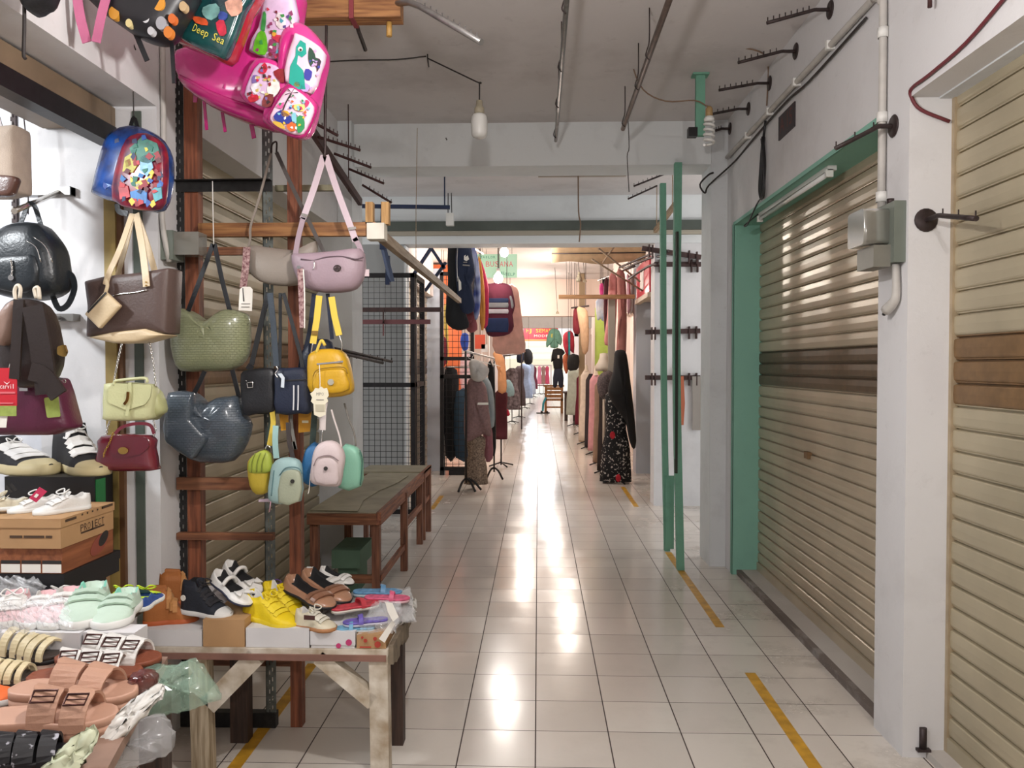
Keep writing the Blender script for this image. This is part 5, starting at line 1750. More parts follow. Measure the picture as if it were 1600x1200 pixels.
def make_shoe(name, label, style, L, m_up, m_sole, m_lin, wr=.38, detail=None, m_det=None, group=None, cat='shoe', sole_grow=1.04, m_toe=None, badge=None, hs=1.0):
    """shoe in its own axes: heel at x = 0, toe at x = L, sole on z = 0"""
    t = thing(name, label, cat, (0, 0, 0), group)
    hp, op_end = UPPER[style]
    hp = [(a, b * (1 + (hs - 1) * (1 - a * .6))) for a, b in hp]
    st = SOLE_T[style] * L
    MB().loft([sole_ring(L, wr, 0, sole_grow * .97), sole_ring(L, wr, st * .25, sole_grow), sole_ring(L, wr, st, sole_grow), sole_ring(L, wr, st * 1.02, .85)]).build('sole', m_sole, t)
    N, K = 26, 13
    rings = []
    ops = []
    for i in range(N + 1):
        s = i / N
        hw = interp(WID, s) * wr * L / 2 * .99
        h = max(interp(hp, s) * L, st * 1.15)
        op = 0
        if s > .03 and s < op_end:
            op = min(1, (s - .03) / .06, (op_end - s) / .07)
        ring = []
        lean = .80 if style in ('boot', 'hightop') and s < op_end else .72
        for k in range(K):
            a = PI * k / (K - 1)
            cy = math.cos(a)
            e = .75
            y = math.copysign(abs(cy) ** e, cy) * hw
            z = st * .6 + (h - st * .6) * (math.sin(a) ** .62)
            if 1 <= k <= 3 or K - 4 <= k <= K - 2:
                kk = k if k <= 3 else K - 1 - k
                ty = hw * (1 - (1 - lean) * kk / 3) * (1 if k <= 3 else -1)
                tz = st * .6 + (h - st * .6) * kk / 3
                y, z = y + (ty - y) * op, z + (tz - z) * op
            elif 4 <= k <= K - 5:
                ty = hw * lean * (.88, .70, .0, -.70, -.88)[k - 4]
                tz = (h - .03 * L, st * 1.3, st * 1.2, st * 1.3, h - .03 * L)[k - 4]
                y, z = y + (ty - y) * op, z + (tz - z) * op
            ring.append(Vector((s * L, y, z)))
        rings.append(ring)
        ops.append(op)
    mb = MB()
    mb.loft(rings, closed=False, cap=(False, False))
    mi = []
    for i in range(N):
        for k in range(K - 1):
            inside = ops[i] > .3 and ops[i + 1] > .3 and 3 <= k <= K - 5
            mi.append(1 if inside else (2 if (m_toe and i / N > .80) else 0))
    mb.m = mi
    b0 = len(mb.v) - (N + 1) * K
    mb.f.append([b0 + k for k in range(K)][::-1])
    mb.m.append(0)
    mb.s.append(True)
    mb.f.append([b0 + N * K + k for k in range(K)])
    mb.m.append(0)
    mb.s.append(True)
    mb.build('upper', [m_up, m_lin] + ([m_toe] if m_toe else []), t)

    def top(s, f, lift=.004):
        hw = interp(WID, s) * wr * L / 2
        h = interp(hp, s) * L
        a = PI / 2 - f * PI / 2
        return Vector((s * L, math.copysign(abs(math.cos(a)) ** .75, f) * hw if f else 0, st * .6 + (h - st * .6) * (math.sin(a) ** .62) + lift))
    if detail == 'laces':
        s0, s1 = op_end + .0, min(.74, op_end + .26)
        for i in range(5):
            s = s0 + (s1 - s0) * i / 4
            MB().band([top(s, f, .005) for f in (-.55, -.3, 0, .3, .55)], top(s + .02, 0) - top(s - .02, 0), .014 * L / .22, .003).build('lace', m_det, t)
        c = top(s0, 0, .012)
        for sg in (-1, 1):
            MB().tube([c, c + Vector((-.008, sg * .018, .012)), c + Vector((.012, sg * .028, .003)), c + Vector((.012, sg * .014, -.003)), c], .0025, n=5, sub=3).build('bow_loop', m_det, t)
        MB().slab(round_corners([top(op_end - .01, -.3, .0) + Vector((0, 0, .0)), top(op_end - .01, .3, 0), top(op_end - .08, .28, .055 * L), top(op_end - .08, -.28, .055 * L)], .01), (-1, 0, .5), .005).build('tongue', m_up, t)
    elif detail == 'straps':
        n = 3 if style == 'boot' else 2
        for i in range(n):
            s = op_end + (.0 + .055 * i if style == 'boot' else .02 + .11 * i)
            MB().band([top(s, f, .007) for f in (-.85, -.6, -.3, 0, .3, .6, .85)], top(s + .02, 0) - top(s - .02, 0), .085 * L, .006).build('strap', m_det, t)
    elif detail == 'maryjane':
        pts = [Vector((.40 * L, sg * interp(WID, .4) * wr * L / 2 * .9, .13 * L)) for sg in (-1, 1)]
        MB().tube([pts[0], Vector((.40 * L, -.06 * L, .24 * L)), Vector((.40 * L, .06 * L, .24 * L)), pts[1]], .008, n=6, sub=5).build('ankle_strap', m_det, t)
        c = top(.78, 0, .008)
        for sg in (-1, 1):
            MB().puff([c + Vector((.0, sg * .002, 0)), c + Vector((.02, sg * .03, 0)), c + Vector((-.02, sg * .03, 0))], (0, 0, 1), .012).build('bow', m_det, t)
    if badge:
        mb = MB()
        hw = interp(WID, badge[0]) * wr * L / 2
        for sg in (-1, 1):
            pass
        sg = badge[3] if len(badge) > 3 else -1
        c = Vector((badge[0] * L, sg * (hw + .001), badge[1] * L))
        ring = [c + Vector((math.cos(a) * badge[2], 0, math.sin(a) * badge[2])) for a in [2 * PI * i / 14 for i in range(14)]]
        MB().slab(ring, (0, sg, 0), .003).build('round_badge', M_CARD, t)
    return t


def set_on(t, heel, toe, up=(0, 0, 1), roll=0.0):
    """stand a shoe so its heel and toe bottoms come to two points; return its length"""
    heel, toe = Vector(heel), Vector(toe)
    x = (toe - heel).normalized()
    up = Vector(up)
    y = up.cross(x).normalized()
    z = x.cross(y)
    R = Matrix((x, y, z)).transposed()
    if roll:
        R = R @ Matrix.Rotation(math.radians(roll), 3, 'X')
    t.location = heel
    t.rotation_euler = R.to_euler()


def dist(a, b):
    return (Vector(a) - Vector(b)).length


def shoe_at(name, label, style, heel, toe, *a, up=(0, 0, 1), roll=0.0, **k):
    t = make_shoe(name, label, style, dist(heel, toe), *a, **k)
    set_on(t, heel, toe, up, roll)
    return t


M_LINB = mat('black_lining', '#141315', .8)
M_LINW = mat('grey_lining', '#b9b6b2', .8)
M_TANB = leather('tan_nubuck', '#a4632f', .7)
M_ORS = mat('orange_gum_sole', '#b4582a', .6)
M_TANS = leather('light_tan_trim', '#b9834e', .7)
M_NVY = leather('dark_navy_canvas', '#20242e', .75)
M_WRUB = mat('white_rubber', '#d9d8d5', .5)
M_WLEA = leather('white_leather', '#dcdad6', .4)
M_CREAM = leather('cream_leather', '#cfc6ae', .5)
M_YELS = leather('bright_yellow_knit', '#e3c614', .55)
M_TANP = mat('tan_patent', '#a67c62', .25, coat=.4)
M_BLKR = mat('black_rubber', '#1e1c1d', .6)
M_GUM = mat('brown_gum', '#a9764c', .6)
M_KRAFT = mat('kraft_card', '#b08a61', .75, var=.06, vscale=10)
M_WBOX = mat('white_card_box', '#cfcdce', .6, var=.04, vscale=6)
M_CLEAR = mat('clear_plastic', '#e9edf0', .12, alpha=.22, spec=.8)
M_CLEARG = mat('greenish_plastic', '#a9c9b4', .15, alpha=.34, spec=.8)
M_CLEARW = mat('milky_plastic', '#dfe0e2', .2, alpha=.30, spec=.8)
M_PAPERW = mat('white_tissue', '#dcd9d3', .8)


def box_thing(name, label, x0, x1, y0, y1, z0, z1, m, lid=None, group=None, m_lid=None, cat='box'):
    t = thing(name, label, cat, ((x0 + x1) / 2, (y0 + y1) / 2, z0), group)
    MB().box(x0, x1, y0, y1, z0, z1 - (.001 if lid else 0)).build('carton', m, t)
    if lid:
        g = .003
        MB().box(x0 - g, x1 + g, y0 - g, y1 + g, z1 - lid, z1).build('lid', m_lid or m, t)
    return t


# ---- boxes along the white table
def tbx(px0, px1, pyt, m, label, lid=None, y1=3.14, m_lid=None):
    a, b = at(px0, 1000, 2.87), at(px1, 1000, 2.87)
    return box_thing('shoe_box', label, a.x, b.x - .003, 2.872, y1, ZT + .001, at(px0, pyt, 2.872).z, m, lid, 'shoe boxes along the white table', m_lid)


tbx(222, 316, 984, M_WBOX, 'plain white shoe box under the tan boots')
tbx(317, 383, 968, M_KRAFT, 'brown kraft shoe box, tallest on the white table')
tbx(384, 484, 981, M_WBOX, 'plain white shoe box under the yellow sneakers')
t = tbx(486, 555, 986, M_WBOX, 'white shoe box with small pink prints on its end', .05)
pl = Plane(520, 1000, 2.868)
for x, y, r in ((529, 1009, 4), (545, 1004, 5)):
    pts = [pl.p(x + r * math.cos(a), y + r * math.sin(a), .001) for a in [2 * PI * i / 12 for i in range(12)]]
    MB().slab(pts, pl.n, .001).build('printed_fruit', mat('magenta_print', '#b8386c', .6), t)
t = tbx(557, 604, 991, M_KRAFT, 'kraft box with red cherry prints at the table corner')
for x, y, r in ((571, 1001, 3), (590, 1007, 5), (586, 998, 3), (566, 996, 2)):
    pts = [pl.p(x + r * math.cos(a), y + r * math.sin(a), .001) for a in [2 * PI * i / 12 for i in range(12)]]
    MB().slab(pts, pl.n, .001).build('printed_fruit', mat('red_print', '#a8392c', .6), t)
MB().slab([pl.p(562, 1010, .001), pl.p(580, 1010, .001), pl.p(580, 1012, .001), pl.p(562, 1012, .001)], pl.n, .001).build('printed_line', mat('red_print', '#a8392c', .6), t)
# second row of boxes carrying the shoes at the back
for k, (px0, px1, pyt, lab) in enumerate(((235, 320, 962, 'white shoe box in the back row under the rear tan boot'), (325, 420, 962, 'white shoe box in the back row behind the kraft one'), (425, 520, 962, 'white shoe box in the back row under the tan flats'))):
    a, b = at(px0, 1000, 3.1), at(px1, 1000, 3.1)
    box_thing('shoe_box', lab, a.x, b.x - .004, 3.145, 3.27, ZT + .001, .60, M_WBOX, None, 'shoe boxes along the white table')

ZB = .572
shoe_at('kids_boot', 'tan kids boot with orange sole at the front of the white table', 'boot', at(224, 977, 2.93), at(311, 969, 3.0), M_TANB, M_ORS, M_TANB, wr=.42, hs=1.12, detail='straps', m_det=M_TANS, group='pair of tan kids boots')
shoe_at('kids_boot', 'tan kids boot standing behind its mate at the back of the white table', 'boot', at(246, 945, 3.12), at(325, 942, 3.2), M_TANB, M_ORS, M_TANB, wr=.42, hs=1.12, detail='straps', m_det=M_TANS, group='pair of tan kids boots')
shoe_at('kids_sneaker', 'dark navy kids high-top with white sole on the kraft box', 'hightop', at(287, 955, 2.98), at(361, 966, 2.92), M_NVY, M_WRUB, M_LINB, wr=.42, detail='laces', m_det=mat('black_laces', '#232227', .8), m_toe=M_WRUB, badge=(.13, .30, .011), hs=1.25)
for k, (h, to) in enumerate(((at(334, 905, 3.03), at(390, 948, 2.93)), (at(352, 890, 3.12), at(405, 930, 3.02)))):
    shoe_at('kids_dress_shoe', 'white mary jane tipped toe down, ' + ('nearer of the pair' if k == 0 else 'farther of the pair'), 'flat', h, to, M_WLEA, mat('dark_blue_sole', '#2c2e44', .6), M_LINB, wr=.42, detail='maryjane', m_det=M_WLEA, group='pair of white mary janes', sole_grow=1.02)
shoe_at('kids_sneaker', 'bright yellow kids sneaker stuffed with tissue at the table front', 'sneaker', at(384, 962, 3.0), at(462, 984, 2.90), M_YELS, mat('yellow_sole', '#d8bd18', .55), mat('tissue_stuffing', '#d6d5d0', .8), wr=.40, detail='laces', m_det=mat('yellow_laces', '#e8cf2c', .7), hs=1.75, group='pair of yellow sneakers')
shoe_at('kids_sneaker', 'bright yellow kids sneaker behind its stuffed mate', 'sneaker', at(412, 945, 3.14), at(476, 970, 3.02), M_YELS, mat('yellow_sole', '#d8bd18', .55), mat('tissue_stuffing', '#d6d5d0', .8), wr=.40, detail='laces', m_det=mat('yellow_laces', '#e8cf2c', .7), hs=1.75, group='pair of yellow sneakers')
for k, (h, to) in enumerate(((at(448, 918, 3.12), at(520, 952, 2.98)), (at(474, 908, 3.2), at(545, 943, 3.06)))):
    shoe_at('ballet_flat', 'tan patent flat with small gold trim, ' + ('left of the pair' if k == 0 else 'right of the pair'), 'flat', h, to, M_TANP, M_BLKR, M_LINB, wr=.40, detail='straps', m_det=mat('tan_patent_dark', '#8a624c', .3), group='pair of tan flats')
for k, (h, to) in enumerate(((at(478, 900, 3.27), at(536, 922, 3.2)), (at(500, 896, 3.3), at(552, 914, 3.26)))):
    shoe_at('kids_sneaker', 'white kids shoe with black sole at the back of the table, ' + ('left one' if k == 0 else 'right one'), 'flat', h, to, M_WLEA, M_BLKR, M_LINB, wr=.46, detail='straps', m_det=M_WLEA, group='pair of white shoes with black soles')
shoe_at('baby_shoe', 'cream baby shoe with brown sole and dark label in front of the tan flats', 'sneaker', at(464, 978, 2.93), at(524, 986, 2.88), M_CREAM, M_GUM, M_LINW, wr=.48, detail='laces', m_det=mat('cream_laces', '#d6d2c4', .8), hs=1.7)
B = Bag('shoe_label', 'tiny dark woven label on the cream baby shoe', 487, 964, 2.855, 0, 'label', base=(487, 968))
B.plate([(475, 961), (492, 962), (492, 969), (475, 968)], mat('dark_label', '#4a2a26', .6), .0, .002, name='label_patch')
shoe_at('kids_sneaker', 'grey kids shoe half hidden behind the yellow sneakers', 'sneaker', at(412, 925, 3.24), at(448, 932, 3.18), mat('grey_knit', '#70757c', .6), M_WRUB, M_LINB, wr=.5, detail='laces', m_det=mat('purple_laces', '#5a3f78', .7))


# ---- sandals
def make_sandal(name, label, L, m_bed, m_sole, m_str, wr=.40, thick=.12, straps=((.50, .15), (.72, .15)), group=None, m_buckle=None, arch=.22, cat='sandal', closed=False, m_foot=None):
    t = thing(name, label, cat, (0, 0, 0), group)
    T = thick * L
    MB().loft([sole_ring(L, wr, 0, 1.0), sole_ring(L, wr, T * .55, 1.02)]).build('sole', m_sole, t)
    MB().loft([sole_ring(L, wr, T * .55, 1.03), sole_ring(L, wr, T * .92, 1.03), sole_ring(L, wr, T, .98), sole_ring(L, wr, T * .93, .86)]).build('footbed', m_bed, t)
    for i, (s, w) in enumerate(straps):
        hw = interp(WID, s) * wr * L / 2
        path, ac = [], []
        for k in range(17):
            a = PI * k / 16
            path.append(Vector(((s + (.02 if k > 8 else 0)) * L, math.cos(a) * hw * 1.04, T * .5 + math.sin(a) ** .8 * (T * .5 + arch * L * (1.15 - .55 * s)))))
        b = MB().band(path, (1, 0, -.25), w * L, .006).build('strap', m_str, t)
        if m_buckle:
            p = path[11]
            d = (path[12] - path[10]).normalized()
            n = d.cross(Vector((1, 0, 0))).normalized()
            if n.z < 0:
                n = -n
            p = p + n * .007
            w2, h2 = w * L * .42, .013
            ring = [p + Vector((1, 0, 0)) * a + d * c for a, c in ((-w2, -h2), (w2, -h2), (w2, h2), (-w2, h2), (-w2, -h2))]
            MB().tube(ring, .0026, n=5).tube([p - Vector((w2, 0, 0)), p + Vector((w2, 0, 0))], .0018, n=5).build('buckle', m_buckle, t)
    return t


def sandal_at(name, label, heel, toe, *a, up=(0, 0, 1), **k):
    t = make_sandal(name, label, dist(heel, toe), *a, **k)
    set_on(t, heel, toe, up)
    return t


# ---- the near display table (its right edge runs slantwise)
ZN = .74
t = thing('display_table', 'near display table covered with pale boards carrying sandals in the bottom left corner', 'table', (-1.6, 1.7, 0))
poly = [fl(262, 1026, ZN), fl(160, 1215, ZN), Vector((-.70, 1.1, ZN)), Vector((-2.2, 1.0, ZN)), Vector((-2.3, 2.17, ZN))]
MB().slab([p - Vector((0, 0, .025)) for p in poly], (0, 0, 1), .025).build('table_top', mat('board_brown', '#8a6f60', .7, var=.2), t)
for x, y in ((-1.02, 2.08), (-.75, 1.3), (-2.1, 2.05), (-2.05, 1.15)):
    MB().box(x - .03, x + .03, y - .03, y + .03, 0, ZN - .025).build('leg', M_DARKLEG, t)
# white boxes carrying kids shoes along the back of it
ZK = .806
for k, (a, b) in enumerate(((-60, 36), (38, 128), (130, 214))):
    A, Bb = fl(a, 988, ZK), fl(b, 988, ZK)
    bt = box_thing('shoe_box', ('white shoe box under the plastic wrapped pink shoes', 'white shoe box in clear wrap under the pink and mint shoes', 'white shoe box with tiny dark lettering under the mint shoes')[k],
                   A.x, Bb.x - .004, A.y, A.y + (.20, .16, .07)[k], ZN + .001, ZK, M_WBOX, None, 'shoe boxes on the near table')
    if k == 2:
        for r_, (w_, dz) in enumerate(((.075, .0), (.05, -.013), (.03, -.026))):
            for c_ in range(int(w_ / .012)):
                MB().box(A.x + .012 + c_ * .012, A.x + .02 + c_ * .012, A.y - .001, A.y, ZK - .02 + dz, ZK - .012 + dz).build('printed_mark', M_INK, bt)
M_PINK = leather('pale_pink_knit', '#d9aeb1', .6)
M_MINT = leather('mint_leather', '#b9cdbd', .45)
M_WS = mat('white_sole', '#dcdcd8', .5)
for k, (h, to, lab) in enumerate((((72, 951), (47, 984), 'left of the middle pair'), ((108, 948), (83, 985), 'right of the middle pair beside the mint shoe'), ((24, 950), (8, 982), 'in the wrapped pair at the left edge'))):
    shoe_at('kids_sneaker', 'pale pink kids sneaker with white sole, ' + lab, 'sneaker', fl(*h, ZK + .001) + Vector((0, .02, 0)), fl(*to, ZK + .001), M_PINK, M_WS, M_LINW, wr=.46, detail='straps' if k < 2 else 'laces', m_det=M_WLEA, group='pale pink kids sneakers')
for k, (h, to) in enumerate((((142, 945), (120, 985)), ((196, 950), (163, 985)))):
    shoe_at('kids_sneaker', 'mint green kids sneaker with two straps, ' + ('left one beside the pink shoe' if k == 0 else 'right one beside the blue shoe'), 'sneaker', fl(*h, ZK + .001) + Vector((0, .03, 0)), fl(*to, ZK + .001), M_MINT, M_WS, mat('mint_lining', '#7fc4ae', .7), wr=.47, detail='straps', m_det=leather('mint_strap', '#b0c6b5', .5), group='pair of mint kids sneakers')
# rear riser behind the boxes
ZR = .80
solo('riser_board', MB().box(-2.3, -1.225, 2.345, 2.48, ZR - .05, ZR - .03).box(-1.40, -1.35, 2.43, 2.48, 0, ZR - .05).box(-2.3, -2.25, 2.43, 2.48, 0, ZR - .05), M_DARKLEG, 'board riser behind the near display table holding the box stack', 'shelf')
M_BLUES = leather('royal_blue_knit', '#2b4a8e', .55)
for k, (h, to) in enumerate((((176, 950), (172, 930)), ((213, 955), (207, 930)))):
    hh, tt = fl(h[0], h[1], ZR - .02) , fl(to[0], to[1], ZR - .02)
    hh = Vector((at(h[0], 940, 2.36).x, 2.36, ZR - .028))
    tt = Vector((hh.x - .02, 2.52, ZR - .028))
    shoe_at('kids_sneaker', 'royal blue kids sneaker with lime tongue, ' + ('left of the two' if k == 0 else 'right of the two'), 'sneaker', hh, tt, M_BLUES, M_WS, mat('lime_lining', '#b6cf2a', .6), wr=.5, detail='laces', m_det=mat('lime_laces', '#bdd62c', .7), group='pair of blue kids sneakers')
for k, px in enumerate((118, 146)):
    p = at(px, 940, 2.5)
    shoe_at('kids_sneaker', 'pale grey kids shoe seen from behind, ' + ('left one behind the mint shoes' if k == 0 else 'right one behind the mint shoes'), 'sneaker', Vector((p.x, 2.36, ZR - .028)), Vector((p.x - .02, 2.51, ZR - .028)), mat('pale_grey_knit', '#b4afab', .6), M_WS, M_LINW, wr=.5, detail='laces', m_det=M_WLEA, group='pair of pale grey kids shoes')

# sandals on the near table
M_BEIGE = leather('beige_strap_leather', '#cfc09a', .5)
M_FOOTD = leather('dark_footbed', '#3c332e', .6)
M_REDBR = leather('red_brown_footbed', '#83462f', .55)
M_PEACH = mat('peach_foam', '#c09680', .5, var=.05)
M_BRBK = mat('bronze_buckle', '#5b3d39', .3, .7)
FST = ((.30, .10), (.46, .09), (.60, .09), (.73, .09), (.86, .08))
sandal_at('sandal', 'beige fisherman sandal with five straps behind the white sandals', fl(-8, 1020, ZN), fl(94, 1034, ZN), M_FOOTD, M_BLKR, M_BEIGE, straps=FST, group='pair of beige fisherman sandals', thick=.10, wr=.42)
sandal_at('sandal', 'beige fisherman sandal with five straps at the left edge beside the orange slipper', fl(-50, 1062, ZN), fl(54, 1066, ZN), M_FOOTD, M_BLKR, M_BEIGE, straps=FST, group='pair of beige fisherman sandals', thick=.10, wr=.42)
sandal_at('sandal', 'white triple strap sandal with red-brown footbed, farther of the pair', fl(92, 1040, ZN), fl(250, 1044, ZN) , M_REDBR, M_BLKR, M_WLEA, straps=((.38, .17), (.57, .17), (.76, .16)), group='pair of white strap sandals', m_buckle=M_BRBK, thick=.11)
sandal_at('sandal', 'white triple strap sandal with bronze buckles, nearer of the pair', fl(46, 1072, ZN), fl(222, 1062, ZN), M_REDBR, M_BLKR, M_WLEA, straps=((.36, .17), (.55, .17), (.74, .16)), group='pair of white strap sandals', m_buckle=M_BRBK, thick=.11)
sandal_at('sandal', 'peach foam sandal with two straps, farther of the pair', fl(22, 1098, ZN), fl(212, 1106, ZN), M_PEACH, M_PEACH, leather('peach_strap', '#b68d77', .5), straps=((.48, .20), (.72, .18)), group='pair of peach sandals', thick=.14)
sandal_at('sandal', 'peach foam sandal with two dark buckles, nearer of the pair', fl(-30, 1146, ZN), fl(183, 1140, ZN), M_PEACH, M_PEACH, leather('peach_strap', '#b68d77', .5), straps=((.50, .20), (.74, .18)), group='pair of peach sandals', m_buckle=M_BRBK, thick=.14)
M_BLKP = mat('black_floral_fabric', '#1b1b21', .5, col2='#4a4a55', vscale=60)
for n in M_BLKP.node_tree.nodes:
    if n.type == 'VALTORGB':
        n.color_ramp.elements[0].position = .62
        n.color_ramp.elements[1].position = .67
        n.color_ramp.elements[0].color = (*lin('#17171c'), 1)
        n.color_ramp.elements[1].color = (*lin('#a9a9b2'), 1)
sandal_at('sandal', 'black flower print slide sandal at the bottom left corner', fl(-90, 1215, ZN), fl(112, 1190, ZN), mat('black_footbed', '#1c1b1e', .4), M_BLKR, M_BLKP, straps=((.46, .16), (.64, .16), (.82, .14)), group='pair of black slide sandals', thick=.12)
sandal_at('sandal', 'black flower print slide sandal lowest in the bottom left corner', fl(-90, 1275, ZN), fl(80, 1250, ZN), mat('black_footbed', '#1c1b1e', .4), M_BLKR, M_BLKP, straps=((.46, .16), (.64, .16), (.82, .14)), group='pair of black slide sandals', thick=.12)
shoe_at('slipper', 'orange fabric slipper with red lining at the left edge', 'sneaker', fl(-60, 1090, ZN), fl(28, 1096, ZN), mat('orange_fabric', '#d9682f', .6), M_WS, mat('red_lining', '#b52a2a', .7), wr=.5)


# ---- crumpled plastic
def crumple(pts_px, Y0, m, seed, amp=.02, dz=.0, dip=None, nx=15, ny=12):
    """wrinkled sheet spanning four points given in the room"""
    rnd = random.Random(seed)
    a, b, c, d = pts_px
    mb = MB()
    vs, fs = [], []
    for j in range(ny + 1):
        for i in range(nx + 1):
            u, v = i / nx, j / ny
            p = a * (1 - u) * (1 - v) + b * u * (1 - v) + c * u * v + d * (1 - u) * v
            p = p + Vector((rnd.uniform(-1, 1), rnd.uniform(-1, 1), rnd.uniform(-1, 1))) * amp
            vs.append(p)
    for j in range(ny):
        for i in range(nx):
            k = j * (nx + 1) + i
            fs.append([k, k + 1, k + nx + 2])
            fs.append([k, k + nx + 2, k + nx + 1])
    mb.add(vs, fs, 0, True)
    # a second layer close behind makes it a bag
    mb.add([p + Vector((0, .02, -.012)) for p in vs], [f[::-1] for f in fs], 0, True)
    return mb


def sheet(label, quad, m, seed, amp=.016, name='plastic_bag', cat='plastic bag'):
    mb = crumple(quad, 0, m, seed, amp)
    return solo(name, mb, m, label, cat)




def plastic(label, pts, Y, m, depth=.09, jit=.006, seed=1, name='plastic_bag', cat='plastic bag', yaw=0, tilt=25, p=2.2):
    """crumpled bag: puffed outline with creases all over it"""
    cx = sum(a[0] for a in pts) / len(pts)
    cy = sum(a[1] for a in pts) / len(pts)
    pl = Plane(cx, cy, Y, yaw, tilt)
    q = smooth_closed([pl.p(*a) for a in pts], 3)
    mb = MB().puff(q, pl.n, depth, p, fold=.004, seed=seed)
    rnd = random.Random(seed)
    mb.v = [v + Vector((rnd.uniform(-1, 1), rnd.uniform(-1, 1), rnd.uniform(-1, 1))) * jit for v in mb.v]
    return solo(name, mb, m, label, cat)


plastic('crumpled greenish clear plastic bag hanging off the right edge of the near table', [(212, 1052), (248, 1040), (280, 1042), (300, 1030), (320, 1048), (342, 1086), (324, 1096), (300, 1106), (270, 1113), (232, 1114), (208, 1092)], 1.98, M_CLEARG, .12, seed=3)
plastic('crumpled clear plastic bag end drooping at the bottom edge below the sandals', [(150, 1168), (175, 1142), (215, 1122), (255, 1119), (271, 1146), (265, 1172), (240, 1186), (200, 1196), (160, 1202)], 1.80, M_CLEARW, .10, seed=5)
plastic('white tissue sheet tucked under the peach sandals at the table edge', [(146, 1166), (165, 1132), (205, 1096), (250, 1070), (256, 1082), (240, 1102), (200, 1142), (166, 1168)], fl(200, 1118, .775).y, M_PAPERW, .014, .006, 8, 'tissue_paper', 'paper', tilt=40)
plastic('pale green paper sheet hanging at the bottom edge of the near table', [(60, 1215), (90, 1178), (130, 1144), (150, 1136), (147, 1166), (130, 1190), (108, 1222)], fl(105, 1185, .765).y, mat('pale_green_paper', '#c3c8ac', .8), .014, .006, 9, 'tissue_paper', 'paper', tilt=40)
plastic('small clear bag showing dark red between tissue and peach sandals', [(200, 1060), (235, 1046), (246, 1060), (236, 1076), (206, 1086)], fl(220, 1066, .775).y, mat('dark_red_plastic', '#6d3432', .2, alpha=.6), .05, .004, 31, tilt=40)
sheet('clear plastic wrap around the pink kids sneakers at the left edge', [fl(-10, 940, ZK + .13), fl(40, 936, ZK + .12), fl(46, 985, ZK + .05), fl(-10, 986, ZK + .05)], M_CLEAR, 11, .006)
sheet('clear plastic wrap lying over the middle pink kids sneakers', [fl(40, 932, ZK + .11), fl(100, 930, ZK + .11), fl(104, 975, ZK + .07), fl(38, 978, ZK + .07)], M_CLEAR, 12, .006)
sheet('crumpled clear bag poking up behind the pink shoes at the left edge', [at(-5, 900, 2.42), at(62, 905, 2.42), at(75, 940, 2.40), at(-5, 945, 2.38)], M_CLEARW, 13, .008)

# ---- flip flops in clear bags on the white table
def flop(label, h, to, c1, c2, z):
    t = make_sandal('flip_flop', label, dist(h, to), mat('flop_' + c1[1:], c1, .5, var=.3, vscale=50), mat('flop_sole_' + c2[1:], c2, .5), mat('flop_strap_' + c1[1:], c1, .45), thick=.10, straps=((.60, .10),), arch=.13, wr=.38, group='flip flops in clear bags')
    set_on(t, h, to)


flop('red and white flip flop in a clear bag, left in the pile', at(518, 958, 2.98), at(592, 946, 3.08), '#b83a45', '#d8d0c4', .6)
flop('purple patterned flip flop in a clear bag in front of the red one', at(606, 972, 2.96), at(536, 978, 2.92), '#6a5cae', '#c9c6d4', .6)
flop('light blue flip flop at the bottom front of the pile', at(585, 985, 2.93), at(524, 986, 2.90), '#6fa6c4', '#b9ccd6', .6)
flop('pink flip flop on top at the back of the pile', at(570, 938, 3.12), at(640, 940, 3.12), '#cf5a7c', '#d3aeb6', .6)
flop('blue flip flop at the back of the pile by the table corner', at(552, 930, 3.20), at(628, 930, 3.22), '#5f8fb6', '#b7c8d2', .6)
sheet('clear plastic bags wrapping the flip flops at the table corner', [at(552, 925, 3.25), at(640, 918, 3.25), at(648, 968, 3.02), at(530, 985, 2.9)], M_CLEARW, 21, .007)
sheet('crumpled clear plastic bag over the purple flip flop', [at(580, 940, 3.02), at(625, 940, 3.02), at(618, 985, 2.92), at(560, 992, 2.87)], M_CLEAR, 22, .007)
B = Bag('paper_tag', 'white paper price slip draped over the table corner by the flip flops', 605, 975, 2.88, 0, 'paper', base=(605, 1005))
B.plate([(602, 941), (613, 942), (623, 964), (614, 971), (606, 956)], M_CARD, .04, .002, name='slip')
B.plate([(612, 970), (618, 974), (601, 1004), (592, 998)], M_CARD, .02, .002, name='slip')
sheet('grey plastic sack bulging at the back corner of the white table', [at(628, 925, 3.22), at(650, 935, 3.2), at(648, 965, 3.15), at(626, 975, 3.1)], mat('grey_plastic', '#b6b3ac', .3), 23, .006)

# ---- stack of shoe boxes in the stall
XK = at(97, 855, 2.45).x
YB0, YB1 = 2.45, 2.75


def zat(py):
    return at(97, py, YB0).z


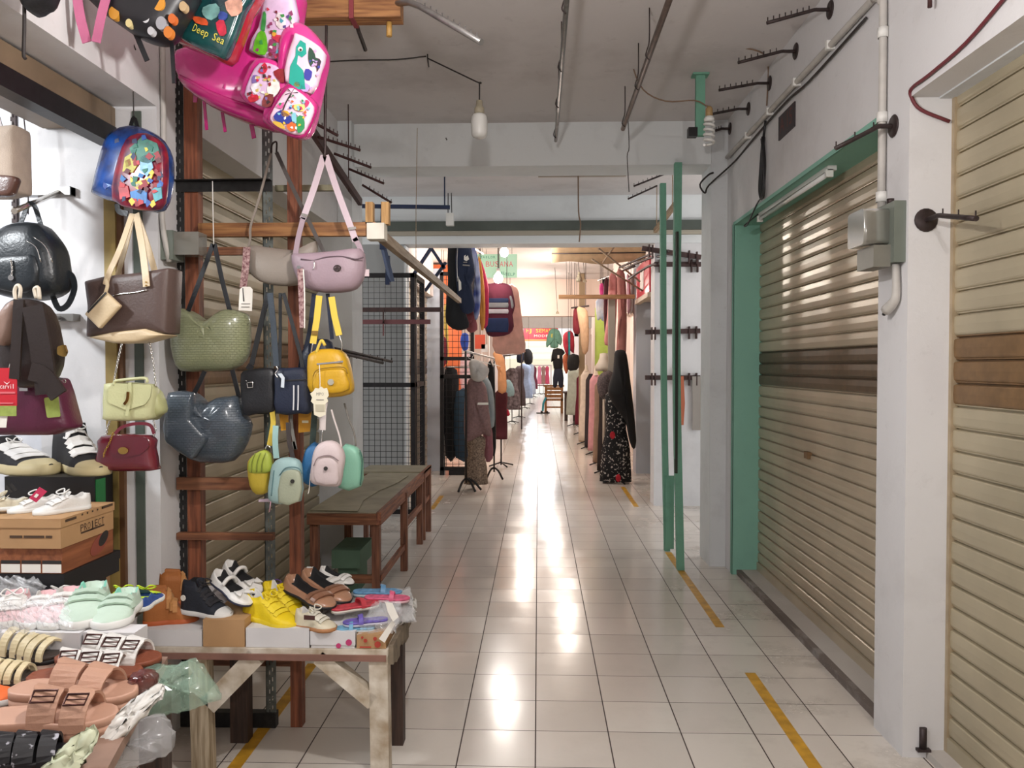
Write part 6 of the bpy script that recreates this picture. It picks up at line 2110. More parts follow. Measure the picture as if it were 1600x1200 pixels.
t = box_thing('shoe_box', 'black shoe box at the bottom of the stall stack', XK - .34, XK + .005, YB0, YB1 + .03, zat(934), zat(897), M_BLACK, .03, 'stack of shoe boxes in the stall', M_BLACK)
t = box_thing('shoe_box', 'brown wood pattern shoe box with white size labels in the stall stack', XK - .20, XK, YB0, YB1, zat(897) + .001, zat(857), wood('box_wood_print', '#9c5f3c', '#6e3d24', 'Y', 3), None, 'stack of shoe boxes in the stall')
zz0, zz1 = zat(896), zat(882)
for i in range(3):
    MB().box(XK - .195 + i * .066, XK - .135 + i * .066, YB0 - .002, YB0, zz0 + .002, zz1).build('size_label', M_CARD, t)
    MB().box(XK - .195 + i * .066, XK - .135 + i * .066, YB0 - .002, YB0, zz1 + .002, zz1 + .012).build('label_header', M_INK, t)
pts = [Vector((XK + .001, YB0 + .21 + .055 * math.cos(a), zat(875) + .004 + .034 * math.sin(a + .5))) for a in [2 * PI * i / 18 for i in range(18)]]
MB().slab(pts, (1, 0, 0), .001).build('printed_oval', mat('print_redbrown', '#8a4638', .6), t)
pts = [Vector((XK + .002, YB0 + .235 + .03 * math.cos(a), zat(868) + .004 + .024 * math.sin(a + .5))) for a in [2 * PI * i / 18 for i in range(18)]]
MB().slab(pts, (1, 0, 0), .001).build('printed_oval', M_INK, t)
t = box_thing('shoe_box', 'kraft shoe box with dark project lettering on top of the stall stack', XK - .19, XK + .002, YB0 - .01, YB1, zat(857) + .001, zat(810), M_KRAFT, .028, 'stack of shoe boxes in the stall', M_KRAFT)
M_PRN = mat('kraft_print', '#4a3728', .7)
for i, ch in enumerate('PROJECT'):
    MB().text(ch, (XK + .003, YB0 + .105 + i * .021, zat(836)), (0, 1, 0), (0, 0, 1), .034, width=.017).build('lettering', M_PRN, t)
for i in range(5):
    MB().box(XK + .0055, XK + .006, YB0 + .10 + i * .03, YB0 + .108 + i * .03, zat(815), zat(812)).build('printed_star', M_PRN, t)
MB().box(XK + .0055, XK + .006, YB0 + .01, YB0 + .07, zat(817), zat(813)).build('printed_bar', M_PRN, t)
MB().box(XK + .0055, XK + .006, YB0 + .22, YB0 + .29, zat(815), zat(811)).build('printed_bar', M_PRN, t)
MB().box(XK + .0025, XK + .003, YB0 + .10, YB0 + .24, zat(845), zat(842)).build('printed_bar', M_PRN, t)
for i, (a, b) in enumerate(((.03, .07), (.075, .14), (.145, .165))):
    MB().box(XK - .19 + a, XK - .19 + b, YB0 - .0115, YB0 - .0105, zat(840), zat(836)).build('printed_bar', M_PRN, t)
t = box_thing('shoe_box', 'second kraft shoe box at the left edge of the stall stack', XK - .40, XK - .205, YB0 + .02, YB1, zat(897) + .001, zat(815), M_KRAFT, .028, 'stack of shoe boxes in the stall', M_KRAFT)
zk = zat(810)
XG = at(148, 760, 2.77).x
t = box_thing('shoe_box', 'dark box with green end at the back of the stall stack', XK - .40, XG, 2.77, 2.838, .72, at(60, 745, 2.77).z, M_BLACK, None, 'stack of shoe boxes in the stall')
box_thing('shoe_box', 'dark box at the very back of the stall stack under the canvas high-top', XK - .40, -1.665, 2.842, 3.07, .72, at(60, 745, 2.77).z, M_BLACK, None, 'stack of shoe boxes in the stall')
MB().box(XG, XG + .003, 2.775, 2.835, at(140, 790, 2.77).z, at(140, 750, 2.77).z).build('green_end', mat('green_card', '#1d6b39', .5), t)
solo('box_plinth', MB().box(XK - .40, -1.67, 2.79, 3.05, 0, .719), M_KRAFT, 'kraft carton plinth hidden at the back under the stall boxes', 'box')
M_RED = mat('red_tag_card', '#c22f55', .6)
for k, (h, to, lab) in enumerate((((92, 800), (12, 803), 'left of the pair'), ((140, 795), (52, 806), 'right of the pair'))):
    hh, tt = fl(h[0], h[1], zk), fl(to[0], to[1], zk)
    hh = Vector((at(h[0], 790, 2.63).x, 2.63, zk))
    shoe_at('sneaker', 'clean white sneaker on the kraft box in the stall, ' + lab, 'sneaker', hh, tt, M_WLEA, M_WS, M_LINW, wr=.40, hs=1.25, detail='laces', m_det=M_WLEA, group='pair of white sneakers')
B = Bag('price_tag', 'pink-red card tag tucked between the white sneakers', 60, 772, 2.44, 0, 'tag', base=(60, 784))
B.plate([(62, 761), (74, 768), (57, 785), (46, 778)], M_RED, .03, .002, name='card')
B.plate([(57, 771), (61, 773), (57, 778), (53, 776)], M_CARD, .033, .001, name='print_block')
shoe_at('sneaker', 'cream sneaker with dark stripes at the left edge of the stall', 'sneaker', Vector((at(44, 790, 2.62).x, 2.62, zk)), fl(-40, 800, zk), M_CREAM, M_WS, M_LINW, wr=.36, detail='laces', m_det=M_CREAM)
B = Bag('shoe_stripes', 'two dark stripes on the cream sneaker at the left edge', 18, 762, 2.42, 0, 'stripe', base=(18, 770))
B.plate([(8, 760), (12, 758), (20, 768), (16, 770)], M_INK, 0, .003, name='stripe')
B.plate([(15, 757), (19, 755), (27, 765), (23, 767)], M_INK, 0, .003, name='stripe')
zc = at(60, 745, 2.77).z
M_CANV = leather('black_canvas', '#1d1c1e', .8)
shoe_at('sneaker', 'black canvas low-top with cream sole on the dark box in the stall', 'sneaker', Vector((at(-26, 742, 3.0).x, 3.0, zc)), Vector((at(80, 742, 2.82).x, 2.82, zc)), M_CANV, mat('cream_rubber', '#bcae85', .55), M_LINB, wr=.38, detail='laces', m_det=M_WLEA, m_toe=mat('cream_rubber', '#bcae85', .55), badge=(.30, .17, .018))
shoe_at('sneaker', 'black canvas high-top with white laces turned toward the pier', 'hightop', Vector((at(96, 742, 3.02).x, 3.02, zc)), Vector((at(158, 745, 2.80).x, 2.80, zc)), M_CANV, mat('cream_rubber', '#bcae85', .55), M_LINB, wr=.38, detail='laces', m_det=M_WLEA, m_toe=mat('cream_rubber', '#bcae85', .55))

# ---- fixtures on the stall wall
YW = 3.20
for k, px in enumerate((22, 83)):
    mb = MB()
    a, b = at(px - 4, 300, YW - .012), at(px + 4, 300, YW - .012)
    z0, z1 = at(px, 345 if k else 390, YW).z, at(px, 120 if k else 60, YW).z
    mb.box(a.x, b.x, YW - .014, YW, z0, z1)
    t = solo('shelf_standard', mb, M_METALD, 'slotted steel shelf upright on the stall wall, ' + ('left one' if k == 0 else 'right one'), 'shelf upright')
    z = z0
    while z < z1 - .03:
        pass
        z += .035
    hb = MB()
    zz = 0.02
    h = z1 - z0
    while zz < h - .03:
        hb.box(-.004, .001, -.0165, -.0145, zz, zz + .016)
        zz += .034
    s_ = hb.build('slots', M_HOLE, t)
    s_['kind'] = 'stuff'
    # shelf bracket
    q = at(px, 175, YW)
    br = MB().obox((q.x - .006, YW - .28, q.z + .09), (.012, 0, 0), (0, .27, 0), (0, 0, .02)).obox((q.x - .006, YW - .03, q.z - .02), (.012, 0, 0), (0, .03, 0), (0, 0, .11))
    br.build('bracket', M_METALD, s_ if False else t)
t = thing('meter_box', 'grey-white plastic electric box on the stall wall beside the tote', 'electric box', at(145, 495, YW))
a, b = at(118, 555, YW), at(172, 430, YW)
MB().box(a.x, b.x, YW - .05, YW, a.z, b.z).build('housing', mat('aged_plastic', '#b9b8ab', .5, var=.1), t)
MB().box(a.x + .02, b.x - .02, YW - .06, YW - .05, a.z + .05, a.z + .10).build('cover_strip', mat('aged_plastic_dark', '#8f8d80', .5), t)
t = thing('light_switch', 'cream light switch on the stall wall under the electric box', 'switch', at(148, 609, YW))
a, b = at(133, 625, YW), at(163, 593, YW)
MB().box(a.x, b.x, YW - .012, YW, a.z, b.z).build('switch_plate', mat('cream_plastic', '#c9bd9f', .4), t)
c = (a + b) / 2
MB().box(c.x - .009, c.x + .009, YW - .018, YW - .012, c.z - .014, c.z + .014).build('rocker', mat('pale_cream_plastic', '#d9cfb4', .4), t)
solo('hanging_wire', MB().tube([at(35, 165, 3.0), at(42, 230, 3.0), at(44, 300, 3.0), at(44, 335, 3.0)], .0025, n=5, sub=3), M_METALD, 'thin wire hanging down the stall wall near the canvas tote', 'wire')
solo('garment_rack_rail', MB().tube([at(-20, 140, 3.0), at(62, 140, 3.0)], .010, n=8).tube([at(10, 128, 3.0), at(10, 117, 3.0)], .003).tube([at(16, 128, 3.0), at(16, 117, 3.0)], .003).tube([at(-20, 129, 3.0), at(20, 127, 2.9), at(42, 140, 3.0)], .01, n=6, sub=3),
     mat('rust_rail', '#7d4a34', .5, .3), 'rusty rail with pegs high in the stall at the left edge', 'rail')
# electricity meter on the left pier
t = thing('electricity_meter', 'old electricity meter with glass cover on the left pier behind the bags', 'electricity meter', at(290, 405, 3.0))
a, b = at(268, 402, 3.08), at(308, 355, 3.08)
MB().box(XL, XL + .05, 3.14, 3.24, a.z, b.z).build('back_plate', mat('meter_green_grey', '#6f766d', .5), t)
MB().box(XL + .05, XL + .15, 3.15, 3.23, a.z + .02, b.z - .005).build('clear_cover', mat('meter_glass', '#aaa79d', .12, trans=.55), t)
MB().box(XL + .06, XL + .12, 3.17, 3.21, a.z + .04, b.z - .03).build('register', mat('meter_dial', '#5f5a50', .4), t)
solo('conduit_pipe', MB().tube([(XL + .012, 3.15, LINT + .6), (XL + .012, 3.15, 2.3), (XL + .012, 3.13, 2.1), (XL + .03, 3.15, 1.93)], .011, n=7, sub=3), M_COND, 'grey conduit running down the left pier to the old meter', 'conduit')
# ================================================================= CLOTHES AND FITTINGS DOWN THE CORRIDOR
def cloth(name, col, **k):
    return mat(name, col, .85, var=k.pop('var', .12), vscale=k.pop('vscale', 10), **k)


class Garment(Bag):
    pass


def garment(name, label, pts, Y, m, depth=.10, cat='clothes', group=None, hanger=None, yaw=0, fold=.008, p=2.6, seed=1, hang=False):
    cx = sum(a[0] for a in pts) / len(pts)
    cy = sum(a[1] for a in pts) / len(pts)
    top = min(pts, key=lambda q: q[1])
    b = Bag(name, label, cx, cy, Y, yaw, cat, group, base=(cx, max(a[1] for a in pts)))
    b.body(pts, m, depth, p=p, sub=2, fold=fold, name='garment_body', seed=seed)
    if hanger:
        b.cord([(hanger[0], hanger[1] + 8), (hanger[0], hanger[1] + 3), (hanger[0] + 1.5, hanger[1])], M_CHROME, .005, 0, name='hanger_hook')
    if hang:
        q = b.pl.p(*top)
        MB().tube([q - Vector((0, 0, .03)), Vector((q.x, q.y, CEIL))], .004, n=5).build('hanging_wire', M_METALD, b.t)
    return b


def robe(name, label, px, Y, y_top, y_bot, w_top, w_bot, m, folds=9, amp=.10, neck=None, sy=.62, seed=0, sleeve=None, group=None, base=True, waist=.85, lean=0.0):
    """full length dress on a bust: fluted body of cloth, bust neck, stand foot"""
    a, b = at(px, y_top, Y), at(px, y_bot, Y)
    b.z = max(b.z, .02)
    t = thing(name, label, 'dress', (a.x, Y, 0), group)
    rnd = random.Random(seed)
    ph = rnd.uniform(0, 6)
    k = Y / F
    H = a.z - b.z
    rings = []
    N = 28
    prof = [(0, w_bot), (.3, (w_bot * .7 + w_top * .3)), (.6, w_top * waist), (.78, w_top * .98), (.90, w_top), (.955, w_top * .80), (1, w_top * .34)]
    for i in range(13):
        f = i / 12
        r = interp(prof, f) * k / 2
        ring = []
        for j in range(N):
            th = 2 * PI * j / N
            q = 1 + amp * (1 - f) ** 1.2 * math.sin(folds * th + ph + f * .6)
            ring.append(Vector((a.x + lean * f + r * q * math.cos(th), Y + r * q * sy * math.sin(th), b.z + H * f)))
        rings.append(ring)
    MB().loft(rings).build('dress_body', m, t)
    if sleeve:
        for sg in (-1, 1):
            s0 = Vector((a.x + lean + sg * w_top * k * .42, Y, b.z + H * .90))
            MB().tube([s0, s0 + Vector((sg * .05, 0, -.2)), s0 + Vector((sg * .07, -.03, -.52))], [.065, .06, .05], n=9).build('sleeve', sleeve, t)
    if neck:
        r = w_top * k * .16
        MB().lathe([(r * 1.3, b.z + H * .98), (r * .8, b.z + H + .03), (r * .72, b.z + H + .09), (0, b.z + H + .10)], (a.x + lean, Y, 0), 14, cap=(False, False)).build('bust_neck', neck, t)
    if base:
        mb = MB()
        mb.tube([(a.x, Y, 0.02), (a.x, Y, b.z + .1)], .012)
        for q in range(4):
            an = q * PI / 2 + .5
            mb.tube([(a.x, Y, .06), (a.x + .2 * math.cos(an), Y + .2 * math.sin(an), .012)], .011, n=6)
        mb.build('stand', M_BLACKM, t)
    return t


# ---- lit lamps
for nm, o, lab in (('light_bulb', LAMP_A, 'lit white bulb hanging in front of the green shop sign'), ('light_bulb', LAMP_B, 'lit white bulb hanging low over the striped sweater')):
    t = thing(nm, lab, 'light bulb', o)
    MB().lathe([(0, -.06), (.03, -.055), (.05, -.03), (.056, 0), (.05, .03), (.03, .055), (.018, .07), (0, .07)], o, 18).build('globe', mat('lit_bulb_glass', '#ffffff', .4, emit='#fff4e6', estr=30), t)
    MB().lathe([(.018, .06), (.022, .07), (.02, .12), (0, .12)], o, 12).build('socket', M_WHITEP, t)
    MB().tube([o + Vector((0, 0, .12)), Vector((o.x, o.y, CEIL))], .005, n=5).build('cord', M_WIRE_D, t)
for px, y0, y1, Y, lab in ((905, 425, 440, 11.2, 'small cream funnel lamp socket hanging below the tan awning'), (871, 486, 490, 15.0, 'tiny dark pull switch hanging on a long cord far down the corridor'), (914, 436, 441, 12.5, 'small grey pull switch hanging beside the funnel socket')):
    o = at(px, y1, Y)
    t = thing('pendant_socket', lab, 'socket', o)
    h = (y1 - y0) * Y / F
    MB().lathe([(.045 if h > .1 else .03, 0), (.04 if h > .1 else .03, h * .3), (.018, h * .8), (.012, h), (0, h)], o, 12).build('shade', mat('socket_cream', '#a59c86', .55), t)
    MB().tube([o + Vector((0, 0, h)), Vector((o.x - .05, Y, CEIL))], .004, n=5).build('cord', M_WIRE_D, t)

# ---- signs
def board(label, x0, x1, y0, y1, Y, col, name='shop_sign', th=.03, wires=True):
    a, b = at(x0, y1, Y), at(x1, y0, Y)
    t = thing(name, label, 'sign', ((a.x + b.x) / 2, Y, a.z))
    MB().box(a.x, b.x, Y, Y + th, a.z, b.z).build('board', mat('sign_' + col[1:], col, .5), t)
    if wires:
        mb = MB()
        for x in (a.x + .08, b.x - .08):
            mb.tube([(x, Y + .01, b.z), (x, Y + .01, max(CEIL, b.z + .02))], .004, n=4)
        mb.build('hanging_wire', M_METALD, t)

    def write(txt, px, py, hpx, wpx, m):
        k = Y / F
        o = at(px, py, Y - .003)
        st_ = wpx * k / len(txt)
        for i, ch in enumerate(txt):
            if ch != ' ':
                MB().text(ch, o + Vector(((i + .5) * st_ - wpx * k / 2, 0, 0)), (1, 0, 0), (0, 0, 1), hpx * k * 1.35, width=st_ * (.8 if ch not in 'Iil.:1' else .25)).build('lettering', m, t)
    return t, write


M_SRED = mat('sign_red_letters', '#d0606a', .6)
M_SGRN = mat('sign_green_letters', '#2f8a6a', .6)
t, wr_ = board('pale green shop sign with red BUSANA lettering hanging over the corridor', 746, 808, 397, 434, 12.4, '#a9d8be')
wr_('BUSANA', 780, 413, 9, 44, M_SRED)
wr_('TAILOR', 762, 402, 4, 24, M_SGRN)
wr_('JL', 786, 427, 5, 8, M_SGRN)
wr_('TELP', 797, 429, 5, 16, M_SGRN)
t, wr_ = board('orange sign strip with yellow marks high behind the green shop sign', 797, 846, 383, 394, 13.0, '#d98a3c')
t, wr_ = board('red banner with yellow lettering at the far end of the corridor', 818, 872, 512, 530, 24.0, '#c43a52')
wr_('HJ SEMAR', 842, 517, 6, 40, mat('sign_yellow_letters', '#e8cf4a', .6))
wr_('MODE', 846, 525, 4, 24, mat('sign_white_letters', '#efe6e6', .6))
MB().box(at(818, 534, 24).x, at(872, 534, 24).x, 24, 24.02, at(840, 533, 24).z, at(840, 530, 24).z).build('orange_edge', mat('sign_orange_edge', '#e0a070', .6), t)
t = thing('shop_sign', 'red and white box sign above the shutter past the white cross wall', 'sign', (1.45, 10.6, 2.4))
MB().box(1.36, 1.41, 9.9, 11.2, 2.42, 2.86).build('box', mat('sign_red_plastic', '#b8253a', .4), t)
MB().box(1.355, 1.36, 10.4, 10.75, 2.5, 2.75).build('white_mark', M_WHITEP, t)
MB().box(1.34, 1.41, 9.9, 11.2, 2.36, 2.42).build('lower_edge', mat('sign_cream', '#cfbfae', .6), t)

# ---- tan awning and plank
a, b = at(862, 411, 10.6), at(1012, 380, 10.6)
t = thing('rolled_awning', 'tan cloth awning stretched under the ceiling on the right', 'awning', a)
mb = MB()
rings = []
for i in range(13):
    f = i / 12
    x = a.x + (b.x - a.x) * f
    sag = .02 * math.sin(f * 9)
    rings.append([Vector((x, 10.6 + dy, z)) for dy, z in ((0, a.z + sag), (.02, a.z + .10 + sag * .5), (-.02, a.z + .13), (.03, a.z + .2), (0, CEIL - .01), (.12, CEIL - .01), (.12, a.z + .05))])
mb.loft(rings)
mb.build('cloth', cloth('tan_awning_cloth', '#bfa381'), t)
MB().tube([(a.x, 10.58, a.z + .12), (b.x, 10.58, a.z + .13)], .008).build('fold_cord', M_METALD, t)
a, b = at(873, 464, 10.9), at(992, 466, 10.9)
t = thing('hanging_plank', 'narrow pale plank slung level on wires across the right half of the corridor', 'plank', a)
MB().box(a.x, b.x, 10.86, 10.94, a.z - .026, a.z + .026).build('plank', wood('plank_wood', '#b48a5f', '#8a6644', 'X', 4), t)
for px in (886, 891, 894):
    q = at(px, 464, 10.9)
    MB().tube([q, Vector((q.x - .02, 10.9, CEIL))], .004, n=4).build('wire', M_METALD, t)
solo('timber_post', MB().box(at(951, 470, 10.9).x, at(962, 470, 10.9).x, 10.94, 11.0, 0, at(951, 467, 10.9).z), plaster('grey_post', '#a39b90'), 'grey timber post under the slung plank among the right hand clothes', 'post')

# ---- rails among the green posts (dark arms pointing into the corridor)
for k, (a_, b_, Ya, Yb2) in enumerate((((1045, 392), (968, 418), 8.45, 10.0), ((1040, 400), (975, 420), 8.45, 9.7), ((1030, 412), (982, 436), 8.45, 9.4), ((1022, 388), (1005, 384), 8.5, 8.5))):
    A, Bb = at(*a_, Ya), at(*b_, Yb2)
    if k == 3:
        continue
    t = thing('peg_hook', 'dark peg bar reaching back past the green posts toward the pink clothes, ' + ('upper', 'middle', 'lower')[k], 'display hook', A, 'peg bars by the pink clothes')
    MB().tube([A, A + (Bb - A) * .35 + Vector((0, 0, .03)), Bb], .014, n=6, sub=3).build('bar', M_METALD, t)
    for i in range(7):
        q = A + (Bb - A) * (.45 + .53 * i / 6)
        MB().tube([q, q + Vector((0, 0, .03))], .004, n=4).build('peg', M_METALD, t)
for k, (a_, b_) in enumerate((((925, 405), (1005, 455)), ((935, 388), (1000, 440)), ((960, 385), (942, 410)))):
    solo('bamboo_stick', MB().tube([at(*a_, 10.2), at(*b_, 10.5)], .012, n=6), wood('stick_wood', '#9c8770', '#75624e', 'X'), 'thin grey stick crossing in front of the tan awning, ' + ('lower long one', 'upper long one', 'short one')[k], 'stick')

# ---- left: clothes on a rail over the aisle
rail_z = at(720, 384, 9.3).z
t = thing('garment_rail', 'steel garment rail slung from the ceiling along the left side over the hoodies', 'rail', (-.93, 9.7, rail_z))
MB().tube([(-.95, 9.05, rail_z + .06), (-.72, 10.4, rail_z + .06)], .014).build('pipe', M_METALG, t)
for y, x in ((9.2, -.93), (10.2, -.755)):
    MB().tube([(x, y, rail_z + .06), (x, y, CEIL)], .005, n=5).build('drop_wire', M_METALD, t)
g = garment('jacket', 'long black jacket hanging behind the clothes pole, leftmost of the hoodies', [(700, 382), (716, 382), (720, 420), (722, 470), (733, 505), (728, 514), (714, 516), (700, 508), (696, 492), (700, 440)], 9.15, cloth('black_jacket_cloth', '#16181c'), .16)
g = garment('hoodie', 'navy hoodie with white chest emblem hanging beside the black jacket', [(714, 381), (733, 381), (738, 400), (743, 430), (736, 445), (742, 475), (738, 488), (724, 490), (716, 470), (712, 430)], 9.1, cloth('navy_hoodie_cloth', '#1c2740'), .16)
pl = g
pl.plate([(725, 400), (728, 398), (727, 402), (731, 399), (733, 405), (729, 408), (725, 406)], M_CARD, .085, .003, name='emblem')
pl.plate([(724, 409), (730, 409), (730, 410.5), (724, 410.5)], M_GREYI, .085, .003, name='print_line')
pl.plate([(723, 413), (734, 414), (734, 416), (723, 415)], M_GREYI, .085, .003, name='print_line')
pl.cord([(715, 384), (714, 410), (715, 440)], M_CHROME, .004, .07, name='zip')
pl.plate([(716, 432), (720, 433), (721, 452), (717, 455)], M_CARD, .07, .003, name='paper_tag')
m_pl = cloth('blue_plaid_cloth', '#a9b0cc', col2='#3d4a86', vscale=9, detail=0)
garment('shirt', 'blue and white checked shirt seen edge on beside the navy hoodie', [(735, 384), (742, 387), (748, 410), (751, 450), (749, 490), (742, 500), (739, 470), (741, 430)], 9.25, m_pl, .14, hang=True)
garment('shirt', 'orange shirt edge showing between checked shirt and crimson top', [(746, 408), (751, 405), (757, 450), (758, 505), (752, 516), (749, 480)], 9.4, cloth('orange_cloth_b', '#cf8a3c'), .12, hang=True)
garment('top', 'crimson top hanging left of the striped sweater', [(749, 405), (754, 412), (762, 440), (764, 470), (762, 508), (754, 510), (752, 470), (750, 440)], 9.5, cloth('crimson_cloth', '#b5274f'), .12, hang=True)
garment('shirt', 'dark red shirt hem showing under the black jacket', [(726, 488), (740, 484), (744, 500), (746, 515), (735, 520), (728, 512)], 9.35, cloth('dusty_red_cloth', '#8c4a50'), .10, hang=True)
# striped sweater
S = garment('sweater', 'striped maroon, navy, grey and white sweater hanging under the lit bulb', [(757, 447), (766, 443), (780, 441), (796, 445), (801, 455), (805, 478), (801, 492), (803, 510), (796, 522), (778, 526), (762, 524), (757, 505), (759, 480)], 9.85, cloth('maroon_knit', '#5d1f33'), .14, fold=.002, hang=True)
for y0, y1, c in ((466, 473, '#243356'), (473, 481, '#8c8e90'), (483, 490, '#c9c5ca'), (497, 519, '#22335a')):
    S.body([(760, y0), (794, y0), (795, (y0 + y1) / 2), (794, y1), (760, y1), (759, (y0 + y1) / 2)], cloth('stripe_' + c[1:], c), .05, .055, p=6, sub=0, name='knit_stripe')
S.body([(794, 462), (799, 462), (803, 478), (798, 484), (793, 478)], cloth('stripe_8c8e90', '#8c8e90'), .05, .03, p=4, sub=2, name='cuff')
garment('scarf', 'long pale peach lace cloth hanging behind the striped sweater', [(792, 446), (808, 450), (812, 470), (818, 520), (821, 550), (800, 553), (774, 552), (770, 525), (790, 500)], 10.3, cloth('peach_lace', '#d9a99a'), .08, hang=True)

# ---- wire gate and trousers behind it
t = thing('wire_gate', 'black framed wire mesh gate standing at the left of the corridor before the clothes', 'gate', (-1.13, 11.04, 0))
gx0, gx1 = at(688, 742, 11.04).x, at(741, 742, 11.04).x
cage_panel(t, (gx0, 11.04, .06), (1, 0, 0), gx1 - gx0, at(700, 425, 11.04).z - .06, .085, .0035, .05, bars=(at(700, 570, 11.04).z, at(700, 598, 11.04).z))
MB().box(gx1 - .35, gx1, 11.0, 11.08, 0, .06).box(gx0, gx0 + .06, 11.0, 11.08, 0, .06).build('foot', M_BLACKM, t)
garment('trousers', 'black trousers hanging behind the wire gate', [(694, 578), (714, 578), (716, 620), (713, 712), (696, 712), (693, 640)], 11.6, cloth('black_denim', '#17191c'), .14)
garment('trousers', 'dark blue jeans hanging behind the wire gate', [(713, 612), (735, 612), (738, 660), (737, 715), (712, 715), (709, 660)], 11.5, cloth('blue_denim', '#2c4254'), .14)
solo('trouser_rail', MB().tube([(gx0, 11.57, at(700, 574, 11.57).z), (gx1 + .1, 11.57, at(700, 574, 11.57).z)], .012).tube([(gx0, 11.57, 0), (gx0, 11.57, at(700, 574, 11.57).z)], .012).tube([(gx1 + .1, 11.57, 0), (gx1 + .1, 11.57, at(700, 574, 11.57).z)], .012), M_METALG,
     'steel rail behind the wire gate carrying the trousers', 'rail')
garment('shirt', 'pink and white striped shirt hanging behind the wire gate', [(722, 555), (734, 548), (738, 580), (734, 615), (722, 612), (718, 580)], 12.2, cloth('pink_stripe_cloth', '#d99aa2', col2='#e8dcdc', vscale=20), .1, hang=True)
garment('shirt', 'royal blue shirt hanging deep in the left shop', [(722, 521), (732, 523), (731, 545), (724, 548), (719, 535)], 12.8, cloth('royal_blue_cloth', '#2c4fae'), .1, hang=True)
garment('dress', 'maroon dress hanging in the left shop behind the gate', [(690, 530), (698, 530), (699, 566), (690, 568)], 12.6, cloth('maroon_cloth', '#6d1f2c'), .1, hang=True)
garment('towel', 'pale yellow cloth hanging in the left shop behind the gate', [(693, 480), (699, 482), (701, 560), (697, 565), (694, 520)], 12.7, cloth('pale_yellow_cloth', '#cdb75f'), .06, hang=True)
for k, (x0, x1, y0, y1, c, lab) in enumerate(((742, 758, 523, 545, '#d9583c', 'small red price board in the left shop'), (752, 762, 538, 550, '#e4e4e2', 'small white price card in the left shop'))):
    board(lab, x0, x1, y0, y1, 12.6, c, 'price_board', .01)

# ---- rack of modest wear on the left
rx = at(745, 560, 9.75)
t = thing('clothes_rack', 'white steel clothes rack with dark splayed feet carrying the lace tunic', 'clothes rack', (rx.x, 10.0, 0))
ra_, rb_ = at(728, 549, 9.6), at(772, 560, 10.6)
MB().tube([ra_, rb_], .013).build('top_rail', mat('white_rail_steel', '#c9c7c6', .35, .4), t)
for q in (ra_, rb_):
    MB().tube([q, Vector((q.x, q.y, .1))], .011).build('upright', M_BLACKM, t)
for q, dx, dy in ((ra_, .12, -.12), (ra_, -.08, -.15), (ra_, .18, .02), (rb_, .12, -.1), (rb_, -.1, .1)):
    MB().tube([(q.x, q.y, .16), (q.x + dx * .5, q.y + dy * .5, .12), (q.x + dx, q.y + dy, .014)], .014, n=6, sub=3).build('foot', M_BLACKM, t)
for i in range(8):
    q = ra_ + (rb_ - ra_) * ((i + .6) / 8)
    MB().tube([q + Vector((0, 0, .015)), q + Vector((.02, 0, -.03)), q + Vector((0, 0, -.07)), q + Vector((.1, -.02, -.11))], .004, n=5, sub=2).build('hanger', M_WHITEP, t)
garment('tunic', 'dusty mauve lace tunic with pale cuff on the front of the left clothes rack', [(727, 615), (732, 594), (742, 588), (752, 594), (760, 606), (764, 640), (768, 681), (756, 678), (744, 684), (727, 690), (725, 650)], 9.7, cloth('mauve_lace', '#7a5f5e', var=.2, vscale=40), .22)
B = Bag('shawl', 'pale grey folded shawl over the shoulders of the mauve lace tunic', 748, 580, 9.62, 0, 'scarf', base=(748, 598))
B.body([(733, 566), (740, 561), (752, 566), (764, 576), (760, 590), (748, 597), (737, 592), (734, 578)], cloth('pale_grey_shawl', '#b9b5b1'), .16, p=2.6, fold=.008, name='cloth')
B.plate([(746, 629), (763, 629), (763, 632.5), (746, 632.5)], M_CARD, .03, .004, name='cuff_band')
garment('tunic', 'grey-blue tunic behind the mauve lace one', [(752, 592), (762, 590), (770, 610), (773, 640), (772, 666), (764, 664), (760, 620)], 9.95, cloth('grey_blue_tunic', '#8f999c'), .16)
m_bt = cloth('batik_cloth', '#4a3b33', col2='#9a8572', vscale=60)
robe('skirt', 'brown batik skirt under the mauve lace tunic', 744, 9.75, 678, 756, 30, 36, m_bt, 7, .08, base=False)
garment('skirt', 'dusty pink skirt showing behind the batik skirt', [(756, 668), (768, 668), (770, 690), (770, 716), (760, 722), (756, 700)], 10.0, cloth('dusty_pink_cloth', '#8d5a63'), .16)
garment('dress', 'black dress at the back of the left clothes rack', [(762, 568), (771, 574), (774, 620), (775, 700), (770, 712), (766, 660)], 10.3, cloth('black_cloth', '#141416'), .16)
robe('skirt', 'long maroon skirt on a stand behind the left clothes rack', 783, 12.0, 608, 686, 21, 20, cloth('maroon_skirt_cloth', '#56202a'), 6, .05)
garment('scarf', 'peach and amber scarves hanging above the maroon skirt', [(770, 553), (778, 549), (788, 560), (791, 590), (791, 612), (778, 612), (778, 580)], 11.6, cloth('peach_scarf_cloth', '#d99a6a'), .10, hang=True)
for px, Y, y0, y1, w, c, lab in ((800, 21, 575, 640, 18, '#4b4044', 'dark patterned dress on the second left rack'), (811, 23, 572, 634, 14, '#5c5157', 'grey-brown dress behind the dark patterned one'), (820, 28, 568, 622, 16, '#9fb0cc', 'pale blue dress further along on the left'), (828, 31, 568, 616, 12, '#b9c4d6', 'lighter blue dress beside the pale blue one'), (834, 38, 572, 608, 8, '#6d2b3c', 'narrow maroon dress far along on the left')):
    robe('dress', lab, px, Y, y0, y1, w * 1.15, w * 1.45, cloth('robe_' + c[1:], c, col2=('#8d8288' if c == '#4b4044' else None), vscale=14), 8, .10, seed=px)
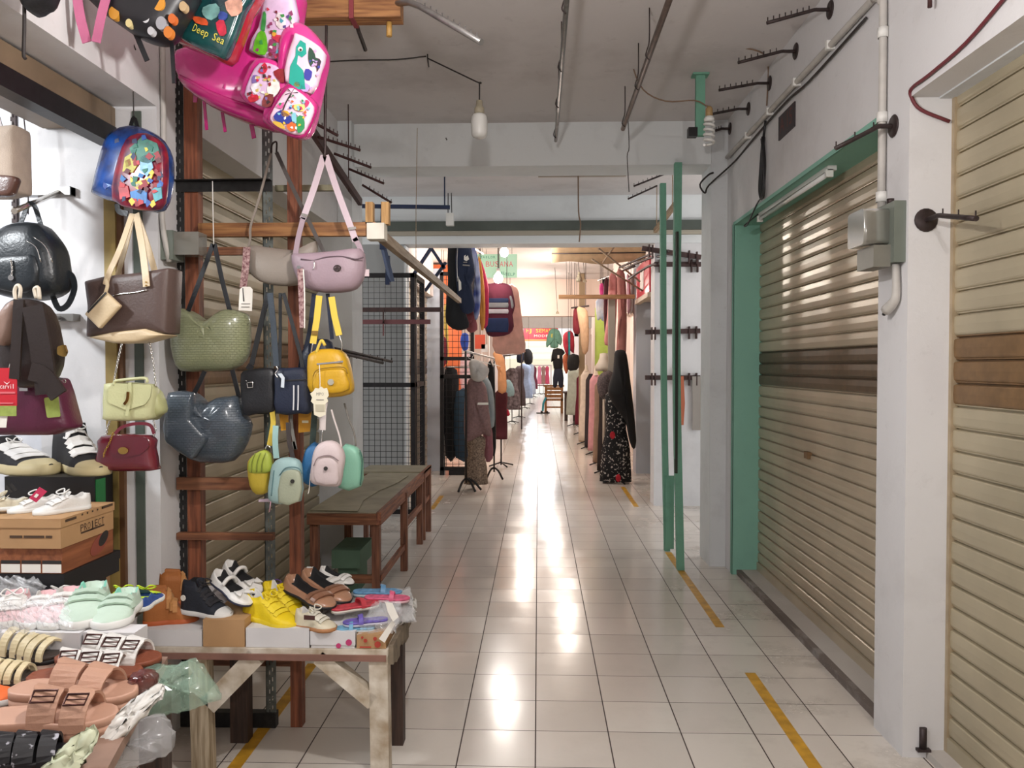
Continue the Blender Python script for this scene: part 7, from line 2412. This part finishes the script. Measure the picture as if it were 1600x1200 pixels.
garment('jacket', 'dark jacket hanging high over the blue dresses on the left', [(819, 548), (826, 545), (832, 552), (832, 566), (826, 570), (819, 566)], 20.0, cloth('charcoal_cloth', '#24262e'), .3, hang=True)
garment('jacket', 'navy jacket hanging beside the dark one on the left', [(808, 552), (814, 549), (819, 553), (818, 566), (808, 566)], 20.5, cloth('navy_hoodie_cloth', '#1c2740'), .3, hang=True)
solo('clothes_rack', MB().tube([at(787, 556, 16.5), at(815, 553, 19)], .016).tube([at(788, 556, 16.5), Vector((at(788, 556, 16.5).x, 16.5, 0))], .016).tube([at(815, 553, 19), Vector((at(815, 553, 19).x, 19, 0))], .016).tube([at(787, 548, 16.5), at(812, 546, 19)], .012), M_METALD,
     'dark steel rack standing behind the left mannequins far down the corridor', 'clothes rack')
garment('shirt', 'pale teal shirt folded on the second left rack', [(789, 596), (797, 594), (803, 606), (803, 618), (790, 618)], 16.2, cloth('pale_teal_cloth', '#8aa8b0'), .2, hang=True)
garment('cloth', 'small red cloth hanging low beside the maroon skirt', [(792, 640), (794, 640), (797, 648), (792, 650)], 12.0, cloth('red_cloth', '#b3243c'), .05)
# far end figures
for px, c, lab in ((843, '#c76f80', 'pink dress hanging at the bright far end, left of three'), (849, '#8a6458', 'brown dress hanging at the bright far end, middle of three'), (855, '#b03a50', 'crimson dress hanging at the bright far end, right of three')):
    robe('dress', lab, px, 42, 572, 600, 6, 8, cloth('robe_' + c[1:], c), 6, .06)
solo('display_rail', MB().tube([at(833, 571, 42.2), at(862, 571, 42.2)], .03).tube([at(834, 571, 42.2), Vector((at(834, 571, 42.2).x, 42.2, 0))], .03).tube([at(861, 571, 42.2), Vector((at(861, 571, 42.2).x, 42.2, 0))], .03).tube([at(834, 602, 42.2), at(861, 602, 42.2)], .04), mat('pinkish_rail', '#b59a94', .5),
     'pale rail carrying three dresses at the bright far end', 'rail')

# ---- right: hanging clothes
g = garment('sweatshirt', 'mint green sweatshirt hanging over the corridor on the right far side', [(858, 517), (866, 513), (874, 517), (878, 530), (876, 540), (873, 530), (872, 543), (860, 543), (859, 530), (855, 543), (853, 536)], 18.0, cloth('mint_sweat_cloth', '#76ab98'), .2, hang=True)
g.plate([(861, 522), (864, 521), (863, 528), (861, 527)], mat('yellow_print_b', '#cfd06a', .6), .11, .004, name='chest_print')
garment('t_shirt', 'black t-shirt with white tag hanging under the mint sweatshirt', [(864, 546), (878, 545), (883, 552), (879, 556), (879, 576), (865, 576), (864, 558), (861, 566)], 17.5, cloth('black_cloth', '#141416'), .2, hang=True).plate([(871, 555), (874, 555), (874, 560), (871, 560)], M_CARD, .11, .004, name='paper_tag')
garment('trousers', 'dark navy trousers hanging under the black t-shirt', [(866, 577), (879, 577), (880, 604), (873, 604), (872, 590), (870, 604), (864, 604)], 17.5, cloth('navy_trouser', '#1d2234'), .2, hang=True)
garment('jacket', 'red jacket with teal scarf hanging right of the mint sweatshirt', [(880, 524), (886, 518), (892, 517), (897, 526), (897, 552), (891, 548), (886, 556), (880, 540)], 16.0, cloth('red_jacket_cloth', '#a3283a'), .2, hang=True).plate([(887, 518), (891, 518), (891, 560), (888, 556)], cloth('teal_scarf', '#2b8b98'), .11, .01, name='teal_scarf')
garment('skirt', 'black skirt hanging below the red jacket on the right', [(888, 555), (904, 555), (904, 575), (896, 579), (887, 577)], 15.8, cloth('black_cloth', '#141416'), .2, hang=True)
garment('top', 'rust orange top hanging beside the black skirt', [(880, 556), (888, 552), (888, 578), (884, 584), (880, 570)], 16.2, cloth('rust_cloth', '#a85a3a'), .15, hang=True)
garment('jacket', 'dark red jacket hanging at the end of the right hand rail', [(896, 485), (901, 481), (905, 490), (906, 520), (900, 522), (895, 515)], 14.5, cloth('dark_red_cloth', '#6d1a26'), .2, hang=True)
garment('coat', 'beige coat hanging beside the dark red jacket', [(901, 482), (909, 480), (918, 486), (920, 515), (919, 548), (910, 552), (906, 515)], 14.2, cloth('beige_coat_cloth', '#a5876a'), .2)
garment('shirt', 'white and blue shirt hanging over the lime wall on the right', [(931, 471), (938, 467), (945, 472), (946, 498), (942, 502), (938, 498), (933, 500)], 12.6, cloth('pale_blue_shirt', '#9fb4cc', col2='#e0e2e6', vscale=7), .2, hang=True)
garment('top', 'bright pink top hanging above the white and blue shirt', [(937, 445), (942, 443), (944, 462), (940, 466), (937, 458)], 12.4, cloth('bright_pink_cloth', '#d0418a'), .15, hang=True)
garment('dress', 'black and red dress edge hanging behind the pink dresses', [(944, 440), (950, 436), (951, 470), (950, 520), (946, 530), (943, 490)], 12.2, cloth('wine_cloth', '#4a1a22'), .15, hang=True)
garment('dress', 'long salmon pink dress hanging on the right, left of two', [(952, 432), (958, 428), (964, 434), (964, 470), (962, 510), (960, 538), (948, 540), (944, 532), (949, 490)], 11.6, cloth('salmon_cloth', '#c98583'), .2, hanger=(957, 420))
garment('dress', 'dusty rose dress hanging on the right, right of two', [(964, 425), (970, 422), (976, 428), (979, 470), (978, 550), (970, 556), (963, 550), (966, 500)], 11.4, cloth('dusty_rose_cloth', '#a8706a'), .2, hanger=(970, 416))
for k, (x, c, lab) in enumerate(((981, '#b98f9a', 'mauve'), (985, '#c9b6b0', 'cream'), (989, '#a59088', 'taupe'))):
    garment('dress', 'narrow ' + lab + ' dress edge hanging right of the rose dress', [(x - 2, 432), (x + 1, 430), (x + 3, 436), (x + 4, 475), (x + 3, 488), (x - 1, 488)], 11.2 + .2 * k, cloth('edge_' + lab, c), .1, hang=True)
t = thing('garment_rail', 'garment rail hung from the ceiling over the pink dresses on the right', 'rail', at(960, 424, 11.5))
MB().tube([at(935, 438, 12.8), at(992, 416, 10.9)], .014).build('pipe', M_METALD, t)
for q in (at(940, 436, 12.6), at(985, 419, 11.1)):
    MB().tube([q, Vector((q.x, q.y, CEIL))], .005, n=5).build('drop_wire', M_METALD, t)
t = thing('garment_rail', 'small garment rail over the dark red jacket and beige coat', 'rail', at(905, 480, 14.3))
MB().tube([at(893, 481, 14.4), at(920, 478, 14.2)], .016).build('pipe', M_METALD, t)
for px in (898, 915):
    q = at(px, 479, 14.3)
    MB().tube([q, Vector((q.x, q.y, CEIL))], .006, n=5).build('drop_wire', M_METALD, t)
solo('timber_post', MB().box(at(905, 500, 15.9).x, at(914, 500, 15.9).x, 15.9, 16.05, 0, CEIL - .01), plaster('tan_post', '#a08c70'), 'tan timber post behind the beige coat on the right', 'post')

# ---- right: row of dressed busts
M_BUST = mat('cream_bust', '#cdbfae', .5)
rows = [(897, 20.0, 574, 648, 20, 24, '#b9c2b6', 'pale sage dress on a bust, farthest in the right row', True),
        (909, 17.6, 585, 663, 17, 22, '#6b1a30', 'wine red dress on a bust behind the cream one', False),
        (916, 15.4, 578, 688, 18, 22, '#d3c4b6', 'cream dress on a bust in the right row', True),
        (923, 14.6, 584, 700, 16, 18, '#2b2226', 'black dress edge between the cream and pink dresses', False),
        (931, 13.6, 584, 704, 20, 23, '#c08c92', 'pink dress on a bust in the right row', True),
        (939, 12.2, 592, 722, 20, 24, '#8f7663', 'tan dress on a bust in the right row', False),
        (948, 11.3, 594, 735, 24, 29, '#2c211e', 'dark brown dress on a bust beside the veiled one', True)]
for px, Y, y0, y1, w0, w1, c, lab, nk in rows:
    robe('dress', lab, px, Y, y0, y1, w0, w1, cloth('robe_' + c[1:], c), 7, .06, waist=1.0, neck=M_BUST if nk else None, seed=px, group='dressed busts along the right side')
garment('shawl', 'dark lace shawl over the grey bust next to the black veil', [(934, 590), (946, 580), (958, 582), (960, 600), (955, 618), (942, 624), (934, 612)], 10.9, cloth('dark_lace', '#3f3638', col2='#6b5d5c', vscale=50), .25)
solo('bust', MB().lathe([(.10, 1.44), (.11, 1.5), (.075, 1.56), (.055, 1.62), (.05, 1.68), (0, 1.69)], (at(945, 570, 11.0).x, 11.1, 0), 14, sx=1.2).tube([(at(945, 570, 11.0).x, 11.1, 0), (at(945, 570, 11.0).x, 11.1, 1.45)], .02), M_BUST, 'bare cream bust neck rising over the dark lace shawl', 'bust')
# black veil and floral gown
m_fl = cloth('black_floral_gown', '#161518', vscale=34, detail=1)
nt = m_fl.node_tree
for n in nt.nodes:
    if n.type == 'VALTORGB':
        n.color_ramp.elements[0].position = .60
        n.color_ramp.elements[1].position = .66
        n.color_ramp.elements[0].color = (*lin('#141316'), 1)
        n.color_ramp.elements[1].color = (*lin('#b9b2ac'), 1)
gx = at(964, 755, 10.35).x
t = robe('dress', 'black gown with white and red flower print, nearest mannequin on the right', 963, 10.35, 605, 752, 36, 48, m_fl, 9, .07, group='dressed busts along the right side')
for px, py in ((957, 680), (966, 747)):
    q = at(px, py, 10.35 - .17)
    MB().puff([q + Vector((.035 * math.cos(a), 0, .05 * math.sin(a))) for a in [2 * PI * i / 9 for i in range(9)]], (0, -1, 0), .03).build('red_flower', cloth('red_flower', '#b3202f'), t)
V = garment('veil', 'long black veil draped from the head of the flower gown mannequin', [(960, 552), (965, 547), (974, 547), (979, 554), (984, 590), (990, 640), (994, 690), (990, 702), (984, 690), (978, 660), (964, 640), (952, 620), (950, 605), (958, 580)], 10.25, cloth('black_veil_cloth', '#0f0f11'), .30, p=2.4)
# chair, table and slippers far down
c0 = fl(866, 646)
k = c0.y / F
M_CHW = wood('chair_wood', '#a3703c', '#7a4f26', 'Z', 4)
t = thing('wooden_chair', 'slatted wooden chair standing in the aisle far down the corridor', 'chair', c0)
x0, x1 = at(851, 646, c0.y).x, at(880, 646, c0.y).x
for x in (x0, x1 - .07):
    MB().box(x, x + .07, c0.y, c0.y + .06, 0, .86).build('leg', M_CHW, t)
    MB().box(x, x + .07, c0.y + .5, c0.y + .56, 0, .46).build('leg', M_CHW, t)
MB().box(x0, x1, c0.y, c0.y + .58, .40, .46).build('seat', M_CHW, t)
for z in (.5, .62, .74):
    MB().box(x0 + .02, x1 - .02, c0.y - .015, c0.y + .02, z, z + .09).build('back_slat', M_CHW, t)
MB().box(x0 - .03, x1 + .03, c0.y - .02, c0.y + .04, .84, .90).build('top_rail', M_CHW, t)
MB().box(x0, x1, c0.y - .01, c0.y + .03, .17, .22).build('stretcher', M_CHW, t)
t = thing('side_table', 'dark wooden table beside the slatted chair far down the corridor', 'table', at(887, 640, 22))
a, b = at(880, 612, 22), at(895, 612, 22)
MB().box(a.x, b.x + .3, 21.8, 22.6, a.z - .04, a.z).build('table_top', M_DARKLEG, t)
for x in (a.x + .03, b.x):
    MB().box(x, x + .09, 21.85, 21.95, 0, a.z - .04).build('leg', M_DARKLEG, t)
for q, (px, lab) in enumerate(((838, 'left'), (846, 'right'))):
    p = fl(px, 646)
    m_ = make_sandal('slipper', 'dark slipper on the floor left of the slatted chair, ' + lab + ' one', .27, M_BLKR, M_BLKR, M_BLKR, group='pair of slippers by the chair', straps=((.62, .25),))
    m_.location = p
    m_.rotation_euler = (0, 0, .3 * q)
solo('cloth_strip', MB().band([at(853, 621, 24.9), at(849, 630, 24.8), at(848, 642, 24.8)], (1, 0, 0), .06, .02), cloth('teal_scarf', '#2b8b98'), 'teal strip of cloth hanging off the left side of the slatted chair', 'cloth')
